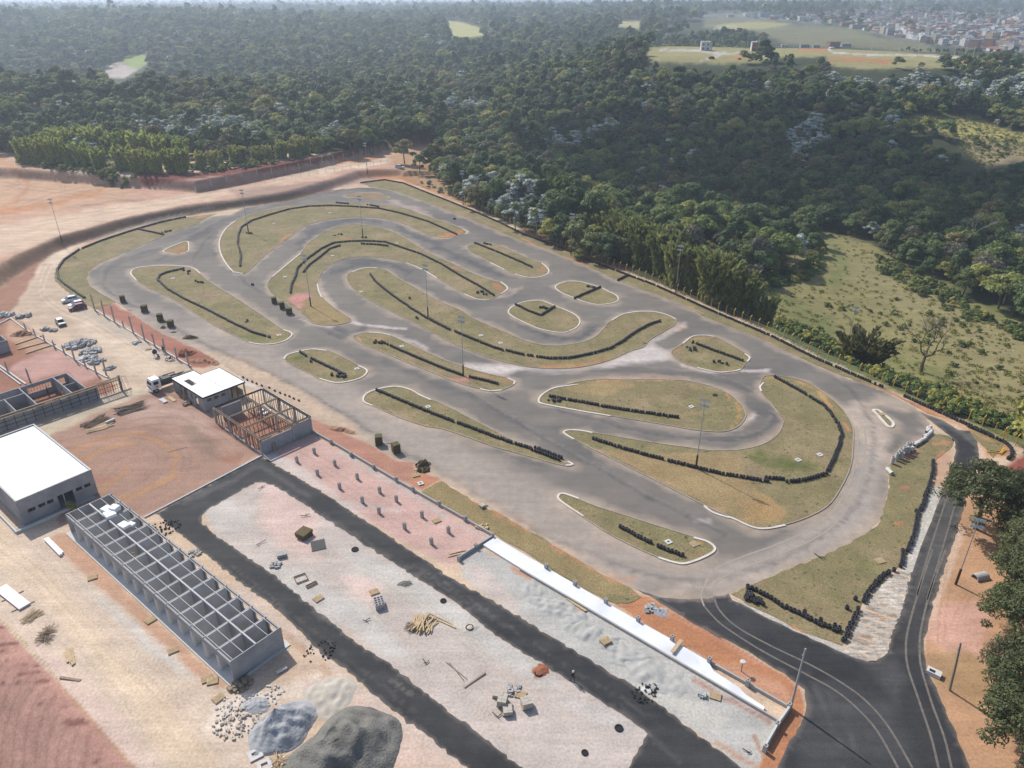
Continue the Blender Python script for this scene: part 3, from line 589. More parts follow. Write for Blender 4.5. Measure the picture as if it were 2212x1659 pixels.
# ---- grass islands: (region, outline) ; each a lawn with a low kerb round it
ISL = {
 'triangle': ('L1', 1130, 360, 1150, 340, 1210, 312, 1280, 288, 1302, 295, 1305, 325, 1302, 352, 1280, 365, 1230, 378, 1180, 370),
 'west': ('L1', 905, 510, 925, 480, 980, 465, 1120, 455, 1270, 460, 1340, 475, 1385, 510, 1440, 560, 1600, 660, 1800, 790, 1960, 900, 2005, 915, 2018, 935, 1980, 970, 1900, 995, 1800, 1000, 1720, 985, 1640, 950, 1540, 900, 1350, 790, 1200, 690, 1050, 620, 945, 560),
 'north': ('M1', -144, 448, -129, 388, -89, 328, -29, 283, 40, 255, 130, 225, 300, 190, 500, 165, 660, 155, 850, 160, 1000, 175, 1150, 200, 1260, 240, 1440, 300, 1540, 340, 1570, 355, 1560, 375, 1500, 385, 1470, 400, 1400, 410, 1330, 395, 1230, 350, 1120, 300, 1000, 270, 870, 258, 730, 260, 580, 280, 450, 320, 330, 410, 200, 500, 61, 628, 21, 648, -39, 638, -89, 588, -129, 518),
 'crescent': ('M1', 190, 745, 195, 710, 225, 670, 320, 590, 420, 505, 470, 440, 540, 390, 620, 345, 720, 315, 830, 310, 960, 330, 1080, 370, 1200, 440, 1300, 500, 1470, 580, 1640, 660, 1740, 695, 1810, 710, 1845, 740, 1840, 765, 1800, 790, 1740, 825, 1650, 825, 1590, 805, 1480, 750, 1360, 680, 1260, 620, 1150, 575, 1050, 550, 930, 535, 800, 535, 690, 555, 610, 600, 560, 650, 540, 720, 545, 770, 565, 810, 620, 860, 700, 920, 770, 965, 740, 990, 640, 1005, 540, 1000, 480, 975, 410, 910, 310, 850, 230, 800),
 'centre': ('M1', 738, 690, 745, 655, 790, 632, 870, 610, 950, 610, 1020, 630, 1080, 670, 1200, 740, 1360, 830, 1530, 905, 1620, 960, 1750, 1020, 1850, 1060, 1950, 1105, 2050, 1133, 2160, 1148, 2279, 1138, 2399, 1113, 2479, 1068, 2539, 998, 2569, 973, 2639, 933, 2739, 913, 2859, 913, 2949, 933, 3009, 963, 3000, 1003, 2939, 1043, 2829, 1108, 2785, 1158, 2699, 1183, 2579, 1238, 2419, 1283, 2259, 1303, 2109, 1303, 1959, 1288, 1809, 1253, 1659, 1208, 1450, 1120, 1280, 1030, 1100, 940, 920, 850, 820, 790, 760, 730),
 'top_long': ('M1', 1570, 470, 1580, 455, 1630, 440, 1700, 435, 1790, 455, 1900, 500, 2020, 555, 2085, 575, 2120, 605, 2135, 635, 2110, 660, 2040, 675, 1970, 670, 1900, 650, 1830, 620, 1740, 575, 1640, 520, 1590, 495),
 'upper_oval': ('M2', 520, 605, 550, 580, 620, 563, 700, 568, 780, 590, 830, 605, 880, 630, 940, 660, 955, 690, 930, 710, 880, 720, 810, 725, 720, 705, 630, 670, 560, 640),
 'lower_oval': ('M2', 197, 770, 215, 745, 270, 715, 350, 698, 430, 700, 510, 730, 620, 775, 670, 805, 690, 840, 670, 880, 610, 910, 560, 918, 480, 908, 390, 885, 280, 835, 210, 795),
 'strip': ('M1', 780, 1090, 815, 1070, 900, 1055, 980, 1060, 1060, 1085, 1200, 1150, 1400, 1240, 1600, 1310, 1750, 1350, 1850, 1370, 1895, 1395, 1890, 1415, 1850, 1440, 1770, 1460, 1660, 1445, 1500, 1400, 1350, 1340, 1150, 1260, 960, 1180, 840, 1130),
 'pit_small': ('M1', 305, 1235, 330, 1210, 420, 1185, 510, 1172, 600, 1180, 700, 1220, 820, 1285, 870, 1310, 870, 1340, 830, 1370, 740, 1395, 650, 1400, 560, 1380, 480, 1340, 350, 1275),
 'pit_long': ('C2', 850, 135, 865, 105, 920, 75, 1000, 55, 1090, 48, 1180, 70, 1240, 105, 1400, 170, 1600, 270, 1850, 400, 1960, 455, 2100, 510, 2250, 575, 2293, 588, 2270, 598, 2180, 580, 2000, 530, 1750, 460, 1540, 385, 1400, 340, 1280, 320, 1100, 260, 920, 180, 860, 158),
 'east_pear': ('M2', 405, 1395, 410, 1370, 440, 1340, 520, 1300, 610, 1275, 700, 1255, 850, 1240, 1000, 1245, 1150, 1240, 1300, 1245, 1450, 1255, 1600, 1290, 1700, 1330, 1780, 1390, 1830, 1460, 1832, 1510, 1780, 1570, 1700, 1600, 1600, 1602, 1450, 1585, 1250, 1550, 1000, 1510, 700, 1460, 500, 1425),
 'east_drop': ('M2', 1320, 1055, 1345, 1030, 1420, 985, 1470, 945, 1560, 938, 1650, 955, 1750, 1010, 1830, 1060, 1862, 1090, 1840, 1125, 1800, 1175, 1740, 1185, 1640, 1190, 1500, 1160, 1400, 1125, 1340, 1090),
 'south': ('F', 1205, 1075, 1215, 1068, 1240, 1075, 1290, 1095, 1400, 1130, 1480, 1155, 1520, 1168, 1538, 1180, 1542, 1189, 1520, 1204, 1490, 1216, 1460, 1215, 1420, 1204, 1330, 1162, 1260, 1118, 1215, 1085),
 'big_east': ('F', 1219, 935, 1240, 929, 1300, 938, 1400, 955, 1521, 972, 1552, 974, 1599, 972, 1646, 961, 1677, 942, 1691, 917, 1689, 905, 1668, 876, 1646, 851, 1640, 836, 1649, 815, 1671, 812, 1721, 819, 1758, 835, 1802, 866, 1827, 894, 1841, 920, 1843, 945, 1838, 1005, 1814, 1058, 1786, 1095, 1739, 1120, 1696, 1134, 1655, 1142, 1624, 1139, 1583, 1120, 1521, 1092, 1420, 1040, 1330, 995, 1260, 960),
 'east_lens': ('R2', 1170, 72, 1200, 72, 1230, 90, 1262, 115, 1300, 150, 1308, 172, 1295, 188, 1270, 182, 1230, 140, 1190, 95),
 'top_dirt': ('M1', 730, 107, 780, 95, 860, 90, 960, 95, 1020, 120, 1000, 134, 950, 135, 850, 122, 760, 116)}
SOILP = {
 'triangle': [('poly', (.30, .17, .08), .8, px('L1', 1140, 360, 1280, 300, 1300, 350, 1230, 370), 4)],
 'north': [('line', (.38, .18, .09), .8, px('M1', 200, 480, 300, 410, 360, 370), 6), ('line', (.38, .17, .08), .8, px('M1', 1380, 385, 1480, 380, 1540, 360), 6), ('line', (.33, .19, .1), .5, px('M1', -110, 460, -60, 560), 7)],
 'crescent': [('poly', (.42, .20, .17), .95, px('M1', 320, 830, 380, 785, 480, 780, 520, 800, 440, 840, 430, 900, 360, 860), 5), ('poly', (.26, .19, .09), .9, px('M1', 430, 850, 560, 810, 640, 880, 770, 965, 660, 1005, 520, 995), 5),
              ('line', (.36, .17, .09), .8, px('M1', 380, 715, 430, 740, 470, 760), 4), ('line', (.36, .17, .09), .8, px('M1', 690, 395, 780, 415), 3), ('line', (.37, .17, .09), .75, px('M1', 1450, 600, 1540, 640), 6), ('line', (.36, .17, .09), .8, px('M1', 1750, 720, 1820, 760), 7)],
 'centre': [('line', (.42, .19, .09), .8, px('M2', 380, 1150, 560, 1158, 740, 1140, 900, 1100), 5), ('poly', (.25, .175, .075), .7, px('M2', 440, 1100, 700, 1130, 900, 1060, 1000, 1050, 760, 1140, 500, 1160), 7), ('line', (.33, .21, .12), .5, px('M1', 1450, 930, 1540, 940), 6), ('line', (.36, .2, .11), .5, px('M2', 0, 850, 100, 910, 240, 960), 6)],
 'top_long': [('line', (.37, .17, .08), .8, px('M2', 430, 450, 460, 490), 5)],
 'strip': [('line', (.42, .22, .13), .7, px('M1', 800, 1085, 960, 1175, 1300, 1320, 1500, 1395), 4), ('poly', (.34, .2, .1), .6, px('M1', 860, 1075, 1000, 1070, 1080, 1110, 960, 1110), 6), ('line', (.42, .2, .15), .8, px('M1', 1450, 1390, 1600, 1390), 7), ('line', (.3, .19, .09), .7, px('M1', 1580, 1330, 1880, 1400), 8)],
 'pit_small': [('line', (.11, .14, .03), .8, px('M1', 330, 1235, 430, 1220), 7)],
 'pit_long': [('line', (.42, .23, .13), .7, px('C2', 1150, 275, 1300, 325), 4), ('line', (.32, .23, .1), .6, px('C2', 940, 180, 1300, 300, 1700, 440), 5)],
 'east_pear': [('poly', (.275, .205, .10), .85, px('M2', 560, 1300, 700, 1265, 1000, 1250, 1070, 1270, 900, 1360, 760, 1350), 5), ('line', (.42, .19, .09), .85, px('M2', 1700, 1340, 1790, 1430, 1800, 1520), 5), ('line', (.28, .2, .08), .8, px('M2', 1770, 1400, 1800, 1500, 1740, 1580), 6), ('line', (.42, .22, .12), .7, px('M2', 800, 1245, 1100, 1235, 1350, 1245), 5)],
 'east_drop': [('line', (.40, .2, .1), .7, px('M2', 1340, 1060, 1480, 960, 1600, 945), 4), ('line', (.36, .18, .1), .6, px('M2', 1640, 1180, 1800, 1160), 6), ('poly', (.10, .12, .035), .5, px('M2', 1400, 1080, 1700, 1130, 1650, 1170, 1450, 1120), 8)],
 'south': [('line', (.40, .17, .08), .8, px('C4', 1180, 80, 1280, 130, 1200, 200), 9), ('line', (.34, .17, .08), .5, px('F', 1215, 1075, 1280, 1105), 6)],
 'big_east': [('poly', (.275, .20, .10), .85, px('R2', -400, 350, 250, 380, 280, 420, 240, 470, 300, 560, 450, 680, 580, 780, 520, 860, 300, 850, 0, 700, -300, 560, -700, 350), 8), ('poly', (.30, .19, .085), .75, px('R2', 250, 700, 420, 660, 580, 780, 480, 850, 300, 820), 8), ('poly', (.105, .12, .035), .55, px('R2', 280, 380, 420, 330, 640, 380, 820, 420, 760, 500, 500, 500, 330, 460), 12),
              ('line', (.42, .2, .1), .85, px('R1', 860, 1400, 960, 1500, 1000, 1600), 8), ('line', (.36, .23, .1), .8, px('R1', 640, 1250, 760, 1300, 880, 1400), 9), ('line', (.30, .2, .08), .8, px('R1', 410, 1240, 480, 1230, 600, 1290), 7), ('line', (.40, .24, .15), .7, px('F', 1260, 955, 1420, 1035, 1560, 1108), 5)],
 'top_dirt': [('poly', (.24, .165, .09), .8, px('M1', 730, 107, 780, 90, 1000, 95, 1030, 130, 850, 130), 3)], 'east_lens': [('line', (.30, .24, .10), .8, px('R2', 1200, 90, 1290, 170), 3)],
 'west': [('line', (.38, .2, .12), .6, px('L1', 950, 570, 1080, 640, 1200, 700), 3), ('line', (.4, .2, .1), .7, px('L1', 1880, 915, 1950, 930), 6), ('line', (.12, .15, .04), .6, px('L1', 1650, 950, 1850, 970, 1980, 950), 8)]}
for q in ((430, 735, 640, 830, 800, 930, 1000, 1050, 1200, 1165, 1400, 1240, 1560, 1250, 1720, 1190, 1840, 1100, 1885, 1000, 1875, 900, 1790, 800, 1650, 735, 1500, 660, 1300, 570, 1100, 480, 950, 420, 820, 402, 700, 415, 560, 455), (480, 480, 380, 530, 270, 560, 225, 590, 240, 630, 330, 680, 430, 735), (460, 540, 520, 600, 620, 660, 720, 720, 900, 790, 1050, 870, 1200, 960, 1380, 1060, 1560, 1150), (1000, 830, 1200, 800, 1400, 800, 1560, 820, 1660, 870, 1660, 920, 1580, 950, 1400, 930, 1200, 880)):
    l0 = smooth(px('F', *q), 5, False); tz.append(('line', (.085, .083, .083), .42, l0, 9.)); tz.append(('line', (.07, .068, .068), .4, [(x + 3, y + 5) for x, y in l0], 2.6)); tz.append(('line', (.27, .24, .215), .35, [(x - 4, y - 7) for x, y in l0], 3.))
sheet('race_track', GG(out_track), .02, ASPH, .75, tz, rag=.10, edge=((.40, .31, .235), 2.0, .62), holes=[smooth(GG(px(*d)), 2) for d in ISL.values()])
KW = {'triangle': 1, 'lower_oval': 1, 'upper_oval': 1, 'east_lens': 1}
for nm, d in ISL.items():
    pl = smooth(GG(px(*d)), 4)
    lensy = nm == 'east_lens'
    sheet('grass_island', pl if not lensy else [(c[0], c[1]) for c in pl], .075, LAWN, 1.0, SOILP.get(nm, []))
    if nm != 'top_dirt':
        k = ribbon('kerb', pl, 0.5 if lensy else (.30 if nm in KW else .16), .03, KERBW if nm in KW else KERB, .11, True); tag(k, kind='structure')
def white_kerb(*a, w=.34):
    k = ribbon('painted_kerb', smooth(GG(px(*a)), 5, False), w, .035, KERBW, .125); tag(k, kind='structure')
for a in (('L1', 945, 560, 905, 510, 925, 480, 980, 465, 1120, 455, 1270, 460, 1340, 475, 1385, 510), ('L1', 1960, 900, 2005, 915, 2018, 935, 1980, 970, 1900, 995, 1800, 1000, 1720, 985),
          ('L1', 1630, 145, 1570, 190, 1530, 250, 1515, 310, 1530, 380, 1570, 450, 1620, 505), ('M1', -39, 638, 21, 650), ('M1', 1330, 395, 1400, 410, 1470, 402), ('M1', 1540, 343, 1572, 360, 1555, 378),
          ('M1', 225, 670, 320, 590, 420, 508), ('M1', 1800, 705, 1845, 740, 1840, 765, 1800, 790), ('M1', 1730, 827, 1650, 828, 1590, 808, 1548, 790), ('M1', 775, 640, 820, 620, 880, 608, 950, 609), ('M1', 535, 720, 545, 770, 565, 812),
          ('M1', 1150, 575, 1260, 620, 1360, 680), ('M2', 910, 835, 980, 795, 1080, 775, 1200, 775, 1290, 795, 1350, 825), ('M1', 1900, 652, 1970, 672, 2040, 677, 2110, 660, 2135, 635, 2120, 605, 2085, 577), ('M1', 1730, 573, 1830, 622),
          ('M1', 890, 1056, 980, 1062, 1040, 1075), ('M1', 1850, 1372, 1897, 1395, 1890, 1415), ('M1', 1660, 1447, 1730, 1460, 1810, 1455), ('M1', 305, 1240, 330, 1210, 420, 1185, 510, 1172, 600, 1182), ('M1', 820, 1287, 872, 1312, 872, 1340, 830, 1372, 740, 1397, 650, 1402, 550, 1375),
          ('C2', 915, 180, 855, 150, 865, 105, 920, 75, 1000, 55, 1090, 48, 1180, 70, 1240, 105, 1320, 140), ('M2', 500, 1425, 420, 1408, 405, 1390, 412, 1370, 440, 1340, 520, 1300, 680, 1277), ('M2', 500, 1425, 700, 1462, 900, 1495),
          ('M2', 1400, 995, 1470, 945, 1560, 938, 1620, 948), ('M2', 1830, 1065, 1864, 1092, 1845, 1120), ('M2', 1500, 1162, 1640, 1192, 1740, 1187, 1800, 1175), ('C4', 1200, 70, 1300, 100, 1347, 150, 1280, 200, 1150, 247, 1070, 242, 955, 207), ('F', 1260, 1116, 1212, 1084, 1206, 1072, 1217, 1067, 1250, 1078),
          ('F', 1240, 950, 1218, 936, 1228, 930, 1255, 931, 1280, 936), ('M2', 1960, 1265, 1935, 1295, 1945, 1325), ('R2', 0, 735, 60, 780, 150, 810, 200, 822, 330, 880, 430, 892, 560, 868), ('F', 1226, 998, 1237, 1004, 1222, 1006)):
    white_kerb(*a)
for a in (('M1', 1080, 80, 1300, 160, 1500, 240, 1730, 330), ('M1', 1760, 345, 1930, 420, 2129, 500, 2419, 613), ('M2', 760, 475, 980, 570, 1210, 655, 1480, 760, 1548, 790), ('M1', 420, 105, 570, 85, 725, 62), ('L1', 800, 388, 1110, 258, 1380, 158), ('L1', 620, 592, 690, 642, 780, 692, 830, 718, 900, 765),
          ('R1', 0, 812, 200, 892, 400, 972, 560, 1042)):
    tag(ribbon('kerb', GG(px(*a)), .26, .03, KERB, .10), kind='structure')
# ---- grass bands round the circuit
BANDS = [
 (px('L1', 1500, 95, 1300, 118, 1120, 150, 960, 200, 800, 248, 570, 328, 480, 380, 400, 450, 375, 510, 385, 560, 440, 620, 540, 690, 600, 730, 660, 760, 720, 735, 800, 705) + px('L1', 830, 714, 780, 689, 690, 639, 620, 589, 597, 545, 620, 490, 690, 440, 810, 385, 1110, 255, 1380, 155, 1440, 120),
  [('line', (.36, .2, .1), .7, px('L1', 1350, 120, 1480, 95), 7), ('line', (.33, .22, .1), .6, px('L1', 640, 740, 760, 710, 830, 715), 6)]),
 (px('M1', 835, 18, 1000, -4, 1130, 20, 1290, 85, 1470, 155, 1640, 225, 1800, 295, 1960, 375) + px('M2', 553, 330, 800, 436, 1000, 510, 1200, 585, 1400, 675, 1600, 765, 1800, 850) + px('R1', 460, 945, 750, 1086, 1000, 1196, 1250, 1300, 1400, 1380, 1700, 1510, 2000, 1645, 2080, 1680) + px('R2', 2000, 400, 1900, 290, 1840, 210, 1740, 140) + px('R1', 1540, 1475, 1400, 1396, 1240, 1318, 1090, 1263, 960, 1218, 780, 1148, 560, 1038, 400, 968, 200, 888, 0, 808) + px('M2', 1480, 760, 1210, 655, 980, 570, 760, 475, 470, 340, 271, 282) + px('M1', 1730, 330, 1500, 240, 1300, 160, 1080, 80, 960, 55, 900, 50),
  [('line', (.40, .2, .11), .7, px('M2', 300, 270, 600, 400, 850, 510), 6), ('line', (.40, .19, .1), .8, px('M2', 1200, 650, 1400, 740, 1480, 740), 6), ('line', (.36, .2, .1), .6, px('R1', 380, 960, 700, 1110, 1000, 1240), 6), ('line', (.42, .21, .11), .9, px('R1', 1080, 1270, 1300, 1340, 1500, 1440, 1800, 1570), 16), ('line', (.36, .22, .1), .6, px('R2', 1800, 190, 2100, 340), 10), ('line', (.40, .21, .12), .5, px('M2', 0, 130, 250, 240), 5)]),
 (px('R2', 185, 1340, 400, 1252, 620, 1152, 830, 1077, 1040, 972, 1150, 902, 1212, 842, 1258, 730, 1278, 600, 1272, 520, 1288, 432, 1335, 400, 1445, 330, 1545, 275, 1620, 235, 1700, 250, 1728, 290, 1690, 345, 1630, 400, 1592, 430, 1565, 560, 1505, 740, 1455, 930, 1405, 1050, 1355, 1150, 1290, 1190, 1185, 1290, 1085, 1430, 1050, 1510) + px('C5', 1075, 570, 1010, 740, 955, 822, 800, 762, 620, 692, 450, 602, 300, 532, 200, 470),
  [('poly', (.42, .2, .13), .9, px('R2', 1330, 400, 1450, 340, 1560, 280, 1500, 330, 1420, 400, 1350, 430), 6)] + [('line', (.34, .16, .09), .85, px('R2', *q), 5) for q in ((1350, 600, 1450, 620), (1290, 840, 1390, 860), (1240, 920, 1330, 950, 1410, 970), (1370, 740, 1420, 740), (1450, 545, 1490, 550))] + [('line', (.42, .2, .1), .8, px('C5', 200, 480, 420, 600, 640, 705, 800, 765), 7), ('line', (.11, .14, .035), .5, px('R2', 1100, 1100, 1250, 1160), 16), ('line', (.4, .19, .1), .8, px('R2', 1600, 300, 1700, 290, 1640, 380, 1590, 420), 12)]),
 (px('C2', 1250, 770, 1390, 700, 1500, 770, 1650, 860, 1800, 930, 2000, 1040, 2212, 1165) + px('C4', 500, 282, 650, 362, 800, 440, 830, 468, 790, 500, 745, 528, 680, 512, 660, 530, 590, 500, 380, 382, 180, 265) + px('C2', 1930, 1170, 1760, 1065, 1560, 962, 1370, 860),
  [('poly', (.24, .185, .09), .9, px('C2', 1250, 770, 1390, 700, 2212, 1165, 2735, 1460, 2500, 1500, 1760, 1065), 4), ('line', (.42, .2, .1), .8, px('C2', 1500, 780, 1800, 935, 2212, 1170, 2740, 1470), 4)])]
for b, zz in BANDS: sheet('grass_band', GG(b), .05, LAWN, 1.0, zz, rag=.12)
# ---- new black roads
loop = px('F', 565, 986) + px('L2', 1900, 1000) + px('F', 691, 1060, 812, 1140, 856, 1169, 921, 1212, 987, 1256, 1050, 1290, 1121, 1331, 1210, 1387, 1276, 1428, 1376, 1487, 1436, 1531, 1498, 1581, 1561, 1628, 1601, 1659, 1760, 1790, 2060, 2060, 1330, 2060, 1340, 1790, 1357, 1659, 1373, 1628, 1392, 1597, 1401, 1584, 1323, 1531, 1239, 1475, 1131, 1412, 1050, 1356, 987, 1303, 893, 1244, 800, 1184, 731, 1140, 640, 1078, 590, 1048, 566, 1041, 552, 1042, 520, 1060, 487, 1079, 450, 1100, 437, 1113, 437, 1129, 469, 1160, 544, 1210, 581, 1234, 693, 1325, 768, 1387, 837, 1431, 893, 1478, 987, 1550, 1128, 1659, 1300, 1800, 1310, 2060, 1240, 1850, 1006, 1656, 909, 1578, 831, 1522, 768, 1462, 693, 1409, 612, 1328, 518, 1256, 400, 1163, 337, 1110)
fz = [('line', (.12, .115, .11), .45, px('F', 400, 1090, 520, 1030, 570, 1010, 660, 1070), 12), ('line', (.13, .12, .11), .35, px('F', 700, 1110, 900, 1235, 1200, 1420, 1450, 1580), 5), ('line', (.12, .11, .1), .35, px('F', 500, 1220, 700, 1380, 900, 1540), 5), ('line', (.10, .1, .1), .4, px('C4', 700, 1250, 900, 1430, 1100, 1600), 10),
      ('line', (.2, .18, .16), .6, px('C3', 1050, 1060, 1180, 1150), 7), ('line', (.18, .17, .16), .5, px('C3', 540, 610, 700, 620), 6), ('line', (.13, .12, .115), .5, px('C3', 1200, 250, 1500, 440, 1900, 700), 4)]
sheet('parking_road', GG(loop), .03, FRESH, .55, fz, rag=.10, edge=((.20, .17, .145), .26, .5))
junction = px('C4', 810, 428, 960, 478, 1130, 492, 1290, 487, 1440, 457) + px('C5', 200, 500, 290, 540, 450, 630, 620, 710, 800, 790, 960, 862, 1060, 912, 1160, 930, 1240, 890, 1270, 850, 1300, 720, 1370, 560, 1420, 330, 1470, 180, 1540, 0) + px('R2', 1570, 840, 1640, 650, 1700, 480, 1735, 380, 1738, 290, 1690, 240, 1610, 180, 1530, 120) + px('R1', 1500, 1470, 1640, 1520, 1760, 1590) + px('R2', 1840, 215, 1890, 290, 1905, 400, 1860, 560, 1805, 700, 1770, 840, 1720, 1000, 1650, 1200, 1590, 1400) + px('C5', 1570, 580, 1520, 800, 1530, 950, 1600, 1100, 1670, 1250, 1750, 1450, 1840, 1659, 2200, 2500, 150, 2500, 510, 1659, 580, 1500, 680, 1330, 712, 1220, 690, 1120, 600, 1040, 450, 950, 300, 850, 150, 770, 0, 690) + px('C4', 1400, 772, 1200, 660, 1050, 570, 930, 490)
jz = [('line', (.13, .12, .115), .5, px('C5', 700, 1000, 850, 1250, 950, 1500, 980, 1700), 6), ('line', (.12, .115, .11), .5, px('C5', 800, 1050, 980, 1300, 1080, 1600), 5), ('poly', (.085, .083, .083), .6, px('C5', 1100, 950, 1300, 900, 1420, 1050, 1350, 1200, 1200, 1050), 16), ('poly', (.12, .115, .11), .5, px('R2', 1480, 1100, 1700, 600, 1760, 700, 1600, 1250, 1420, 1500), 14),
      ('line', (.24, .21, .185), .6, px('C4', 1000, 485, 1130, 495, 1290, 490, 1420, 462), 6), ('line', (.16, .15, .14), .6, px('R1', 1500, 1480, 1700, 1560, 1850, 1660), 12), ('line', (.30, .26, .22), .5, px('C5', 700, 1340, 740, 1230, 720, 1180), 6), ('poly', (.075, .075, .075), .5, px('C5', 600, 1400, 800, 1100, 1300, 1200, 1500, 1659, 700, 1700), 30)]
sheet('access_road', GG(junction), .034, FRESH, .7, jz, rag=.08, edge=((.22, .18, .15), .26, .5))
TRK = mat('dust_line', (.19, .165, .14), (.11, .10, .09), 2., .9)
TRK2 = mat('pale_dust_line', (.36, .305, .25), (.29, .245, .20), 2., .9)
def dustline(m, z, w, *a):
    ln = smooth(GG(px(*a)), 6, False); tag(ribbon('tyre_track', ln, w, z, m), kind='structure')
for o_ in (0, 1):
    e = lambda *q: q
    dustline(TRK, .046, .24, 'C5', *((0, 540, 60, 610, 150, 690, 400, 850, 700, 1010, 900, 1120, 1060, 1250, 1200, 1410, 1340, 1659) if o_ == 0 else (70, 470, 100, 560, 220, 680, 450, 810, 700, 930, 900, 1040, 1100, 1180, 1270, 1370, 1440, 1659)))
    dustline(TRK, .046, .24, 'C5', *((1580, 150, 1480, 450, 1410, 700, 1395, 830, 1410, 970, 1480, 1180, 1570, 1450, 1620, 1659) if o_ == 0 else (1670, 150, 1560, 450, 1500, 700, 1490, 830, 1500, 960, 1570, 1200, 1660, 1450, 1710, 1659)))
    dustline(TRK, .046, .22, 'R2', *((1690, 640, 1630, 820, 1540, 1100, 1470, 1350) if o_ == 0 else (1740, 700, 1690, 880, 1620, 1120, 1540, 1380)))
    dustline(TRK2, .034, .26, 'R2', *((1055, 180, 1060, 350, 1010, 560, 900, 760, 740, 890, 500, 1000, 250, 1090, 60, 1180, 5, 1280) if o_ == 0 else (1110, 180, 1115, 350, 1060, 600, 930, 830, 760, 960, 520, 1070, 280, 1160, 110, 1240, 75, 1330)))
dustline(TRK2, .036, .22, 'C5', 0, 540, -20, 470, 5, 400, 40, 350); dustline(TRK2, .036, .22, 'C5', 70, 470, 65, 410, 85, 360)
# gravel wedge between grass and road, with water-cut ripples
GRAV = paint_mat('washed_gravel', [(.40, .37, .33), (.32, .27, .22), (.50, .46, .41)], bump=.10, bscale=1.5, var=.25, vscale=.6, fine=3, streak=(0.5, .25, 2.6, .35), grain=.3)
wedge = px('C5', 955, 862, 1010, 800, 1085, 600, 1165, 460, 1255, 365, 1345, 305, 1420, 320, 1372, 560, 1302, 720, 1272, 850, 1242, 890, 1160, 928, 1060, 910)
sheet('gravel_slope', GG(wedge), .045, GRAV, .35, [('line', (.42, .22, .11), .6, px('C5', 1150, 560, 1250, 620, 1330, 600), 12), ('line', (.40, .23, .12), .5, px('C5', 1050, 740, 1150, 800), 14)], rag=.1, zf=lambda X, Y: .10 * np.sin((X * .55 + Y) * 4.2 + .8 * vnoise(X, Y, 3.)) * .8)
sheet('gravel_shoulder', GG(px('R2', 1600, 590, 1640, 600, 1640, 650, 1570, 840, 1500, 1010, 1440, 1190, 1400, 1200, 1360, 1180, 1400, 1090, 1450, 980, 1510, 780, 1560, 640)), .04, paint_mat('pale_gravel', [(.50, .47, .42), (.42, .39, .34)], bump=.08, var=.2, grain=.3), .6)
sheet('gravel_shoulder', GG(px('C5', 180, 470, 300, 532, 450, 602, 620, 692, 800, 762, 955, 825, 960, 862, 800, 792, 620, 712, 450, 632, 290, 542)), .028, paint_mat('grey_gravel', [(.36, .34, .31), (.44, .40, .35)], bump=.08, var=.2, grain=.3), .6)
# ================================================================== VEGETATION
def leaf_mat(name, a, b, c, trans=.36, rough=.6):
    m = bpy.data.materials.new(name); m.use_nodes = True
    N = m.node_tree.nodes; L = m.node_tree.links; p = N['Principled BSDF']; out = N['Material Output']
    p.inputs['Roughness'].default_value = rough; p.inputs['Specular IOR Level'].default_value = .35
    oi = N.new('ShaderNodeObjectInfo'); cr = N.new('ShaderNodeValToRGB')
    e = cr.color_ramp.elements; e[0].color = (*a, 1); e[1].color = (*b, 1); x = e.new(.55); x.color = (*c, 1)
    L.new(oi.outputs['Random'], cr.inputs[0])
    g_ = N.new('ShaderNodeNewGeometry'); mr = N.new('ShaderNodeMapRange'); mr.inputs[3].default_value = .72; mr.inputs[4].default_value = 1.32
    L.new(g_.outputs['Random Per Island'], mr.inputs[0])
    mx = N.new('ShaderNodeMix'); mx.data_type = 'RGBA'; mx.blend_type = 'MULTIPLY'; mx.inputs['Factor'].default_value = 1
    L.new(cr.outputs[0], mx.inputs['A']); L.new(mr.outputs[0], mx.inputs['B']); L.new(mx.outputs['Result'], p.inputs['Base Color'])
    tr = N.new('ShaderNodeBsdfTranslucent'); L.new(mx.outputs['Result'], tr.inputs['Color'])
    ms = N.new('ShaderNodeMixShader'); ms.inputs[0].default_value = trans
    L.new(p.outputs[0], ms.inputs[1]); L.new(tr.outputs[0], ms.inputs[2]); L.new(ms.outputs[0], out.inputs['Surface'])
    return m
LEAF = leaf_mat('forest_leaf', (0.111, 0.148, 0.040), (0.418, 0.383, 0.098), (0.208, 0.261, 0.066))
LEAF_D = leaf_mat('dark_leaf', (0.066, 0.106, 0.038), (0.205, 0.232, 0.079), (0.112, 0.166, 0.051))
LEAF_O = leaf_mat('olive_leaf', (0.111, 0.106, 0.031), (0.288, 0.238, 0.076), (0.158, 0.154, 0.054))
LEAF_G = leaf_mat('grey_twig_leaf', (0.138, 0.131, 0.092), (0.207, 0.193, 0.139), (0.166, 0.152, 0.112))
ROADLEAF = leaf_mat('roadside_leaf', (.078, .096, .036), (.145, .155, .06), (.108, .124, .047))
ROADTWIG = leaf_mat('roadside_twig_leaf', (.085, .085, .045), (.12, .115, .065), (.10, .095, .05))
SILVER = leaf_mat('silver_leaf', (.42, .45, .42), (.60, .62, .60), (.50, .53, .50), .1)
BAMB = leaf_mat('bamboo_leaf', (0.238, 0.286, 0.062), (0.396, 0.423, 0.111), (0.304, 0.342, 0.084), .42)
BAMB_D = leaf_mat('shade_toned_bamboo_leaf', (.15, .175, .05), (.26, .27, .09), (.20, .22, .068), .42)  # darkened copy of the bamboo leaf, shade put into its colour
BAMB_L = leaf_mat('tall_grass_leaf', (0.276, 0.287, 0.086), (0.391, 0.380, 0.127), (0.322, 0.328, 0.103), .42)
BARK = mat('bark', (.10, .075, .055), (.16, .13, .10), 3, .95, world=False)
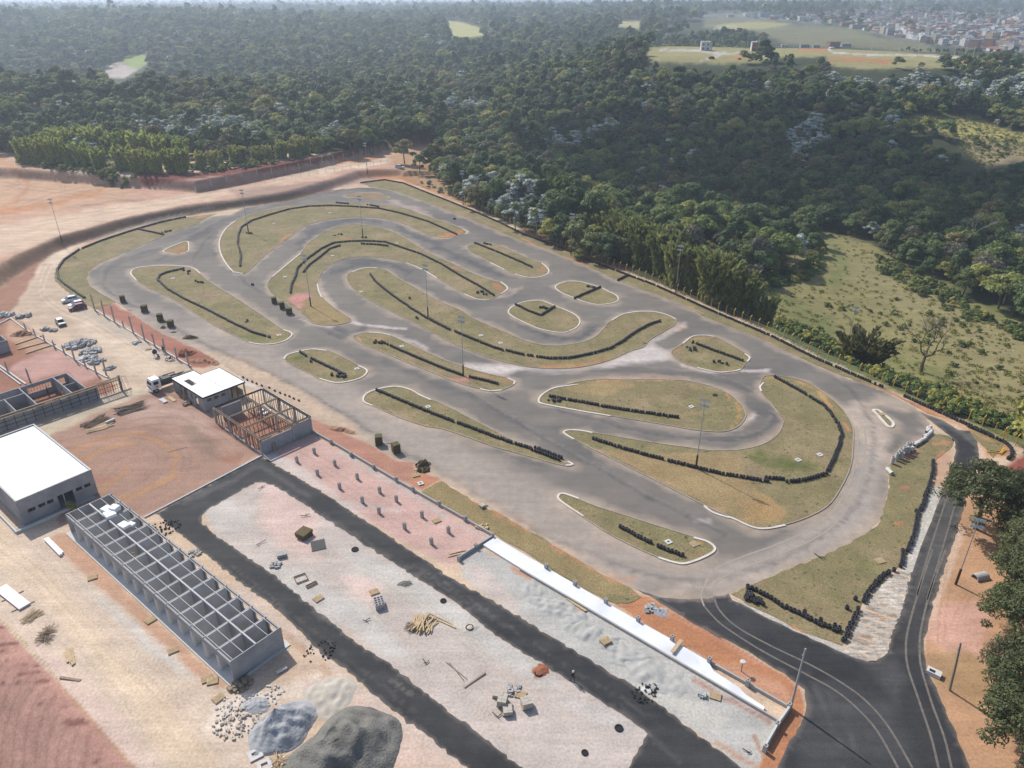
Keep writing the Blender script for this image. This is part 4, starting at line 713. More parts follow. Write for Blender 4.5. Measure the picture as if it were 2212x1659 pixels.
PALEBARK = mat('pale_bark', (.30, .27, .235), (.40, .37, .33), 3, .9, world=False)
CULM = mat('culm', (.28, .23, .07), (.20, .19, .06), 2, .6, world=False)
def quads_mesh(name, P, Nrm, size, asp, mi, mats, extra=None, align=None):
    """many small leaf faces: centres P, normals Nrm"""
    rs = np.random.RandomState(len(P))
    n = len(P)
    Nn = Nrm / (np.linalg.norm(Nrm, axis=1, keepdims=True) + 1e-9)
    ref = rs.normal(size=(n, 3)) if align is None else align + rs.normal(size=(n, 3)) * .18
    U = np.cross(Nn, ref); U /= np.linalg.norm(U, axis=1, keepdims=True) + 1e-9
    V = np.cross(Nn, U)
    s = np.asarray(size).reshape(-1, 1) * np.ones((n, 1)) * .5
    co = np.stack([P - U * s - V * s * asp * .55, P + U * s * .8 - V * s * asp, P + U * s + V * s * asp * .55, P - U * s * .8 + V * s * asp], 1).reshape(-1, 3)
    nv = 4 * n
    fv = np.arange(nv).reshape(n, 4)
    ev, ef, em = ([], [], []) if extra is None else extra
    me = bpy.data.meshes.new(name)
    me.from_pydata([tuple(v) for v in co] + [tuple(v) for v in ev], [], [tuple(int(i) for i in f) for f in fv] + [tuple(nv + i for i in f) for f in ef])
    for m in mats: me.materials.append(m)
    me.polygons.foreach_set('material_index', list(np.asarray(mi).astype(int)) + list(em))
    me.update(); return me
def crown_mesh(name, rad, h, nb, nl, leaf, mats, seed, flat=.75, silver=0.0, base=.35, gap=1.0):
    """crown: nb leafy clumps on an uneven dome, nl leaves each"""
    rs = np.random.RandomState(seed); Ps = []; Ns = []; Ms = []; Ss = []
    for k in range(nb):
        a = rs.uniform(0, 2 * PI); q = math.sqrt(rs.uniform(0, 1)); up = math.sqrt(max(0, 1 - q * q))
        c = np.array([math.cos(a) * q * rad * .78, math.sin(a) * q * rad * .78, h * (base + (1 - base) * (up * .80 + rs.uniform(-.16, .12)))])
        br = rad * rs.uniform(.24, .42) * gap
        d = rs.normal(size=(nl, 3)); d /= np.linalg.norm(d, axis=1, keepdims=True)
        d[:, 2] = np.where(d[:, 2] < -.25, -d[:, 2] * .6, d[:, 2])
        rr = br * rs.uniform(.72, 1.08, (nl, 1))
        Ps.append(c + d * rr * np.array([1, 1, flat])); nn = d + rs.normal(size=d.shape) * .38 + np.array([0, 0, .25]); Ns.append(nn)
        sil = rs.uniform() < silver
        Ms.append(np.where((d[:, 2] > .12) & (rs.uniform(size=nl) < .9), 1, 0) if sil else np.zeros(nl)); Ss.append(rs.uniform(.7, 1.35, nl) * leaf)
    return quads_mesh(name, np.concatenate(Ps), np.concatenate(Ns), np.concatenate(Ss), .62, np.concatenate(Ms), mats)
def trunk_mesh(name, h, r, seed, m=None, limbs=4, spread=2.2):
    rs = random.Random(seed); b = MB()
    top = Vector((rs.uniform(-.4, .4), rs.uniform(-.4, .4), h * .55))
    b.tube([(0, 0, -.6), (0, 0, .2), top * .5, top], [r * 1.5, r, r * .8, r * .6], 7)
    for k in range(limbs):
        a = 2 * PI * k / limbs + rs.uniform(-.5, .5)
        e = top + Vector((math.cos(a) * spread, math.sin(a) * spread, h * rs.uniform(.18, .34)))
        b.tube([top * .92, top.lerp(e, .5) + Vector((0, 0, .3)), e], [r * .5, r * .35, r * .12], 5)
    return b.mesh(name, m or BARK)
def bamboo_mesh(name, rad, h, nc, nl, seed, mats, lean=.25, leaf=.9, droop=1.0):
    rs = np.random.RandomState(seed); Ps = []; Al = []; Ss = []; ev = MB()
    for k in range(nc):
        a = rs.uniform(0, 2 * PI); q = math.sqrt(rs.uniform(0, 1)); b = np.array([math.cos(a) * q * rad * .55, math.sin(a) * q * rad * .55, 0])
        hh = h * rs.uniform(.62, 1.05); out = np.array([math.cos(a), math.sin(a), 0]) * lean * hh * (q * .8 + .2) * rs.uniform(.5, 1.3)
        t = np.sort(rs.uniform(.12, 1.0, nl))[:, None]
        spine = b + np.array([0, 0, 1.]) * hh * (t - .10 * droop * t ** 4) + out * t ** 2
        sp = rs.normal(size=(nl, 3)) * (rad * .16 * (1.08 - .75 * t)) ; sp[:, 2] *= .7
        Ps.append(spine + sp)
        tang = np.array([0, 0, 1.]) * hh * .6 + 2 * out * t + rs.normal(size=(nl, 3)) * hh * .16
        Al.append(tang); Ss.append(rs.uniform(.6, 1.3, nl) * leaf)
        if k % 3 == 0:
            tt = [0, .35, .7]; ev.tube([tuple(b + np.array([0, 0, hh]) * x + out * x * x) for x in tt], [.06, .05, .03], 4, 1, False)
    P = np.concatenate(Ps); A = np.concatenate(Al); A /= np.linalg.norm(A, axis=1, keepdims=True)
    N_ = np.cross(A, rs.normal(size=A.shape)); 
    me = quads_mesh(name, P, N_, np.concatenate(Ss) * .5, 2.6, np.zeros(len(P)), mats, (ev.v, ev.f, ev.m), align=np.cross(N_, A) * 0 + A)
    return me
def bare_mesh(name, h, r, seed, m, depth=5, spread=.55, up=.25, flat=False):
    rs = random.Random(seed); b = MB()
    def grow(p, d, L, rad, k):
        q = p + d * L; mid = p.lerp(q, .5) + Vector((rs.gauss(0, .06), rs.gauss(0, .06), rs.gauss(0, .04))) * L
        b.tube([p, mid, q], [rad, rad * .85, rad * .68], 5 if k > 2 else 3, 0, False)
        if k == 0: return
        for _ in range(2 if rs.random() < .45 else 3):
            v = Vector((rs.gauss(0, 1), rs.gauss(0, 1), rs.gauss(0, .6))); v = (d + v.normalized() * spread + Vector((0, 0, up if not flat else up * (k / depth)))).normalized()
            grow(q, v, L * rs.uniform(.62, .86), rad * rs.uniform(.5, .68), k - 1)
    grow(Vector((0, 0, -.3)), Vector((rs.uniform(-.1, .1), rs.uniform(-.1, .1), 1)).normalized(), h * .30, r, depth)
    return b.mesh(name, m)
# ---- the kinds of tree; every crown differs
KINDS = {}
def kind(nm, crowns, tr): KINDS[nm] = (crowns, tr)
kind('broad', [crown_mesh('broad_crown', 4.6, 9.0, 22, 120, .62, [LEAF], s) for s in (1, 2, 3, 4)], trunk_mesh('broad_trunk', 9, .26, 1))
kind('dark', [crown_mesh('dark_crown', 4.2, 9.6, 20, 120, .62, [LEAF_D], s, .85) for s in (11, 12, 13)], trunk_mesh('dark_trunk', 9.6, .28, 2))
kind('olive', [crown_mesh('olive_crown', 4.4, 8.4, 20, 105, .60, [LEAF_O], s, .7) for s in (21, 22)], trunk_mesh('olive_trunk', 8.4, .24, 3))
kind('grey', [crown_mesh('grey_crown', 3.8, 8.6, 18, 60, .5, [LEAF_G], s, .7) for s in (31, 32)], trunk_mesh('grey_trunk', 8.6, .2, 4, PALEBARK, 6, 2.6))
kind('silver', [crown_mesh('silver_crown', 4.0, 9.2, 22, 95, .55, [LEAF, SILVER], s, .55, .92) for s in (41, 42, 43)], trunk_mesh('silver_trunk', 9.2, .2, 5, PALEBARK))
kind('tall', [crown_mesh('tall_crown', 3.0, 13.5, 20, 110, .60, [LEAF_D], s, 1.1, 0, .30) for s in (51, 52)], trunk_mesh('tall_trunk', 13.5, .26, 6))
KIND_LABEL = {'broad': 'mid green round crowned tree in the wood right of the circuit fence', 'dark': 'dark green dense crowned tree in the wood right of the circuit fence', 'olive': 'olive yellow crowned tree in the wood right of the circuit fence',
              'grey': 'grey thin leaved half bare tree in the wood right of the circuit fence', 'silver': 'tree with silvery white leaf tufts in the wood right of the circuit fence', 'tall': 'tall narrow dark tree rising in the wood right of the circuit fence'}
KIND_LABEL_L = {k: v.replace('in the wood right of the circuit fence', 'in the wood behind the red earth bank').replace('rising in', 'rising from') for k, v in KIND_LABEL.items()}
# low plants and bamboo variants
BUSH = [crown_mesh('bush_crown', 1.5, 1.9, 8, 70, .42, [LEAF], s, .9, 0, .15) for s in (61, 62)] + [crown_mesh('bush_crown', 1.3, 1.4, 7, 60, .36, [LEAF_D], 63, .9, 0, .15)]
def tuft_mesh(name, seed, m, h=.4, n=20, w=.55):
    rs = np.random.RandomState(seed); a = rs.uniform(0, 2 * PI, n); q = rs.uniform(0, w, n)
    P = np.stack([np.cos(a) * q, np.sin(a) * q, rs.uniform(.2, .6, n) * h], 1); A = np.stack([np.cos(a) * .5, np.sin(a) * .5, np.ones(n)], 1)
    N_ = np.stack([np.sin(a), -np.cos(a), rs.normal(size=n) * .3], 1)
    return quads_mesh(name, P, N_, np.full(n, h * .32), 2.2, np.zeros(n), [m], align=A)
STRAWL = leaf_mat('straw_blade', (0.432, 0.360, 0.204), (0.576, 0.492, 0.300), (0.504, 0.420, 0.240), .4)
TUFT = [tuft_mesh('tuft', 71, STRAWL), tuft_mesh('tuft', 72, STRAWL), tuft_mesh('tuft', 73, BAMB_L, .6)]
BAMBOO = [bamboo_mesh('bamboo_leaves', 3.9, 11.5, 40, 95, s, [BAMB, CULM], .24, 1.15) for s in (81, 82, 83)]
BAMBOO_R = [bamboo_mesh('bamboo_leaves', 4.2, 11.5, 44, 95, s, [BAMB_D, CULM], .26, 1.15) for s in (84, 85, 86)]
CANE = [bamboo_mesh('cane_leaves', 2.6, 7.0, 22, 70, s, [BAMB_L, CULM], .20, .9) for s in (91, 92)]
# ---- scattering by one object with geometry nodes (for the wood that reads as one mass)
def scatter(name, meshes, items, label=None, cat=None):
    """items: (x, y, z, rot, scale, variant)"""
    col = bpy.data.collections.new(name + '_kinds')
    for i, me in enumerate(meshes):
        o = bpy.data.objects.new('%s_kind_%02d' % (name, i), me); col.objects.link(o)
    A = np.array(items, float)
    me = bpy.data.meshes.new(name); me.vertices.add(len(A)); me.vertices.foreach_set('co', A[:, :3].astype(np.float32).ravel())
    for nm, c, ty in (('rot', 3, 'FLOAT'), ('siz', 4, 'FLOAT'), ('idx', 5, 'INT')):
        at = me.attributes.new(nm, ty, 'POINT'); at.data.foreach_set('value', A[:, c].astype(np.int32 if ty == 'INT' else np.float32))
    o = mesh_obj(name, me)
    ng = bpy.data.node_groups.new(name + '_scatter', 'GeometryNodeTree')
    ng.interface.new_socket('Geometry', in_out='INPUT', socket_type='NodeSocketGeometry'); ng.interface.new_socket('Geometry', in_out='OUTPUT', socket_type='NodeSocketGeometry')
    N = ng.nodes; L = ng.links; gi = N.new('NodeGroupInput'); go = N.new('NodeGroupOutput')
    ci = N.new('GeometryNodeCollectionInfo'); ci.inputs['Collection'].default_value = col; ci.inputs['Separate Children'].default_value = True; ci.inputs['Reset Children'].default_value = True
    ip = N.new('GeometryNodeInstanceOnPoints'); ip.inputs['Pick Instance'].default_value = True
    mp = N.new('GeometryNodeMeshToPoints'); mp.inputs['Radius'].default_value = .01
    def named(nm, ty):
        a = N.new('GeometryNodeInputNamedAttribute'); a.data_type = ty; a.inputs['Name'].default_value = nm; return a.outputs['Attribute']
    cx = N.new('ShaderNodeCombineXYZ'); L.new(named('rot', 'FLOAT'), cx.inputs['Z'])
    L.new(gi.outputs[0], mp.inputs['Mesh']); L.new(mp.outputs[0], ip.inputs['Points']); L.new(ci.outputs[0], ip.inputs['Instance'])
    L.new(named('idx', 'INT'), ip.inputs['Instance Index']); L.new(cx.outputs[0], ip.inputs['Rotation']); L.new(named('siz', 'FLOAT'), ip.inputs['Scale'])
    L.new(ip.outputs[0], go.inputs[0])
    md = o.modifiers.new('scatter', 'NODES'); md.node_group = ng
    return tag(o, label, cat, None, 'stuff')
# ---- where trees may not stand (survey outlines)
CLEAR = [px('F', -900, 330, 0, 330, 30, 338, 300, 345, 420, 350, 560, 340, 700, 325, 830, 318, 860, 318, 935, 300, 945, 330, 915, 370, 960, 400, 1000, 440, 1100, 490, 1200, 540, 1330, 590, 1500, 660, 1600, 705, 1700, 740, 1900, 830, 2100, 920, 2300, 1020, 2330, 1300, 2330, 2600, -900, 2600),
         px('R1', 380, 640, 460, 560, 560, 460, 760, 400, 730, 280, 800, 215, 930, 225, 1100, 290, 1300, 400, 1560, 540, 1720, 600, 1800, 700, 2000, 780, 2300, 900, 2420, 960, 2420, 1900, 1800, 1600, 900, 1150, 440, 880),
         px('T3', 1330, 860, 1400, 820, 1560, 800, 1760, 815, 1900, 820, 2050, 890, 2330, 950, 2330, 1090, 2100, 1080, 1950, 1180, 1830, 1100, 1700, 960, 1560, 910, 1400, 920),
         FIELD,
         px('T1', -300, 640, 0, 690, 180, 640, 300, 610, 330, 640, 120, 740, 0, 790, -300, 860),
         px('T1', 700, 490, 790, 430, 930, 380, 1030, 370, 1040, 430, 970, 500, 870, 570, 740, 560),
         px('T2', 850, 140, 960, 140, 1100, 185, 1220, 240, 1000, 270, 890, 255), px('T2', 2030, 150, 2230, 140, 2230, 200, 2050, 190),
         px('T3', -420, 240, 0, 130, 300, 110, 520, 150, 1000, 190, 1200, 260, 1500, 290, 1700, 380, 1000, 320, 800, 330, 560, 320, 300, 190, 0, 215)]
LIMS = [(0, 420), (90, 420), (340, 560), (480, 790), (380, 640), (640, 1400), (850, 2800), (850, 2800), (690, 1700)]
def cleared(X, Y, Zc):
    PX, PY = proj(X, Y, Zc); out = np.zeros(X.shape, bool)
    TX, TY_ = proj(X, Y, Zc + 11)      # a crown must not stand in front of a far clearing either
    for k, (p, l) in enumerate(zip(CLEAR, LIMS)):
        out |= (spoly(PX, PY, p) > 0) & (Y > l[0]) & (Y < l[1])
        if k in (2, 3, 4, 5, 6, 7, 8): out |= (spoly(TX, TY_, p) > 0) & (Y > l[0] - 170) & (Y < l[1])
    TX2, TY2 = proj(X, Y, Zc + 14); out |= (spoly(TX2, TY2, TOWN) > 0) & (Y > 700) & (Y < 2300) & (np.sin(X * 12.7 + Y * 3.1) > -.75)
    tw = (spoly(PX, PY, TOWN) > 0) & (Y > 800) & (Y < 2700)
    return out, tw
def jitter_grid(y0, y1, sp, seed, margin=1.06, xr=.70):
    rs = np.random.RandomState(seed); xs = []; ys = []
    for y in np.arange(y0, y1, sp * .9):
        w = y * xr * margin + 12
        x = np.arange(-w, w, sp); xs.append(x + rs.uniform(-.42, .42, x.size) * sp); ys.append(np.full(x.size, y) + rs.uniform(-.42, .42, x.size) * sp)
    return np.concatenate(xs), np.concatenate(ys), rs
SILV = [px('T3', 800, 480, 900, 460, 1060, 470, 1300, 430, 1600, 450, 2212, 480, 2500, 500, 2500, 640, 2100, 620, 1900, 640, 1500, 600, 1240, 600, 1040, 580, 820, 560), px('T1', 880, 790, 1200, 780, 1500, 760, 1900, 850, 1900, 900, 1400, 920, 900, 830),
        px('T1', 480, 890, 700, 890, 800, 940, 600, 960), px('T2', 990, 1200, 1200, 1160, 1400, 1250, 1750, 1220, 1700, 1320, 1450, 1340, 1000, 1320), px('T2', 1380, 870, 1650, 870, 1900, 950, 1700, 1010, 1500, 960), px('T3', 560, 880, 700, 850, 880, 880, 800, 960, 650, 1100, 560, 1010),
        px('T3', 690, 760, 790, 760, 790, 810, 690, 800), px('M2', 20, 30, 420, 40, 380, 100, 60, 110), px('T2', 1380, 1400, 1500, 1400, 1520, 1480, 1380, 1470), px('T2', 390, 600, 500, 600, 500, 640, 390, 640), px('T2', 810, 650, 1200, 670, 1200, 710, 810, 700), px('T3', 330, 540, 480, 550, 480, 580, 330, 570)]
SLIM = [(430, 620), (300, 700), (300, 700), (230, 420), (260, 480), (300, 480), (330, 480), (200, 330), (200, 330), (400, 700), (400, 600), (400, 600)]
kinds_order = []; kind_range = {}
for k, (cr, tr) in KINDS.items(): kind_range[k] = (len(kinds_order), len(cr)); kinds_order += cr
def pick(rs, n, X, Y, Zc):
    PX, PY = proj(X, Y, Zc + 8)
    u = rs.uniform(size=n); zone = vnoise(X, Y, 38, 1.1)
    k = np.where(u < .40, 0, np.where(u < .68, 1, np.where(u < .77, 2, np.where(u < .855, 3, np.where(u < .88, 4, 5)))))
    k = np.where((zone > .55) & (u < .45), 2, k); k = np.where((zone < -.5) & (u < .6), 1, k)
    for p, l in zip(SILV, SLIM):
        k = np.where((spoly(PX, PY, p) > -3) & (Y > l[0]) & (Y < l[1]) & (rs.uniform(size=n) < (.80 if l[0] >= 430 else .55)), 4, k)
    return k
KN = list(KINDS)
trees = []
for (y0, y1, sp, sc0, sd) in ((62, 210, 6.2, .95, 21), (210, 420, 5.0, .77, 5), (420, 760, 5.7, .87, 6), (760, 1250, 8.6, 1.08, 8), (1250, 2100, 15, 1.5, 9), (2100, 4200, 26, 1.7, 10), (4200, 7000, 60, 2.2, 12)):
    X, Y, rs = jitter_grid(y0, y1, sp, sd, 1.06, 1.0 if y0 < 700 else .72)
    if y0 < 100: k0 = X / Y > .70; X, Y = X[k0], Y[k0]
    Zc = H(X, Y); cl, tw = cleared(X, Y, Zc)
    PXa, PYa = proj(X, Y, Zc); scrub = (PXa > 1650) & (Y > 585) & (Y < 1250)
    keep = ~cl & (~tw | (rs.uniform(size=X.size) < .10)) & (~scrub | (rs.uniform(size=X.size) < .3))
    X, Y, Zc = X[keep], Y[keep], Zc[keep]
    kk = pick(rs, X.size, X, Y, Zc); S = sc0 * rs.uniform(.52, 1.38, X.size); rot = rs.uniform(0, 2 * PI, X.size)
    S = np.where(rs.uniform(size=X.size) < .12, S * 1.3, S); PXb, PYb = proj(X, Y, Zc); S = np.where((PXb > 1650) & (Y > 585) & (Y < 1250), S * .42, S)
    for i in range(X.size): trees.append((X[i], Y[i], Zc[i], rot[i], S[i], int(kk[i]), rs.randint(0, 99)))
# the 300 trees that show largest become things of their own: trunk and crown
def in_frame(x, y, z):
    a, b = proj(np.array([x]), np.array([y]), np.array([z + 6])); return -60 < a[0] < 2272 and b[0] < 1700
trees.sort(key=lambda t: (0 if in_frame(*t[:3]) else 1, math.hypot(t[0], t[1]) / t[4]))
def tree_thing(x, y, z, rot, s, crown, trunk, label, name='forest_tree', cat='tree', group=None):
    t = thing(name, label, cat, (x, y, z), rot, group); t.scale = (s, s, s)
    mesh_obj('crown', crown, t)
    if trunk: mesh_obj('trunk', trunk, t)
    return t
NT = 272
for (x, y, z, rot, s, k, v) in trees[:NT]:
    nm = KN[k]; cr, tr = KINDS[nm]
    lab = (KIND_LABEL if x > -25 else KIND_LABEL_L)[nm]
    tree_thing(x, y, z, rot, s, cr[v % len(cr)], tr, lab, 'forest_tree', 'tree', '%s trees of the %s wood' % (nm, 'right' if x > -25 else 'back'))
rest = [(x, y, z - .4, rot, s, kind_range[KN[k]][0] + v % kind_range[KN[k]][1]) for (x, y, z, rot, s, k, v) in trees[NT:]]
scatter('forest', kinds_order, rest, 'dense green forest covering the valley and hills behind the circuit', 'forest')
# undergrowth below the forest edges and beyond the fence
bz = []
rs = np.random.RandomState(77)
for poly, n, sc in ((px('R1', 470, 880, 900, 1080, 1300, 1280, 1700, 1470, 2212, 1650, 2212, 1580, 1750, 1400, 1700, 1340, 1300, 1230, 1000, 1120, 800, 930, 560, 850), 520, .85), (px('R1', 400, 560, 700, 420, 740, 300, 840, 330, 830, 480, 700, 560, 480, 620), 110, .8), (px('R1', 1150, 340, 1500, 540, 1750, 650, 1900, 800, 2212, 900, 2212, 1000, 1900, 860, 1600, 720, 1400, 620, 1200, 480), 130, .9),
                    (px('R1', 500, 650, 1200, 500, 1800, 800, 2212, 1100, 2212, 1500, 1500, 1150, 900, 800), 60, .6), (px('T3', 1400, 880, 1900, 900, 2200, 1000, 2000, 1140, 1800, 960), 50, .9), (px('T1', -100, 700, 300, 620, 300, 660, 0, 800), 40, 1.1), (px('T1', 100, 1130, 700, 1240, 930, 1190, 1400, 1210, 2212, 1090, 2212, 1060, 1300, 1160, 900, 1160, 400, 1120, 100, 1090), 230, 1.0),
                    (px('M1', 1200, 20, 1550, 150, 1700, 220, 1760, 200, 1600, 120, 1400, 40), 40, .7), (px('T1', 700, 1260, 760, 1230, 960, 1240, 960, 1290, 800, 1310), 26, .8)):
    xs = [p[0] for p in poly]; ys = [p[1] for p in poly]; c = 0
    while c < n:
        a, b = rs.uniform(min(xs), max(xs)), rs.uniform(min(ys), max(ys))
        if spoly(np.array([a]), np.array([b]), poly)[0] < 0: continue
        p = GT((a, b)); bz.append((p.x, p.y, p.z - .2, rs.uniform(0, 6.3), sc * rs.uniform(.5, 1.4), rs.randint(0, 3))); c += 1
scatter('undergrowth', BUSH, bz, 'low green undergrowth along the fence and wood edges', 'undergrowth')
# tall grass of the meadows
tz_ = []
for poly, n, lim in ((CLEAR[1], 1500, 420), (CLEAR[2], 1500, 600)):
    xs = [p[0] for p in poly if -50 < p[0] < 2300]; ys = [p[1] for p in poly if p[1] < 1250]; c = 0
    a = rs.uniform(min(xs), 2290, n * 3); b = rs.uniform(min(ys), max(ys), n * 3); ok = spoly(a, b, poly) > 0
    for aa, bb in list(zip(a[ok], b[ok]))[:n]:
        p = G((aa, bb), -9) if lim == 420 else GT((aa, bb))
        zz = hz(p.x, p.y)
        if seg_signed(np.array([p.x]), np.array([p.y]), FENCE)[0] < 4: continue
        tz_.append((p.x, p.y, zz, rs.uniform(0, 6.3), rs.uniform(.6, 1.5), rs.choice([0, 1, 2], p=[.28, .24, .48])))
scatter('meadow_grass', TUFT, tz_, 'tufts of dry tall grass over the meadows beyond the fence', 'grass')
# ---- single plants one can point to
def bamboo_row(line, n, meshes, s0, label, group, name='bamboo_clump', seed=3, wid=2.5):
    rr = random.Random(seed); L = [Vector((p.x, p.y, 0)) for p in line]; ln = [0]
    for a, b in zip(L[:-1], L[1:]): ln.append(ln[-1] + (b - a).length)
    for i in range(n):
        t = (i + .5 + rr.uniform(-.3, .3)) / n * ln[-1]; j = max(k for k in range(len(L) - 1) if ln[k] <= t)
        p = L[j].lerp(L[j + 1], (t - ln[j]) / (ln[j + 1] - ln[j])); x, y = p.x + rr.uniform(-wid, wid), p.y + rr.uniform(-wid, wid)
        me = meshes[i % len(meshes)]; t_ = tag(mesh_obj(name, me), label, 'bamboo', group)
        s = s0 * rr.uniform(.8, 1.15); t_.location = (x, y, hz(x, y) - .2); t_.scale = (s, s, s); t_.rotation_euler = (0, 0, rr.uniform(0, 6.3))
right_row = [G(p, -1.5) for p in px('M2', 900, 300, 1080, 450, 1300, 560, 1500, 640, 1700, 740, 1860, 800)]
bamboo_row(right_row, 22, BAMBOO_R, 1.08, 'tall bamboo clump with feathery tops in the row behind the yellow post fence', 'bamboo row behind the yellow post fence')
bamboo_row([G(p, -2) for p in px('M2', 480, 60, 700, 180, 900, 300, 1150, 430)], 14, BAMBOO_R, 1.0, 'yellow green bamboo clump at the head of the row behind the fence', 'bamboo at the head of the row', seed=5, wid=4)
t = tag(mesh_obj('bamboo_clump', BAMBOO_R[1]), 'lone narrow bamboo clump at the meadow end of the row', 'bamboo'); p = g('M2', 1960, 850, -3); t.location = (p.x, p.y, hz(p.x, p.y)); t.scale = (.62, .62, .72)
p = g('R1', 1080, 1110, -3)
t = tag(mesh_obj('bamboo_clump', bamboo_mesh('bamboo_leaves', 6.5, 12, 36, 110, 88, [LEAF_O, CULM], .55, 1.15, 1.6)), 'large drooping bamboo clump beside the floodlight mast at the meadow edge', 'bamboo'); t.location = (p.x, p.y, hz(p.x, p.y)); t.scale = (.82, .82, .9)
bamboo_row([GT(q) for q in px('T1', 150, 1120, 400, 1130, 700, 1190, 900, 1180, 1150, 1200, 1330, 1180)], 17, BAMBOO, .95, 'bushy bamboo clump on top of the red earth bank', 'bamboo on the red earth bank', seed=8, wid=3)
bamboo_row([GT(q) for q in px('T1', 250, 1060, 600, 1060, 900, 1090, 1300, 1120)], 18, BAMBOO, 1.0, 'bamboo clump in the second rank above the red earth bank', 'bamboo second rank above the bank', seed=18, wid=5)
bamboo_row([GT(q) for q in px('T1', 1400, 1170, 1700, 1120, 2000, 1090, 2212, 1060)], 18, CANE, 1.05, 'pale green tall cane clump along the top of the red bank', 'cane along the red bank', 'cane_clump', 9, 3)
def lone(reg, x, y, kindn, s, label, v=0, z=None, name='tree', rot=0.0):
    q = px(reg, x, y)[0]; p = GT(q) if z is None else G(q, z); cr, tr = KINDS[kindn]
    return tree_thing(p.x, p.y, hz(p.x, p.y), rot, s, cr[v % len(cr)], tr, label, name)
lone('T2', 585, 1135, 'olive', 1.25, 'single spreading tree with a bare trunk beside the silver car', 1)
lone('T2', 210, 1035, 'olive', 1.05, 'slim tree with thin trunk on the grass above the red bank', 0)
lone('T2', 925, 1330, 'broad', 1.3, 'leafy tree with visible trunk at the fence corner', 2)
lone('T2', 690, 1200, 'dark', .75, 'low dark tree right of the silver car', 0)
def bare(reg, x, y, h, r, seed, m, label, name='bare_tree', **kw):
    p = GT(px(reg, x, y)[0]); o = tag(mesh_obj(name, bare_mesh(name, h, r, seed, m, **kw)), label, 'tree'); o.location = p; return o
bare('R1', 1500, 1190, 15, .42, 4, BARK, 'dead dark tree with forked bare branches in the meadow', depth=6, spread=.75, up=.12)
bare('R1', 1830, 390, 15, .32, 12, PALEBARK, 'bare pale tree with flat white crown at the meadow edge', depth=6, spread=.8, up=.12, flat=True)
bare('R1', 2120, 400, 10, .25, 22, PALEBARK, 'grey leafless tree at the right edge of the wood', depth=6, spread=.7, up=.1)
# large trees over the access road on the right
BIGL = [crown_mesh('big_crown', 7.0, 11.5, 95, 125, .30, [ROADLEAF], s, .6, 0, .36, .50) for s in (101, 102)] + [crown_mesh('big_crown', 7.0, 11, 90, 95, .28, [ROADTWIG], 103, .6, 0, .34, .50)]
BIGT = [trunk_mesh('big_trunk', 11.5, .34, 201, BARK, 7, 4.0), trunk_mesh('big_trunk', 11, .3, 202, BARK, 6, 3.8)]
for i, (reg, x, y, s, c, lab) in enumerate((
        ('R2', 1875, 890, 1.0, 0, 'large dark tree leaning over the access road, its crown above the tarmac'), ('R2', 2090, 830, .8, 2, 'olive tree with grey twigs behind the large road tree'), ('R2', 2250, 1010, .95, 0, 'dark tree on the orange bank at the right edge, below the red patch'),
        ('R2', 2130, 1010, .55, 1, 'smaller bushy tree right of the floodlight mast on the bank'), ('R2', 2270, 1330, 1.0, 1, 'dense tree at the right edge beside the concrete pipe end'), ('C5', 2105, 800, .72, 1, 'bushy tree with a leafy spur reaching towards the road fork'), ('C5', 2290, 980, 1.0, 0, 'dark tree at the right edge level with the road fork'),
        ('C5', 2120, 1130, .62, 2, 'small olive tree with bare twigs behind the wooden pole'), ('C5', 2185, 1330, .8, 1, 'green tree above the lower right orange slope'), ('C5', 2190, 1620, .85, 0, 'lowest tree at the bottom right corner of the slope'), ('C5', 2120, 640, .5, 0, 'low dark tree on the bank between the pipe end and the wooden pole'), ('C5', 2330, 700, 1.0, 0, 'tall dark tree cut by the right edge above the fork'), ('C5', 2215, 300, .7, 1, 'dark tree between the pipe end and the large road tree'), ('C5', 2240, 540, .85, 1, 'broad dark tree on the bank above the wooden pole'), ('C5', 2160, 1480, .5, 0, 'small bushy tree low on the right slope'))):
    p = g(reg, x, y); tree_thing(p.x, p.y, hz(p.x, p.y), i * 1.3, s, BIGL[c], BIGT[i % 2], lab, 'roadside_tree')
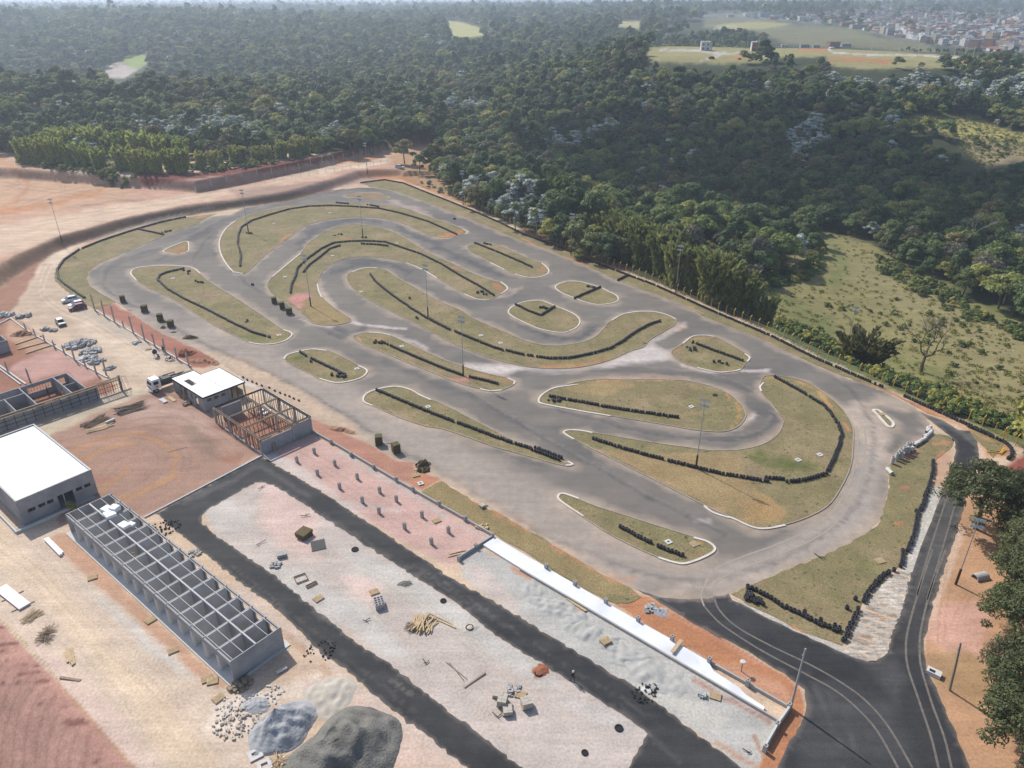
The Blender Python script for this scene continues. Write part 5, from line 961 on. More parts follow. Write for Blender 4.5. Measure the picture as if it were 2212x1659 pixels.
# ================================================================== TYRE BARRIERS
RUB = mat('tyre_rubber', (.024, .024, .027), (.055, .055, .058), 3, .55, world=True, spec=.35)
def tyre_mesh(n=14):
    b = MB(); b.lathe([(.135, .03), (.16, .0), (.235, .0), (.262, .05), (.262, .20), (.235, .25), (.16, .25), (.135, .22), (.15, .12), (.135, .03)], n); return b.mesh('tyre', RUB)
TY = tyre_mesh()
ROWS = [  # label, region, line
 ('row along the grass edge beside the black road fork', 'C5', (305, 412, 420, 465, 540, 545, 660, 600, 780, 660, 945, 725)),
 ('short second row at the grass corner by the black road', 'C5', (875, 672, 945, 708)),
 ('row at the gravel slope, lower end', 'C5', (1065, 570, 1030, 630, 1000, 690, 975, 760, 955, 800)),
 ('bend of the row above the gravel slope', 'C5', (1310, 295, 1240, 330, 1180, 385, 1120, 470, 1090, 530)),
 ('row along the pale gravel strip, lower half', 'R2', (1375, 1060, 1360, 1140, 1352, 1160)),
 ('row along the pale gravel strip, middle', 'R2', (1475, 790, 1455, 900, 1430, 990, 1400, 1050)),
 ('row along the pale gravel strip, upper part', 'R2', (1565, 560, 1540, 640, 1505, 740, 1480, 780)),
 ('row end beside the large road tree', 'R2', (1582, 430, 1578, 500, 1565, 545)),
 ('the small south island', 'C4', (690, 0, 740, 25, 850, 85, 980, 145, 1075, 180, 1145, 205)),
 ('the big east island, curved outer row', 'R2', (575, 572, 680, 562, 760, 540, 840, 515, 870, 460, 890, 420, 930, 320, 950, 240, 930, 180, 870, 90, 820, 40, 740, -10, 640, -70, 485, -155)),
 ('short offset row of the big east island', 'R2', (430, 545, 555, 552)),
 ('the big east island, straight lower row', 'R2', (440, 570, 300, 545, 150, 522, 0, 488, -230, 430, -460, 370, -640, 315, -780, 270)),
 ('the long pit island', 'C2', (945, 75, 1100, 140, 1300, 225, 1500, 300, 1700, 375, 1850, 430, 2010, 480)),
 ('doubled end of the long pit island', 'C2', (2020, 490, 2120, 525, 2220, 565)),
 ('second line at the end of the long pit island', 'C2', (2040, 475, 2130, 510, 2235, 550)),
 ('the pear shaped east island, right row', 'M2', (840, 1430, 1000, 1455, 1200, 1485, 1385, 1510)),
 ('the pear shaped east island, left row', 'M2', (485, 1362, 600, 1385, 815, 1422)),
 ('the drop shaped east island', 'M2', (1495, 1000, 1600, 1040, 1700, 1075, 1820, 1118)),
 ('the centre strip island', 'M1', (970, 1120, 1150, 1200, 1350, 1285, 1550, 1360)),
 ('lower end of the centre strip island', 'M1', (1590, 1368, 1690, 1390, 1780, 1415)),
 ('the small pit island', 'M1', (495, 1240, 620, 1300, 745, 1360)),
 ('the small pit island, upper stub', 'M1', (415, 1195, 460, 1222)),
 ('the centre island, curved right row', 'M2', (185, 1045, 300, 1075, 480, 1100, 620, 1098, 780, 1065, 900, 1030, 980, 985, 1080, 915, 1160, 870, 1245, 840)),
 ('the centre island, left row', 'M1', (900, 655, 940, 710, 1000, 760, 1080, 820, 1180, 890, 1300, 965, 1450, 1040)),
 ('the centre island, middle row', 'M1', (1475, 1048, 1600, 1100, 1720, 1150, 1825, 1185)),
 ('the crescent island, outer row', 'M1', (350, 785, 355, 730, 380, 680, 400, 610, 470, 545, 560, 480, 650, 437, 760, 428, 870, 425, 1000, 432, 1100, 465, 1250, 515, 1400, 590, 1530, 670, 1650, 735, 1760, 805)),
 ('the crescent island, inner row', 'M1', (440, 640, 480, 590, 560, 530, 620, 480, 700, 455)),
 ('the crescent island, second inner row', 'M1', (840, 445, 940, 450, 1030, 460)),
 ('the north island', 'M1', (0, 600, 8, 520, -15, 440, -10, 380, 10, 330, 80, 285, 200, 245, 340, 205, 480, 185, 620, 180, 760, 185, 960, 200, 1100, 230, 1300, 290, 1400, 335, 1500, 382)),
 ('the west island', 'L1', (1270, 478, 1150, 505, 1105, 525, 1090, 555, 1160, 620, 1280, 690, 1450, 770, 1600, 850, 1750, 920, 1870, 955)),
 ('left outer bend of the circuit', 'L1', (585, 680, 520, 635, 440, 580, 405, 540, 395, 490, 440, 420, 550, 345)),
 ('left outer straight of the circuit', 'L1', (570, 338, 700, 285, 850, 235, 960, 200, 1120, 155, 1300, 118)),
 ('spur of the left outer grass', 'L1', (960, 205, 1130, 242)), ('end of the left spur', 'L1', (1120, 230, 1185, 215)),
 ('the top long island', 'M1', (1625, 440, 1800, 510, 1950, 575, 2025, 610)),
 ('the upper oval island', 'M2', (655, 683, 740, 645, 835, 605)), ('the lower oval island', 'M2', (247, 728, 330, 770, 420, 803)), ('right side of the lower oval island', 'M2', (425, 800, 520, 740)),
 ('top bend of the circuit', 'M1', (835, 22, 1000, 2, 1130, 25, 1290, 90, 1470, 160)), ('the fence line', 'M1', (1475, 163, 1640, 230, 1800, 300, 1960, 380, 2212, 470)),
 ('the fence line', 'M2', (553, 332, 800, 440, 1000, 515, 1200, 590, 1400, 680, 1600, 770, 1800, 855, 2000, 940)), ('spur at the fence line', 'M2', (950, 560, 1030, 520)),
 ('the fence line', 'R1', (470, 948, 750, 1090, 1000, 1200, 1235, 1300)), ('lower fence line', 'R1', (1385, 1362, 1600, 1460, 1800, 1550, 2000, 1640)),
 ('right end of the fence line', 'R2', (1830, 190, 1980, 255, 2080, 300, 2125, 345, 2125, 390, 2100, 410)),
 ('top island second row', 'M1', (665, 160, 750, 168)), ('top island third row', 'M1', (885, 175, 960, 188))]
PILES = [('pile at the corner of the black road', 'C5', (280, 460, 285, 485, 312, 440, 315, 465, 318, 490, 345, 470, 342, 512, 380, 495, 375, 520, 400, 515), 1), ('left end of the pear island', 'M2', (490, 1385, 515, 1390, 540, 1395, 560, 1385, 500, 1365), 1),
         ('the drop island heap', 'M2', (1445, 1025, 1475, 1030, 1480, 1045, 1455, 1045, 1475, 990), 0), ('the drop island low heap', 'M2', (1620, 1120, 1650, 1125, 1680, 1132, 1705, 1138), 0), ('strip island heap', 'M1', (930, 1130, 945, 1115, 960, 1130, 975, 1130), 1), ('pit island heap', 'M1', (640, 1350, 670, 1358, 700, 1362, 725, 1365, 690, 1345), 0),
         ('lower oval heap', 'M2', (425, 750, 445, 748, 465, 755, 490, 752), 0), ('upper oval heap', 'M2', (745, 600, 770, 605, 785, 612), 0), ('top long heap', 'M1', (1690, 442, 1710, 448, 1735, 450), 0), ('west heap', 'L1', (1275, 490, 1295, 500, 1320, 495, 1300, 515), 0), ('west heap', 'L1', (1350, 565, 1375, 570, 1395, 575), 0),
         ('crescent heap', 'M1', (1645, 780, 1670, 775, 1690, 795), 0), ('crescent heap', 'M1', (660, 385, 685, 375, 710, 378), 0), ('foot of the mast', 'M1', (840, 398, 855, 402, 870, 400), 0), ('foot of the mast', 'M1', (50, 370, 65, 372, 80, 372), 0), ('single stack', 'M1', (1230, 960), 0), ('single stack', 'M1', (1175, 822), 0), ('single stack', 'M1', (490, 1258), 0), ('single stack', 'L1', (1705, 842), 0), ('tyres on the asphalt', 'L1', (1750, 590), 0), ('single stack', 'M1', (1488, 272), 0)]
SINGLES = [('lone tyre stack on the grass left of the gravel slope', 'C5', 985, 560), ('lone tyre stack higher on the grass by the gravel slope', 'C5', 1043, 497), ('rust tinged tyre stack behind the row beside the black road', 'C5', 693, 590), ('tyre stack standing behind the middle of the row by the black road', 'C5', 803, 645), ('tyre stack standing inside the upper right tyre row', 'R2', 1465, 775), ('tyre stack sticking out of the right tyre row near the pallet', 'R2', 1372, 1050)]
stk = []
def row_pts(line, sp=.53):
    P = [Vector(p[:2]) for p in line]; out = []; acc = 0.0
    for a, b in zip(P[:-1], P[1:]):
        L_ = (b - a).length
        while acc <= L_: out.append(a.lerp(b, acc / L_)); acc += sp
        acc -= L_
    return out
for lab, reg, v in ROWS:
    pts = row_pts(GG(px(reg, *v)))
    for p in pts:
        if R.random() < .018: continue
        stk.append((p.x + R.gauss(0, .05), p.y + R.gauss(0, .05), 2, 'tyre stack, ' + lab, 'tyre row, ' + lab))
for lab, reg, v, _ in PILES:
    for p in GG(px(reg, *v)):
        for _k in range(2): stk.append((p.x + R.gauss(0, .22), p.y + R.gauss(0, .22), R.choice((1, 2, 2)), 'black tyre stack in the ' + lab, lab))
stk.sort(key=lambda s: s[1] * s[1] + s[0] * s[0])
def stack_proto(n):
    t = thing('tyre_stack', 'x', 'tyre stack', (0, 0, 0), 0)
    for i in range(n): o = mesh_obj('tyre', TY, t); o.location = (0, 0, .25 * i)
    return t
protos = {1: stack_proto(1), 2: stack_proto(2)}; used = set()
def place_stack(x, y, n, lab, grp, z=.07):
    o = protos[n] if n not in used else copy_tree(protos[n]); used.add(n)
    o.location = (x, y, z); o.rotation_euler = (R.gauss(0, .03), R.gauss(0, .03), R.uniform(0, 6)); o['label'] = lab
    if grp: o['group'] = grp
    elif 'group' in o: del o['group']
    for ch in o.children: ch.location.x = R.gauss(0, .014); ch.location.y = R.gauss(0, .014)
NIND = 288
for x, y, n, lab, grp in stk[:NIND]: place_stack(x, y, n, lab, grp)
for lab, reg, a, b in SINGLES:
    p = g(reg, a, b); place_stack(p.x, p.y, 2, lab, None)
far = MB(); prof = [(.15, .25), (.16, .0), (.245, .0), (.262, .05), (.262, .20), (.245, .25), (.15, .25)]
for x, y, n, lab, grp in stk[NIND:]:
    for i in range(n): far.lathe([prof[k] for k in ((0, 2, 3, 4, 5, 6) if i == n - 1 else (2, 3, 4, 5))], 8, (x, y, .06 + .25 * i))
tag(far.build('tyre_barrier', RUB), 'long rows of black tyre stacks lining the far islands and the fence', 'tyre barrier', None, 'stuff')
# half buried tyres behind the frame building
for q in ((1135, 300), (1183, 330), (1240, 350), (1290, 372), (1350, 395), (1437, 420), (1500, 455), (1560, 480), (1618, 502), (1668, 520), (1718, 545), (1777, 568)):
    p = g('N2', *q); o = tag(mesh_obj('half_buried_tyre', TY), 'tyre set on edge in the row on the path behind the frame building', 'tyre', 'tyres on edge behind the frame building')
    o.location = (p.x, p.y, .10); o.rotation_euler = (PI / 2, 0, .72 + PI / 2); o.scale = (1.15, 1.15, 1.1)
# ================================================================== FENCES, MASTS, POLES
YEL = mat('yellow_paint', (.62, .40, .03), (.50, .30, .03), 4, .6)
GALV = mat('galvanised_steel', (.50, .51, .52), (.42, .43, .44), 6, .5, metal=.5)
CONC = mat('concrete', (.33, .32, .31), (.40, .385, .37), 1.5, .92, bump=.01, bscale=6)
CONCL = mat('pale_concrete', (.50, .485, .46), (.57, .555, .53), 1.2, .9)
def fence_line(pts, n):
    P = [Vector((p[0], p[1])) for p in pts]; ln = [0]
    for a, b in zip(P[:-1], P[1:]): ln.append(ln[-1] + (b - a).length)
    out = []
    for i in range(n):
        t = i / (n - 1) * ln[-1] * .9999; j = max(k for k in range(len(P) - 1) if ln[k] <= t); out.append((P[j].lerp(P[j + 1], (t - ln[j]) / (ln[j + 1] - ln[j])), (P[j + 1] - P[j]).normalized()))
    return out
pb = MB(); pb.tube([(0, 0, -.3), (0, 0, 1.9)], .075, 6); pb.bar((0, 0, 1.88), (0, .42, 2.25), .12, .12)
POST = pb.mesh('post', YEL)
br = MB(); br.bar((.9, 0, 0), (0, 0, 1.5), .09); br.bar((-.9, 0, 0), (0, 0, 1.5), .09); BRACE = br.mesh('brace', YEL)
fl = [Vector(p) for p in FENCE[2:]]; fl = [p + Vector((.75, .75)) for p in fl]
fence = thing('post_fence', 'long wire fence on bent yellow posts between the circuit and the wood', 'fence')
wires = MB(); fp = fence_line(fl, 84); prev = None
for i, (p, d) in enumerate(fp):
    z = hz(p.x, p.y); o = mesh_obj('post', POST, fence); o.location = (p.x, p.y, z); o.rotation_euler = (0, 0, math.atan2(d.y, d.x) + R.gauss(0, .05))
    if i % 11 == 5: o = mesh_obj('brace', BRACE, fence); o.location = (p.x, p.y, z); o.rotation_euler = (0, 0, math.atan2(d.y, d.x))
    if prev is not None:
        for h_ in (.5, 1.1, 1.7): wires.bar((prev[0], prev[1], prev[2] + h_), (p.x, p.y, z + h_), .012)
    prev = (p.x, p.y, z)
wires.build('wire', GALV, fence)
pw = MB(); pw.box((0, 0, 1.0), (.14, .14, 2.4)); pw.bar((0, 0, 2.15), (0, .3, 2.5), .1); WPOST = pw.mesh('post', CONCL)
def wfence(pts, n, label, s=1.0, mesh=WPOST, wz=(.6, 1.2, 1.8)):
    f = thing('post_fence', label, 'fence'); w_ = MB(); prev = None
    for p, d in fence_line(pts, n):
        z = hz(p.x, p.y); o = mesh_obj('post', mesh, f); o.location = (p.x, p.y, z); o.scale = (s, s, s); o.rotation_euler = (0, 0, math.atan2(d.y, d.x))
        if prev is not None:
            for h_ in wz: w_.bar((prev[0], prev[1], prev[2] + h_ * s), (p.x, p.y, z + h_ * s), .015)
        prev = (p.x, p.y, z)
    w_.build('wire', GALV, f); return f
wfence([GT(q) for q in px('T1', 1355, 1335, 1515, 1300, 1740, 1245, 2085, 1175, 2212, 1150) + px('T2', 50, 1125, 340, 1070, 480, 1040)], 17, 'white post fence along the foot of the red earth bank', 1.15)
wfence([GT(q) for q in px('T2', -380, 1270, 0, 1205, 250, 1165, 470, 1130)], 16, 'low post fence on the near edge of the orange dirt road', .75)
wfence([GT(q) for q in px('T2', 740, 1270, 820, 1310, 900, 1350, 1000, 1400)], 9, 'short grey wire fence climbing from the track corner to the trees', .9)
def floodlight(reg, x, y, h, label, z=None, aim=0.0):
    q = px(reg, x, y)[0]; p = GT(q) if z is None else G(q, z)
    t = thing('floodlight_mast', label, 'floodlight', (p.x, p.y, p.z), aim)
    b = MB(); b.tube([(0, 0, -.5), (0, 0, h * .5), (0, 0, h)], [.095, .075, .05], 8); b.build('pole', GALV, t)
    rp = MB(); rp.tube([(0, 0, 0), (0, 0, 2.6)], [.17, .155], 8); rp.build('pole_base', mat('mast_foot_paint', (.07, .035, .025), rough=.6) if 'mast_foot_paint' not in bpy.data.materials else bpy.data.materials['mast_foot_paint'], t)
    cb = MB()
    for zz in (h - .15, h - 1.15): cb.box((0, 0, zz), (1.5, .08, .08))
    cb.build('crossarm', GALV, t)
    for zz in (h - .02, h - 1.02):
        for xx in (-.6, -.2, .2, .6):
            L_ = MB(); L_.box((xx, -.12, zz + .12), (.32, .16, .40), 0, 0, -.5); o = L_.build('lamp', LAMPH, t)
    return t
LAMPH = mat('lamp_housing', (.46, .46, .45), (.38, .38, .375), 3, .6)
for a in (('F', 1503, 1012, 12.7, 'floodlight mast in the lower tyre row of the big east island'), ('F', 1001, 815, 13, 'floodlight mast at the right end of the centre strip island'), ('F', 925, 688, 13, 'floodlight mast in the tyre row of the large centre island'), ('F', 672, 665, 13.2, 'floodlight mast on the red soil tip of the crescent island'),
          ('F', 537, 503, 13.8, 'floodlight mast ringed by tyres on the north island'), ('F', 784, 512, 13, 'floodlight mast ringed by tyres at the top of the crescent island'), ('F', 137, 532, 13.5, 'floodlight mast at the left dirt bank beside the road bend'), ('F', 794, 378, 13, 'floodlight mast at the top by the orange dirt road'), ('F', 1000.6, 444, 12.5, 'floodlight mast at the wood edge by the top corner'),
          ('F', 1233, 552, 12.5, 'floodlight mast behind the fence beside the silver leaved tree'), ('F', 1459.6, 632, 12.5, 'floodlight mast behind the fence in the bamboo row'), ('R1', 968, 1100, 13, 'leaning floodlight mast behind the fence beside the drooping bamboo'), ('R2', 1735, 1285, 10.5, 'floodlight mast on the orange bank right of the black road')):
    floodlight(*a[:4], a[4], None, -.4)
def pole(reg, x, y, h, label, m, lean=(0, 0)):
    p = g(reg, x, y); t = thing('utility_pole', label, 'pole', (p.x, p.y, hz(p.x, p.y))); b = MB(); b.tube([(0, 0, -.5), (lean[0] * .5, lean[1] * .5, h / 2), (lean[0], lean[1], h)], [.15, .12, .09], 8); b.build('shaft', m, t)
    c_ = MB(); c_.box((lean[0], lean[1], h - .5), (.10, .10, .3)); c_.tube([(lean[0] - .22, lean[1], h - .9), (lean[0] + .02, lean[1], h - .9)], .05, 6); c_.build('bracket', GALV, t); return t
WOODP = mat('weathered_wood', (.20, .17, .14), (.28, .245, .21), 6, .9)
pole('C5', 598, 1243, 8.9, 'concrete utility pole at the corner of the low block wall', CONC)
pole('C5', 1700, 1122, 7.2, 'dark wooden pole on the orange bank at the road fork', WOODP, (-.75, .1))
# ================================================================== BUILDINGS
BLOCK = mat('concrete_block', (.30, .295, .30), (.37, .36, .36), 1.4, .93, bump=.012, bscale=9, c3=(.25, .245, .25), scale3=.35)
BLOCKD = mat('skylight_toned_block', (.50, .495, .49), (.57, .56, .55), 1.4, .93, c3=(.44, .435, .42), scale3=.4)  # paler than the outer block: skylight in the open cells put into the colour
STEEL = mat('grey_roof_steel', (.36, .365, .37), (.30, .305, .31), 4, .6, metal=.1)
WHITE = mat('white_membrane', (.84, .84, .85), (.80, .80, .81), .3, .7)
WHITEF = mat('white_foam', (.84, .84, .83), (.78, .78, .77), 2, .8)
TIMB = mat('new_timber', (.42, .30, .17), (.52, .40, .25), 3, .85)
TIMBO = mat('old_timber', (.24, .175, .12), (.33, .26, .19), 3, .9)
PROP = mat('brown_prop', (.17, .095, .055), (.23, .135, .085), 2, .9)
DARK = mat('painted_hole_dark', (.02, .02, .022), rough=.9)  # near black colour painting the shade inside holes that are not cut
BLK = mat('black_felt', (.018, .017, .017), (.03, .03, .03), 4, .9)
def frame(a, b): d = Vector(b) - Vector(a); return math.atan2(d.y, d.x)
# -- long block of stalls without a roof covering
a0 = Vector((-27.1, 63.2)); a1 = Vector((-59.5, 89.6)); Ls = 41.8; Ws = 6.45; HB = 3.2
st = thing('stall_block', 'long roofless grey block building with two rows of open cells', 'building', (a0.x, a0.y, 0), frame(a0, a1))
b = MB(); b.box((Ls / 2, Ws / 2, .04), (Ls + .7, Ws + 1.5, .16)); b.build('floor_slab', CONCL, st)
nb = 15; bw = Ls / nb
for i in range(nb + 1):
    b = MB()
    if i in (0, nb): b.box((i * bw, Ws / 2, HB / 2), (.2, Ws + .2, HB))
    else: b.box((i * bw, Ws / 2, HB / 2 - .06), (.15, Ws - .35, HB - .12))
    b.build('end_wall' if i in (0, nb) else 'cross_wall', BLOCK if i in (0, nb) else BLOCKD, st)
b = MB(); b.box((Ls / 2, Ws * .5, HB / 2 - .1), (Ls - .25, .15, HB - .2)); b.build('spine_wall', BLOCK, st)
b = MB(); b.box((Ls / 2, .04, .75), (Ls - .3, .17, 1.5)); b.box((Ls / 2, .04, 2.9), (Ls - .3, .17, .5))
for i in range(1, nb): b.box((i * bw, .04, 2.07), (.9, .165, 1.17))
b.build('window_wall', BLOCK, st)
b = MB(); b.box((Ls / 2, Ws - .02, 2.83), (Ls - .25, .2, .66)); b.build('lintel', BLOCK, st)
for i in range(1, nb):
    b = MB(); b.box((i * bw, Ws + .02, 1.25), (.55, .26, 2.49)); b.build('pillar', CONCL, st)
for i in range(nb + 1):
    b = MB(); b.box((i * bw, Ws / 2, HB + .03), (.09, Ws + .1, .07)); b.build('roof_beam', STEEL, st)
for v in (.06, .25, .5, .75, .955):
    b = MB(); b.box((Ls / 2, Ws * v, HB + .06 + .004 * v), (Ls, .20 if v == .5 else .07, .07)); b.build('purlin', STEEL, st)
def local(o, x, y, z=0.0):
    c, s = math.cos(o.rotation_euler.z), math.sin(o.rotation_euler.z); return Vector((o.location.x + c * x - s * y, o.location.y + s * x + c * y, o.location.z + z))
def foam(o, spots, label):
    b = MB()
    for (x, y, z, w, d, h_, r_) in spots: b.box(local(o, x, y, z), (w, d, h_), o.rotation_euler.z + r_)
    tag(bevel(b.build('foam_blocks', WHITEF), .05), label, 'foam blocks')
foam(st, [(Ls - 4.0, 2.3, 3.5, 1.9, 1.2, .5, .2), (Ls - 5.2, 2.6, 3.47, 1.6, 1.4, .45, -.1), (Ls - 4.6, 1.6, 3.62, 1.2, 1.1, .7, .4)], 'heap of white foam blocks on the far end of the stall block roof beams')
foam(st, [(Ls - 9.2, 2.5, 3.45, 1.5, 1.1, .42, .1), (Ls - 9.7, 1.7, 3.42, 1.0, .7, .3, .3)], 'smaller white foam slabs lying on the stall block roof beams')
def ladder(p, q, w, label, m):
    b = MB(); d = (Vector(q) - Vector(p)); s = Vector((-d.y, d.x, 0)).normalized() * (w / 2)
    for k in (-1, 1): b.bar(Vector(p) + s * k, Vector(q) + s * k, .07)
    for i in range(1, 8): m_ = Vector(p) + d * (i / 8); b.bar(m_ - s, m_ + s, .05)
    tag(b.build('ladder', m), label, 'ladder')
ladder(local(st, Ls - 16.2, 4.7, .15), local(st, Ls - 15.2, 4.3, 3.5), .55, 'wooden ladder standing inside a cell of the stall block', TIMB)
# -- white roofed hall at the left edge
a0 = Vector((-71.4, 86.1)); a1 = Vector((-64.65, 94.3)); W1 = 10.62; D1 = 21.4; H1 = 4.35
hall = thing('block_hall', 'grey block hall with a flat white roof at the left edge', 'building', (a0.x, a0.y, 0), frame(a0, a1))
b = MB()
def holed_wall(b, x0, x1, y, t, zt, holes, axis='x', z0=0.0):
    """wall with rectangular openings (u0, u1, z0, z1), laid in sections butted end to end"""
    def bx(u0, u1, za, zb):
        if u1 - u0 > .01 and zb - za > .01:
            if axis == 'x': b.box(((u0 + u1) / 2, y, (za + zb) / 2), (u1 - u0, t, zb - za))
            else: b.box((y, (u0 + u1) / 2, (za + zb) / 2), (t, u1 - u0, zb - za))
    u = x0
    for h0, h1, za, zb in sorted(holes): bx(u, h0, z0, zt); bx(h0, h1, z0, za); bx(h0, h1, zb, zt); u = h1
    bx(u, x1, z0, zt)
wins = [(1.05, 2.05, 1.75, 2.35), (2.45, 3.4, 1.75, 2.35), (3.65, 4.55, 1.75, 2.35), (7.75, 8.7, 1.75, 2.35), (9.0, 9.9, 1.75, 2.35)]
holed_wall(b, 0, W1, 0, .2, H1, wins + [(5.15, 7.35, .12, 2.4)]); b.build('front_wall', BLOCK, hall)
for i, y in ((0, 0),): pass
b = MB(); b.box((.0 + .1, D1 / 2 + .1, H1 / 2), (.2, D1 - .2, H1)); b.build('side_wall', BLOCK, hall)
b = MB(); b.box((W1 - .1, D1 / 2 + .1, H1 / 2), (.2, D1 - .2, H1)); b.build('side_wall', BLOCK, hall)
b = MB(); b.box((W1 / 2, D1 + .1, H1 / 2), (W1, .2, H1)); b.build('rear_wall', BLOCK, hall)
b = MB(); b.box((W1 / 2, D1 / 2 + .05, H1 - .22), (W1 - .44, D1 - .34, .14)); b.build('roof', WHITE, hall)
b = MB(); b.box((W1 / 2, 0, H1 + .03), (W1 + .06, .24, .06)); b.box((.1, D1 / 2, H1 + .03), (.24, D1 - .3, .06)); b.box((W1 - .1, D1 / 2, H1 + .03), (.24, D1 - .3, .06)); b.box((W1 / 2, D1 + .1, H1 + .03), (W1 + .06, .24, .06)); b.build('parapet_cap', CONCL, hall)
for u0, u1, za, zb in wins:
    f = MB(); f.box(((u0 + u1) / 2, .04, za + .04), (u1 - u0, .06, .05)); f.box(((u0 + u1) / 2, .04, zb - .04), (u1 - u0, .06, .05)); f.box((u0 + .04, .04, (za + zb) / 2), (.05, .06, zb - za - .13)); f.box((u0 * .3 + u1 * .7, .04, (za + zb) / 2), (.05, .06, zb - za - .13)); f.build('window', TIMBO, hall)
b = MB(); b.box((6.0, .02, 1.26), (.14, .14, 2.26)); b.build('door_post', CONC, hall)
b = MB(); b.box((W1 / 2, D1 / 2, .05), (W1 - .5, D1 - .4, .06)); b.build('floor', CONC, hall)
b = MB(); b.box((2.9, -1.15, .2), (8.2, .22, .42)); b.box((-1.35, D1 / 2 - .8, .2), (.22, D1 + .9, .42)); tag(b.build('low_wall', CONCL), 'low pale footing wall round the front of the white roofed hall', 'wall').matrix_world = Matrix.Translation(hall.location) @ Matrix.Rotation(hall.rotation_euler.z, 4, 'Z')
b = MB(); b.box((W1 / 2 - 1.2, -.5, .03), (W1 + .8, 1.0, .10)); b.build('plinth', CONC, hall)
# -- house with a white slab roof
a0 = Vector((-57.3, 119.9)); a1 = Vector((-51.7, 126.3)); H3 = 2.8
hs = thing('slab_house', 'small block house with white slab roof beside the parked truck', 'building', (a0.x, a0.y, 0), frame(a0, a1))
rf = MB()
for x0, x1, y0, y1 in ((0, 4.5, 9.2, 11.9), (0, 4.5, 0, 6.0), (0, 3.6 - 2.6, 6.0, 9.2), (2.1, 4.5, 6.0, 9.2)): rf.box(((x0 + x1) / 2, (y0 + y1) / 2, H3 + .12), (x1 - x0, y1 - y0, .16))
rf.box((6.53, 1.9, H3 + .12), (4.02, 3.8, .16)); rf.box((6.53, 6.53, H3 + .12), (4.02, 5.36, .16)); rf.build('roof', WHITE, hs)
e = MB(); e.box((4.25, -.08, H3 + .08), (8.75, .14, .26)); e.box((-.08, 5.95, H3 + .08), (.14, 11.9, .26)); e.box((8.62, 4.6, H3 + .08), (.14, 9.3, .26)); e.box((6.6, 9.29, H3 + .08), (3.9, .14, .26)); e.box((2.2, 11.98, H3 + .08), (4.7, .14, .26)); e.box((4.6, 10.6, H3 + .08), (.14, 2.6, .26)); e.box((6.5, 3.82, H3 + .2), (4.0, .06, .03)); e.box((4.53, 4.6, H3 + .2), (.06, 9.2, .03)); e.build('roof_edge', BLK, hs)
b = MB(); holed_wall(b, 0, 5.1, .1, .18, H3, [(.7, 1.6, 1.75, 2.4), (2.1, 3.0, 1.75, 2.4), (3.6, 4.4, 1.75, 2.4)]); b.build('side_wall', BLOCK, hs)
b = MB(); holed_wall(b, .2, 6.2, .1, .18, H3, [(2.2, 3.4, .02, 2.3), (4.2, 5.0, 1.1, 2.3)], 'y'); b.build('front_wall', BLOCK, hs)
b = MB(); b.box((4.5, 4.6, H3 / 2), (.15, 8.9, H3)); b.box((8.4, 5, .5), (.15, 8, 1.0)); b.box((2, 11.7, H3 / 2), (3.8, .15, H3)); b.build('inner_wall', BLOCKD, hs)
for x, y in ((8.4, .15), (8.4, 4.4), (8.4, 8.9), (.1, 8.0), (.1, 11.7), (5.3, .12)):
    p_ = MB(); p_.box((x, y, H3 / 2), (.24, .24, H3)); p_.build('column', CONC, hs)
for i in range(11):
    p_ = MB(); x, y = (5.7 + i * .42, .5 + (i % 3) * .6) if i < 6 else (.5 + (i % 2) * .5, 6.6 + (i - 6) * .8); p_.bar((x, y, 0), (x + R.uniform(-.1, .1), y, H3), .09); p_.build('prop', PROP, hs)
ladder(local(hs, -.6, 7.2, 0), local(hs, -.15, 7.0, 2.7), .6, 'wooden ladder leaning on the front of the white slab house', TIMB)
# -- frame building
a0 = Vector((-42.3, 105.2)); a1 = Vector((-35.6, 112.5)); WX = 9.9; WY = 15.65; H4 = 3.2
fb = thing('frame_building', 'unfinished building of timber props and beams with one block wall', 'building', (a0.x, a0.y, 0), frame(a0, a1))
b = MB(); b.box((6.05 / 2 + .12, 0, 1.25), (5.8, .18, 2.5)); b.build('block_wall', BLOCK, fb); b = MB(); b.box((8.05, 0, 1.42), (3.45, .18, 2.84)); b.build('block_wall', BLOCK, fb)
b = MB(); b.box((3.3, WY - .05, 1.35), (3.8, .18, 2.7)); b.build('block_wall', BLOCK, fb)
for x in (0, 6.2, WX):
    for y in (0, 5.2, 10.4, WY):
        p_ = MB(); p_.box((x, y, 1.5), (.26 if x != 6.2 or y in (0, WY) else .3, .28, 3.0)); p_.build('column', CONC, fb)
for p, q in (((0, -.1), (0, WY + .1)), ((WX, -.1), (WX, WY + .1)), ((6.2, .2), (6.2, WY - .2))):
    for k in (-.15, .15): t_ = MB(); t_.bar((p[0] + k, p[1], 3.1), (q[0] + k, q[1], 3.1), .08, .22); t_.build('beam', TIMBO if p[0] == 0 else (BLK if p[0] == WX else TIMBO), fb)
for y in (.12, 5.2, 10.4, WY):
    for k in (-.13, .13): t_ = MB(); t_.bar((.2, y + k, 3.16), (WX - .2, y + k, 3.16), .08, .2); t_.build('beam', BLK if y in (WY,) or (y < 1 and k > 0) else TIMBO, fb)
rp = random.Random(4); n_ = 0
def prop_row(p, q, n):
    for i in range(n):
        t = (i + .5) / n; x, y = p[0] + (q[0] - p[0]) * t, p[1] + (q[1] - p[1]) * t; m_ = MB(); m_.bar((x + rp.gauss(0, .1), y + rp.gauss(0, .1), 0), (x + rp.gauss(0, .06), y + rp.gauss(0, .06), 3.0), .085); m_.build('prop', PROP, fb)
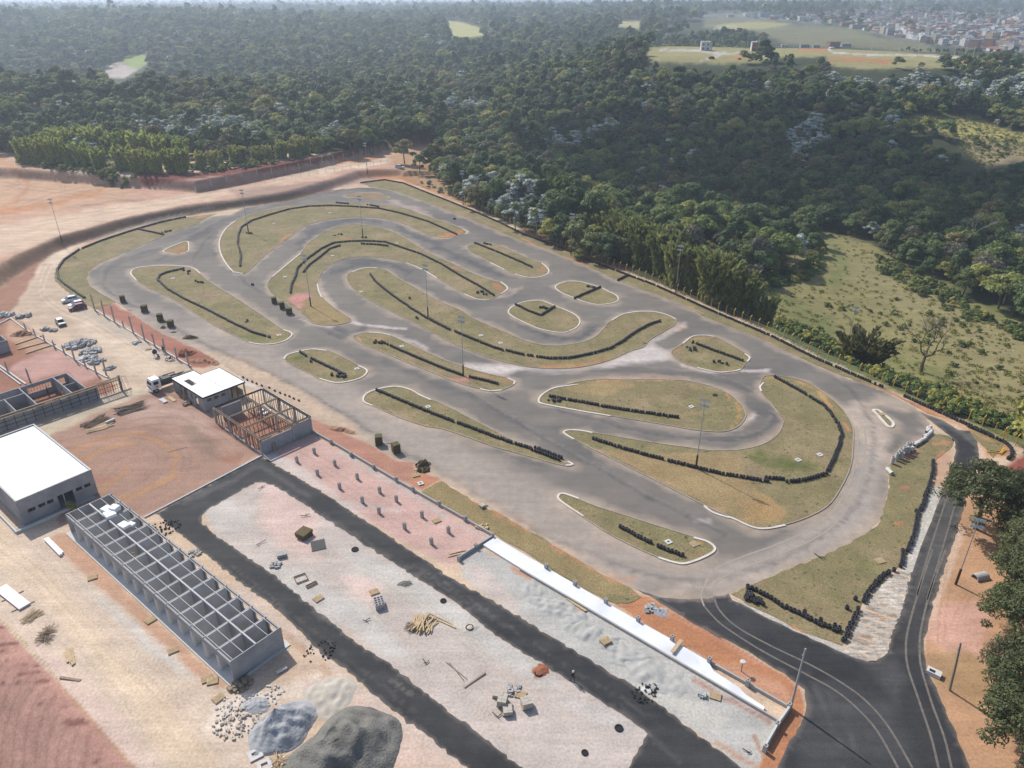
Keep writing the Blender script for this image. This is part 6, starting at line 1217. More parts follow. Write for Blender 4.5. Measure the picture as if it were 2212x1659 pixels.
prop_row((0, .3), (0, WY - .3), 26); prop_row((WX, .3), (WX, WY - .3), 22); prop_row((6.2, .4), (6.2, WY - .4), 20); prop_row((.3, 5.2), (6, 5.2), 9); prop_row((.3, 10.4), (6, 10.4), 9); prop_row((5.4, WY), (WX - .2, WY), 7)
b = MB(); b.box((-.02, WY / 2, .1), (.3, WY, .22)); b.box((WX + .02, WY / 2, .1), (.3, WY, .22)); b.build('footing', CONC, fb)
b = MB(); b.box((.9, .3, 2.66), (2.4, .1, .12)); b.box((.9, -.2, 2.74), (2.2, .1, .12)); b.build('formwork', TIMBO, fb)
b = MB(); b.bar(local(fb, 2.1, -.75, 0), local(fb, 2.1, -.14, 1.5), .35, .05); b.bar(local(fb, 2.55, -.7, 0), local(fb, 2.55, -.14, 1.3), .25, .05); tag(b.build('leaning_boards', TIMBO), 'grey boards leaning against the block wall of the frame building', 'boards')
b = MB(); b.box(local(fb, 7.6, 13.2, .2), (1.6, .5, .3), 1.2); b.box(local(fb, 8.2, 12.0, .2), (1.8, .5, .3), 1.0); b.box(local(fb, 2.2, 2.4, .2), (.9, .7, .4), .3); tag(b.build('foam_blocks', WHITEF), 'white foam slabs lying inside the timber frame building', 'foam blocks')
# -- long unfinished block wall building, left
o0 = Vector((-90.7, 113.1)); ux = Vector((.668, .744))
lb = thing('walled_building', 'long unfinished roofless block building with scaffolded front at the left', 'building', (o0.x, o0.y, 0), math.atan2(ux.y, ux.x))
b = MB(); holed_wall(b, -14, 16.4, 0, .2, 2.85, [(0.8, 2.3, 2.35, 2.72), (4.2, 5.6, 2.3, 2.7), (7.2, 8.6, 2.35, 2.72), (9.8, 11.0, 2.3, 2.7), (12.4, 13.4, 2.35, 2.7)]); b.build('front_wall', BLOCK, lb)
b = MB(); holed_wall(b, -14, 14.5, 9.7, .2, 2.9, [(7.2, 11.4, 1.1, 2.2), (12.6, 13.9, 1.0, 2.2)]); b.build('rear_wall', BLOCK, lb)
for x, y0, y1 in ((14.5, .12, 9.58), (12.0, .12, 9.58), (6.0, .12, 9.58), (2.6, .12, 6.4)):
    b = MB()
    if x == 12.0: holed_wall(b, y0, y1, x, .18, 2.9, [(5.4, 6.8, .02, 2.2)], 'y')
    else: b.box((x, (y0 + y1) / 2, 1.45), (.18, y1 - y0, 2.9))
    b.build('cross_wall', BLOCK, lb)
b = MB(); b.box((-4.05, 6.5, 1.45), (19.9, .18, 2.9)); b.build('partition', BLOCK, lb); b = MB(); b.box((13.25, 5.3, 1.2), (2.3, .15, 2.4)); b.build('partition', BLOCK, lb)
b = MB(); b.box((20.6, 0, 1.7), (.35, .35, 3.4)); b.build('column', CONC, lb)
b = MB(); b.box((18.5, 0, 2.95), (4.2, .22, .35)); b.build('ring_beam', TIMBO, lb)
for i in range(22):
    x = -12 + i * 1.55; s_ = MB(); s_.bar((x, -.32, 0), (x, -.3, 2.75), .07); s_.build('scaffold_post', BLK, lb)
for z_ in (.95, 1.75): s_ = MB(); s_.bar((-14, -.36, z_), (20.4, -.36, z_), .06); s_.build('scaffold_rail', BLK, lb)
s_ = MB(); s_.bar((-14, -.42, 2.62), (20.4, -.42, 2.62), .34, .07); s_.build('scaffold_plank', TIMB, lb); s_ = MB(); s_.bar((-14, .05, 2.9), (21.6, -.3, 2.98), .14, .1); s_.build('scaffold_plank', TIMB, lb)
for i in range(9):
    s_ = MB(); x = 16.8 + i * .45; s_.bar((x, .1, 0), (x, .1, 2.8), .06); s_.build('prop', PROP, lb)
for i in range(9): s_ = MB(); x = 7.4 + i * .5; s_.bar((x, 9.7, 1.1), (x, 9.7, 2.2), .05); s_.build('prop', PROP, lb)
for i in range(5):
    s_ = MB(); a = (21.2 + (i % 3) * .55, -.5 + (i // 2) * 1.0); s_.bar((a[0], a[1], 0), (a[0] - .3, a[1] + .2, 2.6), .06); s_.build('prop', GALV, lb)
b = MB(); b.box((18.9, -.55, .1), (6.5, .3, .2)); b.build('kerb_stone', CONC, lb)
# -- small block hut at the left edge
p = g('L2', 75, 215); hut = thing('block_hut', 'small grey block hut at the far left edge, roofless', 'building', (p.x, p.y, 0), math.atan2(ux.y, ux.x))
b = MB(); holed_wall(b, -5.5, 0, 0, .2, 2.7, []); b.build('front_wall', BLOCK, hut)
b = MB(); holed_wall(b, .1, 3.9, -.1, .2, 2.7, [], 'y'); b.build('side_wall', BLOCK, hut); b = MB(); holed_wall(b, -5.5, 0, 4, .2, 2.7, [(-2.6, -1.2, 1.2, 2.3)]); b.build('rear_wall', BLOCK, hut)
# ================================================================== POSTS AND LOW WALLS
def cpost(reg, x, y, h, label, group, w=.28, jitter=.0):
    p = g(reg, x, y); b = MB(); b.box((0, 0, h / 2), (w, w, h)); b.box((0, 0, h + .15), (w * .45, w * .45, .3)); o = tag(b.build('concrete_post', CONC), label, 'post', group); o.location = (p.x, p.y, 0); o.rotation_euler = (R.gauss(0, .02), R.gauss(0, .02), math.atan2(ux.y, ux.x)); return o
for x, y, h in ((1097, 262, 4.1), (1205, 328, 4.1), (1322, 397, 4.2), (1425, 452, 1.5), (1538, 525, 4.2), (1665, 602, 3.9), (1785, 675, 3.2), (1905, 745, 3.2), (2042, 825, 2.8), (2180, 905, 3.2)):
    cpost('N1', x, y, h, 'grey concrete post in the row between the pit yard and the track', 'posts between the yard and the track')
for x, y, h in ((300, 485, 1.6), (405, 545, 1.5), (515, 615, 1.6), (630, 690, 1.7), (742, 752, 1.8), (860, 830, 4.0), (985, 905, 1.7), (1112, 990, 3.1), (1225, 1000, 3.2)):
    cpost('N1', x, y, h, 'grey concrete post in the row beside the pink lot', 'posts beside the pink lot')
cpost('N1', 350, 1085, 3.0, 'lone concrete post on the pink lot behind the walled building', None); cpost('N1', 90, 960, 2.2, 'short leaning post at the left of the pink lot', None)
def low_wall(pts, h, t, label, m=CONC, name='low_wall'):
    b = MB()
    for p, q in zip(pts[:-1], pts[1:]): b.wall(p, q, -.1, h, t)
    return tag(b.build(name, m), label, 'wall')
low_wall(GG(px('N1', 1095, 255, 1320, 395, 1670, 600, 1905, 740, 2200, 910)), .28, .25, 'low concrete footing along the tall post row', CONCL)
low_wall(GG(px('N1', 120, 350, 290, 480, 520, 615, 740, 745, 985, 905, 1240, 1040)), .28, .25, 'low concrete footing along the posts of the pink lot', CONCL)
low_wall(GG(px('N1', -20, 890, 300, 1115)), .3, .3, 'pale footing beam crossing the left lot', CONCL); low_wall(GG(px('N1', -20, 925, 240, 1120)), .3, .22, 'second footing beam beside the left lot edge', CONCL)
for i, q in enumerate(((-10, 420, 120, 355), (180, 655, 480, 555), (200, 715, 520, 630), (300, 760, 640, 650))): low_wall(GG(px('N1', *q)), .25, .28, ('timber edged trench footing nearest the hut', 'upper trench footing of the red lot', 'lower trench footing of the red lot', 'last trench footing before the pink lot')[i], TIMB if i else CONCL)
low_wall(GG(px('C2', 500, 362, 640, 440, 1080, 700, 1560, 972, 1745, 1080)), .5, .2, 'low grey block wall between the pink lot and the track', CONC)
low_wall(GG(px('C2', 1750, 1090, 1640, 1160, 1515, 1240)), .55, .2, 'short low block wall crossing from the wall end towards the black road', CONC)
low_wall(GG(px('C4', 1308, 938, 1570, 1085, 1850, 1245)), .45, .2, 'low block wall running on from the white slab end', CONC)
low_wall(GG(px('C4', 1865, 1250, 1780, 1370, 1692, 1525)), .8, .22, 'raised end wall beside the concrete pole', CONCL)
low_wall(GG(px('L2', 1000, 1368, 1810, 942)), .22, .2, 'straight pale kerb between the red lot and the black road', CONCL)
hb = MB()
for dx, dy, sx, sy in ((0, .15, .4, .1), (0, -.15, .4, .1), (.15, 0, .1, .2), (-.15, 0, .1, .2)): hb.box((dx, dy, .5), (sx, sy, 1.0))
HPOST = hb.mesh('block_pillar', CONC)
def pillar(reg, x, y, h, lab, grp):
    p = g(reg, x, y); o = tag(mesh_obj('block_pillar', HPOST), lab, 'pillar', grp); o.location = (p.x, p.y, 0); o.scale = (1, 1, h); o.rotation_euler = (0, 0, .84)
for x, y in ((630, 440), (768, 528), (925, 615), (1080, 700), (1195, 768), (1375, 868), (1555, 972), (1745, 1090), (1630, 1165), (1515, 1250)): pillar('C2', x, y, .85, 'hollow block pillar standing on the low wall of the pink lot', 'pillars on the pink lot wall')
for x, y in ((180, 288), (378, 405), (592, 528), (815, 655), (1048, 785), (1305, 938), (1570, 1092), (1855, 1255), (1775, 1385), (1690, 1545)): pillar('C4', x, y, 1.0, 'hollow block pillar standing along the white concrete slab', 'pillars along the white slab')
for x, y in ((515, 508), (395, 568), (657, 592), (537, 658), (812, 685), (690, 752), (967, 780), (847, 848), (1082, 840), (962, 922), (1259, 948), (1139, 1030), (1442, 1056), (1324, 1135)): pillar('C2', x, y, 1.15, 'hollow block pillar stub standing alone on the pink earth lot', 'pillar stubs on the pink lot')
# white slab
SLAB = mat('fresh_concrete', (.66, .67, .69), (.74, .75, .77), .6, .75, c3=(.58, .59, .61), scale3=.3)
sl = GG(px('C2', 1680, 1150, 1760, 1095) + px('C4', 180, 282, 380, 400, 590, 524, 810, 650, 1040, 778, 1300, 934, 1335, 1000, 1500, 1105, 1560, 1165, 1690, 1250, 1680, 1270, 1500, 1168, 1200, 990, 900, 814, 600, 637, 300, 461, 0, 286))
b = MB(); b.prism([(v.x, v.y) for v in sl], 0, .30); tag(b.build('concrete_slab', SLAB), 'long fresh white concrete slab beside the grass strip', 'slab')
low_wall(GG(px('C4', 0, 292, 1790, 1344)), .36, .2, 'grey edge wall along the lower side of the white slab', CONC)
# ================================================================== VEHICLES, PEOPLE, MATERIAL HEAPS
GLASS = mat('car_glass', (.012, .014, .018), rough=.12, spec=.6)
TYRE = mat('car_tyre', (.012, .012, .013), rough=.85); RIM = mat('wheel_rim', (.45, .45, .46), rough=.4, metal=.5)
def paint(name, c): return mat(name, c, rough=.35, spec=.5)
def loft(b, secs, mi=0, cap=True):
    n = len(secs[0]); vs = [v for s in secs for v in s]; fs = []
    for i in range(len(secs) - 1):
        for k in range(n): fs.append((i * n + k, (i + 1) * n + k, (i + 1) * n + (k + 1) % n, i * n + (k + 1) % n))
    if cap: fs += [tuple(range(n)), tuple(range(len(secs) * n - 1, (len(secs) - 1) * n - 1, -1))]
    b.add(vs, fs, mi)
def car(reg, x, y, rz, m, label, L=4.1, roofm=None, z=None, hatch=True):
    q = px(reg, x, y)[0]; p = GT(q) if z is None else G(q, z)
    t = thing('parked_car', label, 'car', (p.x, p.y, p.z), rz); W = 1.68; s = L / 4.1
    b = MB()      # lower body: rounded loft nose to tail
    prof = [(-2.05, .35, .62, .86), (-1.98, .26, .80, .97), (-1.3, .24, .90, 1.0), (-.3, .24, .93, 1.0), (1.0, .24, .95, 1.0), (1.75, .26, .95, .98), (2.03, .34, .86, .90)]
    loft(b, [[(xx * s, -W / 2 * w, z0), (xx * s, W / 2 * w, z0), (xx * s, W / 2 * w, (z0 + z1) / 2 + .08), (xx * s, W / 2 * w * .93, z1), (xx * s, -W / 2 * w * .93, z1), (xx * s, -W / 2 * w, (z0 + z1) / 2 + .08)] for xx, z0, z1, w in prof])
    bo = bevel(b.build('body', m, t), .05)
    c = MB()      # glasshouse
    x0, x1, x2, x3 = (-1.15 * s, -.35 * s, 1.25 * s, 1.9 * s) if hatch else (-1.05 * s, -.3 * s, .8 * s, 1.35 * s)
    lo = [(x0, -.74, .90), (x0, .74, .90), (x3, .74, .93), (x3, -.74, .93)]; hi = [(x1, -.58, 1.42), (x1, .58, 1.42), (x2, .58, 1.43), (x2, -.58, 1.43)]
    c.add(lo + hi, [(0, 1, 5, 4), (1, 2, 6, 5), (2, 3, 7, 6), (3, 0, 4, 7), (4, 5, 6, 7)]); c.build('window', GLASS, t)
    r = MB(); r.box(((x1 + x2) / 2, 0, 1.45), (x2 - x1 + .1, 1.2, .06))
    for sy in (-1, 1):
        r.bar((x1, sy * .59, 1.42), (x0, sy * .75, .9), .07); r.bar((x2, sy * .59, 1.42), (x3, sy * .75, .92), .10); r.bar(((x1 + x2) / 2, sy * .595, 1.42), ((x1 + x2) / 2 + .08, sy * .76, .9), .07)
    bevel(r.build('roof', roofm or m, t), .02)
    for sx in (-1.28, 1.27):
        for sy in (-1, 1):
            w_ = MB(); w_.tube([(sx * s, sy * .62, .3), (sx * s, sy * .84, .3)], .30, 14); wo = w_.build('wheel', TYRE, t); w2 = MB(); w2.tube([(sx * s, sy * .835, .3), (sx * s, sy * .855, .3)], .18, 10); w2.build('rim', RIM, wo)
    for sy in (-.6, .6):
        h_ = MB(); h_.box((-2.0 * s, sy, .68), (.10, .34, .15)); h_.build('headlight', LAMPH, t); h2 = MB(); h2.box((2.01 * s, sy * 1.05, .75), (.08, .22, .22)); h2.build('tail_light', bpy.data.materials.get('tail_lamp') or mat('tail_lamp', (.25, .01, .01), rough=.4), t)
    for sy in (-1, 1): mm = MB(); mm.box((-.75 * s, sy * .90, .98), (.12, .2, .14)); mm.build('mirror', m, t)
    return t
PW = paint('white_car_paint', (.78, .78, .80)); PS = paint('silver_car_paint', (.55, .56, .58)); PR = paint('dark_red_car_paint', (.16, .012, .022)); PG = paint('grey_car_paint', (.10, .105, .105))
car('N1', 815, 160, .68, PS, 'silver hatchback parked furthest back of the three by the tyre bend', 4.0)
car('N1', 890, 212, .76, PW, 'white car parked between the silver and the red car', 4.0)
car('N1', 905, 268, .72, PR, 'dark red hatchback nearest of the three by the posts', 4.1)
car('N1', 707, 430, -.82 + PI, PG, 'small dark hatchback with white roof alone in the dirt yard', 3.7, PW)
car('T2', 552, 1165, 2.75, PS, 'silver car under the spreading tree by the orange road', 4.3)
# -- truck
p = g('N1', 1745, 1200); TW = paint('truck_white', (.80, .80, .79)); TD = mat('truck_dark_steel', (.03, .032, .033), (.05, .05, .05), 3, .6)
tr = thing('flatbed_truck', 'white cab truck with dark loaded bed beside the slab house', 'truck', (p.x, p.y, 0), math.atan2(ux.y, ux.x))
b = MB(); loft(b, [[(xx, -1.1, .75), (xx, 1.1, .75), (xx, 1.15, 1.6), (xx + (.35 if xx < .2 else 0), .98, 2.75), (xx + (.35 if xx < .2 else 0), -.98, 2.75), (xx, -1.15, 1.6)] for xx in (-.15, .05, 1.75)]); bevel(b.build('cab', TW, tr), .07)
b = MB(); b.add([(-.14, -.95, 1.72), (-.14, .95, 1.72), (.2, .86, 2.55), (.2, -.86, 2.55)], [(0, 1, 2, 3)]); b.box((-.13, 0, 1.0), (.08, 1.6, .35)); b.build('windscreen', GLASS, tr)
for sy in (-1, 1): b = MB(); b.box((.85, sy * 1.10, 2.05), (.95, .06, .62), 0, 0, sy * .14); b.build('side_window', GLASS, tr)
b = MB(); b.box((.85, -1.165, 1.35), (.5, .02, .5)); b.build('door_mark', YEL, tr)
b = MB(); b.box((4.6, 0, .8), (8.4, .9, .25)); b.build('chassis', TD, tr)
b = MB(); b.box((5.4, 0, 1.15), (6.8, 2.3, .18)); b.box((2.05, 0, 1.7), (.12, 2.3, 1.1)); b.build('flatbed', TD, tr)
b = MB(); b.box((3.2, 0, 1.75), (1.7, 1.9, 1.0)); b.box((5.0, .1, 1.55), (1.4, 1.7, .6), .2); b.box((6.6, -.1, 1.5), (1.2, 1.8, .5), -.15); b.tube([(4.0, -.5, 2.3), (6.5, -.3, 2.0)], .14, 8); b.tube([(3.0, .6, 2.3), (5.5, .7, 2.2)], .11, 8); b.build('load', TD, tr)
b = MB(); b.box((.9, 0, 2.79), (.9, .9, .05)); b.build('roof_hatch', GALV, tr)
b = MB(); b.box((-.2, 0, .55), (.2, 2.2, .3)); b.build('bumper', TW, tr)
for sx in (.6, 6.2, 7.4):
    for sy in (-1, 1): w_ = MB(); w_.tube([(sx, sy * .75, .48), (sx, sy * 1.1, .48)], .48, 16); wo = w_.build('wheel', TYRE, tr); w2 = MB(); w2.tube([(sx, sy * 1.09, .48), (sx, sy * 1.12, .48)], .25, 10); w2.build('rim', RIM, wo)
# -- motorbike, cement mixer
p = g('N1', 1960, 832); mb = thing('motorbike', 'black motorbike standing by the low wall of the post row', 'motorbike', (p.x, p.y, 0), .35)
for sx in (-.65, .65):
    w_ = MB(); n = 16
    for k in range(n): a, c2 = 2 * PI * k / n, 2 * PI * (k + 1) / n; w_.bar((sx + .27 * math.cos(a), 0, .3 + .27 * math.sin(a)), (sx + .27 * math.cos(c2), 0, .3 + .27 * math.sin(c2)), .10)
    w_.build('wheel', TYRE, mb)
b = MB(); b.box((0, 0, .45), (.5, .28, .35)); b.bar((-.6, 0, .32), (-.42, 0, 1.0), .07); b.bar((.6, 0, .32), (.05, 0, .6), .08); b.bar((-.45, 0, .85), (.3, 0, .7), .1); b.build('engine_frame', TD, mb)
b = MB(); b.box((-.12, 0, .88), (.5, .26, .22)); bevel(b.build('tank', PW, mb), .06); b = MB(); b.box((.42, 0, .86), (.65, .26, .10)); b.build('seat', BLK, mb); b = MB(); b.bar((-.4, -.36, 1.05), (-.4, .36, 1.05), .04); b.build('handlebar', TD, mb)
p = g('N1', 1795, 795); cm = thing('cement_mixer', 'cement mixer with dark drum standing in the dirt yard', 'cement mixer', (p.x, p.y, 0), .6)
b = MB(); b.lathe([(.0, .75), (.36, .80), (.52, 1.1), (.52, 1.35), (.28, 1.75), (.24, 1.72), (.45, 1.3), (.0, .9)], 16); b.build('drum', TD, cm)
b = MB(); b.bar((-.55, -.5, 0), (0, -.55, 1.1), .08); b.bar((.55, -.5, 0), (0, -.55, 1.1), .08); b.bar((-.55, .5, 0), (0, .55, 1.1), .08); b.bar((.55, .5, 0), (0, .55, 1.1), .08); b.bar((0, -.55, 1.1), (0, .55, 1.1), .07); b.bar((-.55, -.5, .15), (-.55, .5, .15), .06); b.build('stand', GALV, cm)
b = MB(); b.box((.3, .72, .95), (.4, .25, .4)); b.build('motor_box', PW, cm)
for sy in (-.5, .5): b = MB(); b.tube([(.55, sy - .06, .2), (.55, sy + .06, .2)], .2, 12); b.build('wheel', TYRE, cm)
# -- people
def person(x, y, rz, label, shirt, legs, hat, stride=.34, z=0.0):
    J = dict(pel=(0, 0, .95), sp=(0.02, 0, 1.18), ch=(.03, 0, 1.38), nk=(.05, 0, 1.52), hd=(.07, 0, 1.62), top=(.08, 0, 1.76),
             hl=(0, .10, .92), kl=(stride * .62, .10, .50), al=(stride * .55, .10, .09), tl=(stride * .55 + .2, .11, .04), hr=(0, -.10, .92), kr=(-stride * .25, -.10, .48), ar=(-stride * 1.05, -.10, .14), tr=(-stride * 1.05 + .17, -.11, .05),
             sl=(.03, .19, 1.42), el=(-.10, .25, 1.14), wl=(-.02, .26, .90), fl=(.03, .25, .80), sr=(.03, -.19, 1.42), er=(.06, -.25, 1.14), wr=(.22, -.24, .95), fr=(.28, -.22, .87))
    Rr = dict(pel=.15, sp=.14, ch=.16, nk=.06, hd=.095, top=.07, hl=.095, kl=.06, al=.045, tl=.04, hr=.095, kr=.06, ar=.045, tr=.04, sl=.065, el=.045, wl=.032, fl=.036, sr=.065, er=.045, wr=.032, fr=.036)
    E = 'pel-sp sp-ch ch-nk nk-hd hd-top pel-hl hl-kl kl-al al-tl pel-hr hr-kr kr-ar ar-tr ch-sl sl-el el-wl wl-fl ch-sr sr-er er-wr wr-fr'.split()
    ks = list(J); me = bpy.data.meshes.new('skeleton'); me.from_pydata([J[k] for k in ks], [(ks.index(e.split('-')[0]), ks.index(e.split('-')[1])) for e in E], [])
    o = bpy.data.objects.new('tmp_body', me); C.objects.link(o); o.modifiers.new('s', 'SKIN'); o.modifiers.new('d', 'SUBSURF').levels = 2
    for i, k in enumerate(ks): me.skin_vertices[0].data[i].radius = (Rr[k], Rr[k]); me.skin_vertices[0].data[i].use_root = (k == 'pel')
    dg = bpy.context.evaluated_depsgraph_get(); m2 = bpy.data.meshes.new_from_object(o.evaluated_get(dg)); bpy.data.objects.remove(o)
    m2.materials.clear()
    for m in (SKINM, shirt, legs, BLK): m2.materials.append(m)
    for f in m2.polygons:
        c = f.center; f.material_index = 3 if c.z < .11 else (2 if c.z < .98 and abs(c.y) < .2 else (1 if c.z < 1.5 and c.z > 1.12 or (c.z <= 1.12 and abs(c.y) < .17) else 0)); f.use_smooth = True
    t = thing('person', label, 'person', (x, y, z), rz); m2.name = 'body'; mesh_obj('body', m2, t)
    b = MB(); b.lathe([(.0, 1.86), (.07, 1.85), (.115, 1.78), (.125, 1.70), (.15, 1.69)], 14, (.08, 0, 0)); b.build('cap', hat, t); return t
SKINM = mat('skin', (.34, .19, .12), rough=.6); SH1 = mat('dark_shirt', (.028, .03, .04), rough=.9); SH2 = mat('grey_shirt', (.10, .10, .11), rough=.9); JN = mat('jeans', (.05, .06, .085), rough=.9); CAPM = mat('pale_cap', (.55, .53, .50), rough=.8)
p = g('C4', 362, 1062); person(p.x, p.y, -.9, 'person in dark shirt and jeans walking on the edge of the black road', SH1, JN, CAPM)
p = g('N1', 1888, 752); person(p.x, p.y, 2.2, 'person in dark clothes standing by the concrete post row', SH1, SH1, BLK, .1)
p = g('N1', 560, 1235); person(p.x, p.y, 1.2, 'person in dark clothes working inside the walled building', SH2, SH1, BLK, .15)
# -- stacks of cut turf
TURF = mat('cut_turf', (.085, .065, .032), (.13, .10, .05), 3, .95, bump=.03, bscale=8); TURFT = mat('turf_top', (.12, .11, .045), (.09, .09, .035), 2, .95, bump=.03)
def turf(reg, x, y, h, rz, label, w=1.25, sq=.0):
    p = g(reg, x, y); b = MB(); n = 9; rr = random.Random(int(x * 7 + y))
    for i in range(n):
        for k in (-1, 1): b.box((k * w * .25 + rr.gauss(0, .02), rr.gauss(0, .025), (i + .5) * h / n), (w * .49 + rr.uniform(-.04, .03), w + rr.uniform(-.08, .05), h / n * .93), rr.gauss(0, .02), 1 if i == n - 1 else 0)
    pl = MB(); pl.box((0, 0, .02), (w * 1.05, w * 1.05, .10))
    t = thing('turf_stack', label, 'turf stack', (p.x, p.y, .02), rz); b.build('turf', [TURF, TURFT], t); pl.build('pallet', TIMBO, t); return t
for a in (('L1', 852, 705, 1.75, .5, 'square turf stack on the front straight nearest the first posts'), ('L1', 1002, 772, 1.7, .1, 'second square turf stack along the pit edge of the straight'), ('L1', 1110, 832, 1.7, .3, 'turf stack with crumbled turf spilling at its foot'), ('L1', 1183, 875, 1.6, .15, 'turf stack right of the spilled turf'),
          ('M1', 238, 850, 1.55, .4, 'leftmost of three turf stacks at the crescent island tip'), ('M1', 293, 888, 1.7, .35, 'middle of three turf stacks at the crescent island tip'), ('M1', 342, 926, 1.6, .1, 'rightmost of three turf stacks at the crescent island tip'), ('C2', 962, 445, 1.8, .2, 'tall turf stack on the front straight by the frame building'), ('C2', 1080, 500, 1.75, .5, 'turf stack with a spade lying beside it')): turf(*a)
def heap(reg, x, y, rx, ry, h, m, label, rz=0.0, seed=1, name='soil_heap', cat='heap', rough_=.35, n=34, peak=(0, 0), edge=.0):
    p = g(reg, x, y); rs = np.random.RandomState(seed); ph = rs.uniform(0, 6, 8)
    vs = []; fs = []; rings = n; seg = n * 2
    wv = [(math.cos(a_), math.sin(a_), f_, p_, .5 / (1 + f_ * .35)) for a_, f_, p_ in zip(rs.uniform(0, 6.3, 22), rs.uniform(.6, 14, 22) * 3.2 / (rx + ry), rs.uniform(0, 6.3, 14))]
    for i in range(rings + 1):
        q = i / rings
        for k in range(seg):
            a = 2 * PI * k / seg; wob = 1 + .10 * math.sin(2 * a + ph[0]) + .07 * math.sin(3 * a + ph[1]) + .05 * math.sin(5 * a + ph[2])
            xx, yy = q * rx * wob * math.cos(a) + peak[0] * (1 - q), q * ry * wob * math.sin(a) + peak[1] * (1 - q)
            zz = h * min(1., (1 - q) * (1 + edge * 1.6)) if edge else h * (1 - q) ** .92
            amp = rough_ * h * (q * (1 - q) * 3 + .12 * (1 - q))
            zz += amp * sum(w_ * math.sin((xx * c_ + yy * s_) * f_ + p_) for c_, s_, f_, p_, w_ in wv) + rs.normal() * .012 * h
            vs.append((xx, yy, max(zz, .0) - .05 + (0 if q < 1 else -.05)))
    for i in range(rings):
        for k in range(seg): fs.append((i * seg + k, (i + 1) * seg + k, (i + 1) * seg + (k + 1) % seg, i * seg + (k + 1) % seg))
    b = MB(); b.add(vs, fs); o = tag(b.build(name, m, None, True), label, cat); o.location = (p.x, p.y, hz(p.x, p.y)); o.rotation_euler = (0, 0, rz); return o
heap('L1', 1135, 845, 1.2, .8, .5, TURF, 'crumbled turf spilled between the turf stacks', name='turf_heap'); heap('L1', 1128, 885, .8, .6, .7, TURF, 'round turf roll lying below the spilled turf', seed=3, name='turf_heap'); heap('L1', 1200, 915, .9, .5, .35, TURF, 'small turf scraps on the dirt edge of the straight', seed=4, name='turf_heap')
heap('L1', 1320, 955, 1.9, 1.2, .9, TURF, 'dark heap of loose turf on the straight', seed=5, name='turf_heap'); heap('C2', 1265, 585, 1.5, 1.2, .9, TURF, 'upper half of the brown turf heap by the red strip', seed=6, name='turf_heap', rough_=.8); heap('C2', 1268, 625, 1.4, .9, .7, TURF, 'lower half of the brown turf heap by the red strip', seed=7, name='turf_heap', rough_=.8)
SAND = mat('grey_sand', (.30, .305, .315), (.38, .385, .395), 1.6, .95, bump=.08, bscale=3.5, detail=8); GRVD = mat('dark_gravel', (.155, .15, .13), (.215, .205, .185), 4.5, .95, bump=.16, bscale=5, detail=8, c3=(.12, .115, .105), scale3=.5)
PSAND = mat('pale_sand', (.40, .36, .30), (.48, .435, .375), 1., .95, bump=.05, bscale=3); REDS = mat('red_soil', (.30, .115, .06), (.24, .09, .05), 1, .95, bump=.03, bscale=4); REDS2 = mat('brown_soil', (.26, .14, .085), (.33, .19, .12), 1, .95, bump=.03, bscale=4)
heap('C3', 305, 1385, 3.6, 3.0, 2.4, SAND, 'steep grey sand heap beside the end of the stall block', .7, 11, 'sand_heap', rough_=.14, peak=(-.3, 1.0))
heap('C3', 720, 1570, 6.2, 5.2, 2.3, GRVD, 'large dark gravel heap at the bottom edge', .6, 12, 'gravel_heap', rough_=.2, edge=.35, peak=(-.6, .3))
heap('C3', 620, 1150, 3.4, 2.8, .4, PSAND, 'low flattened pale sand heap between the road and the sand heap', .7, 13, 'sand_heap', rough_=.4)
heap('C3', 110, 1230, 1.6, 1.3, .5, SAND, 'small grey sand remnant left of the steep sand heap', .2, 14, 'sand_heap')
heap('L1', 1290, 1065, 2.2, 1.5, 1.3, REDS, 'red soil heap piled by the last posts', .3, 15); heap('L1', 1420, 1120, 3.4, 1.6, .8, REDS2, 'brown soil heap beside the red one at the straight', -.3, 16)
heap('L1', 155, 930, 2.6, 1.8, 1.1, REDS2, 'soil mound on the left lot by the short posts', 0, 17); heap('T1', 840, 1270, 13, 7, 2.6, mat('weedy_soil', (.25, .17, .09), (.17, .15, .06), .5, .95, bump=.1, bscale=2), 'weedy earth mound at the left end of the red bank', .1, 18, 'earth_mound', rough_=.5)
heap('C4', 960, 575, 1.6, 1.0, .5, SAND, 'grey gravel remnant on the orange strip by the road', -.5, 19, 'gravel_heap'); heap('C4', 870, 1120, 1.1, .7, .12, mat('lime_powder', (.56, .555, .53), rough=.95), 'white powder heap beside the black road edge', .2, 20, 'powder_heap')
heap('C2', 700, 345, 3.6, .9, .55, REDS2, 'elongated brown soil ridge behind the frame building', -.45, 21); heap('C3', 1590, 690, 1.3, .9, .22, PSAND, 'low spoil ring round the manhole on the parking ground', .3, 22, 'spoil_heap'); heap('C3', 1145, 385, 1.2, .7, .3, GRVD, 'dark spoil heap near the road on the parking ground', .3, 23, 'spoil_heap'); heap('C3', 2080, 985, 1.2, 1.0, .35, REDS, 'red spoil heap round the open manhole by the black road', .3, 24, 'spoil_heap')
for i, (x, y, a_, h_) in enumerate(((90, 430, 3.0, .26), (230, 540, 3.4, .3), (350, 640, 3.1, .26), (470, 720, 3.3, .3), (620, 790, 2.8, .24), (740, 880, 3.4, .3), (900, 1000, 3.6, .3), (1100, 1090, 3.4, .2))):
    heap('C4', x, y, a_, a_ * .62, h_, mat('crushed_stone', (.33, .325, .305), (.42, .41, .38), .8, .95, bump=.04, bscale=4) if i == 0 else bpy.data.materials['crushed_stone'], 'dumped crushed stone ridge in the row below the white slab', -.6 + .2 * (i % 3), 30 + i, 'stone_heap', rough_=.5)['group'] = 'crushed stone ridges below the white slab'
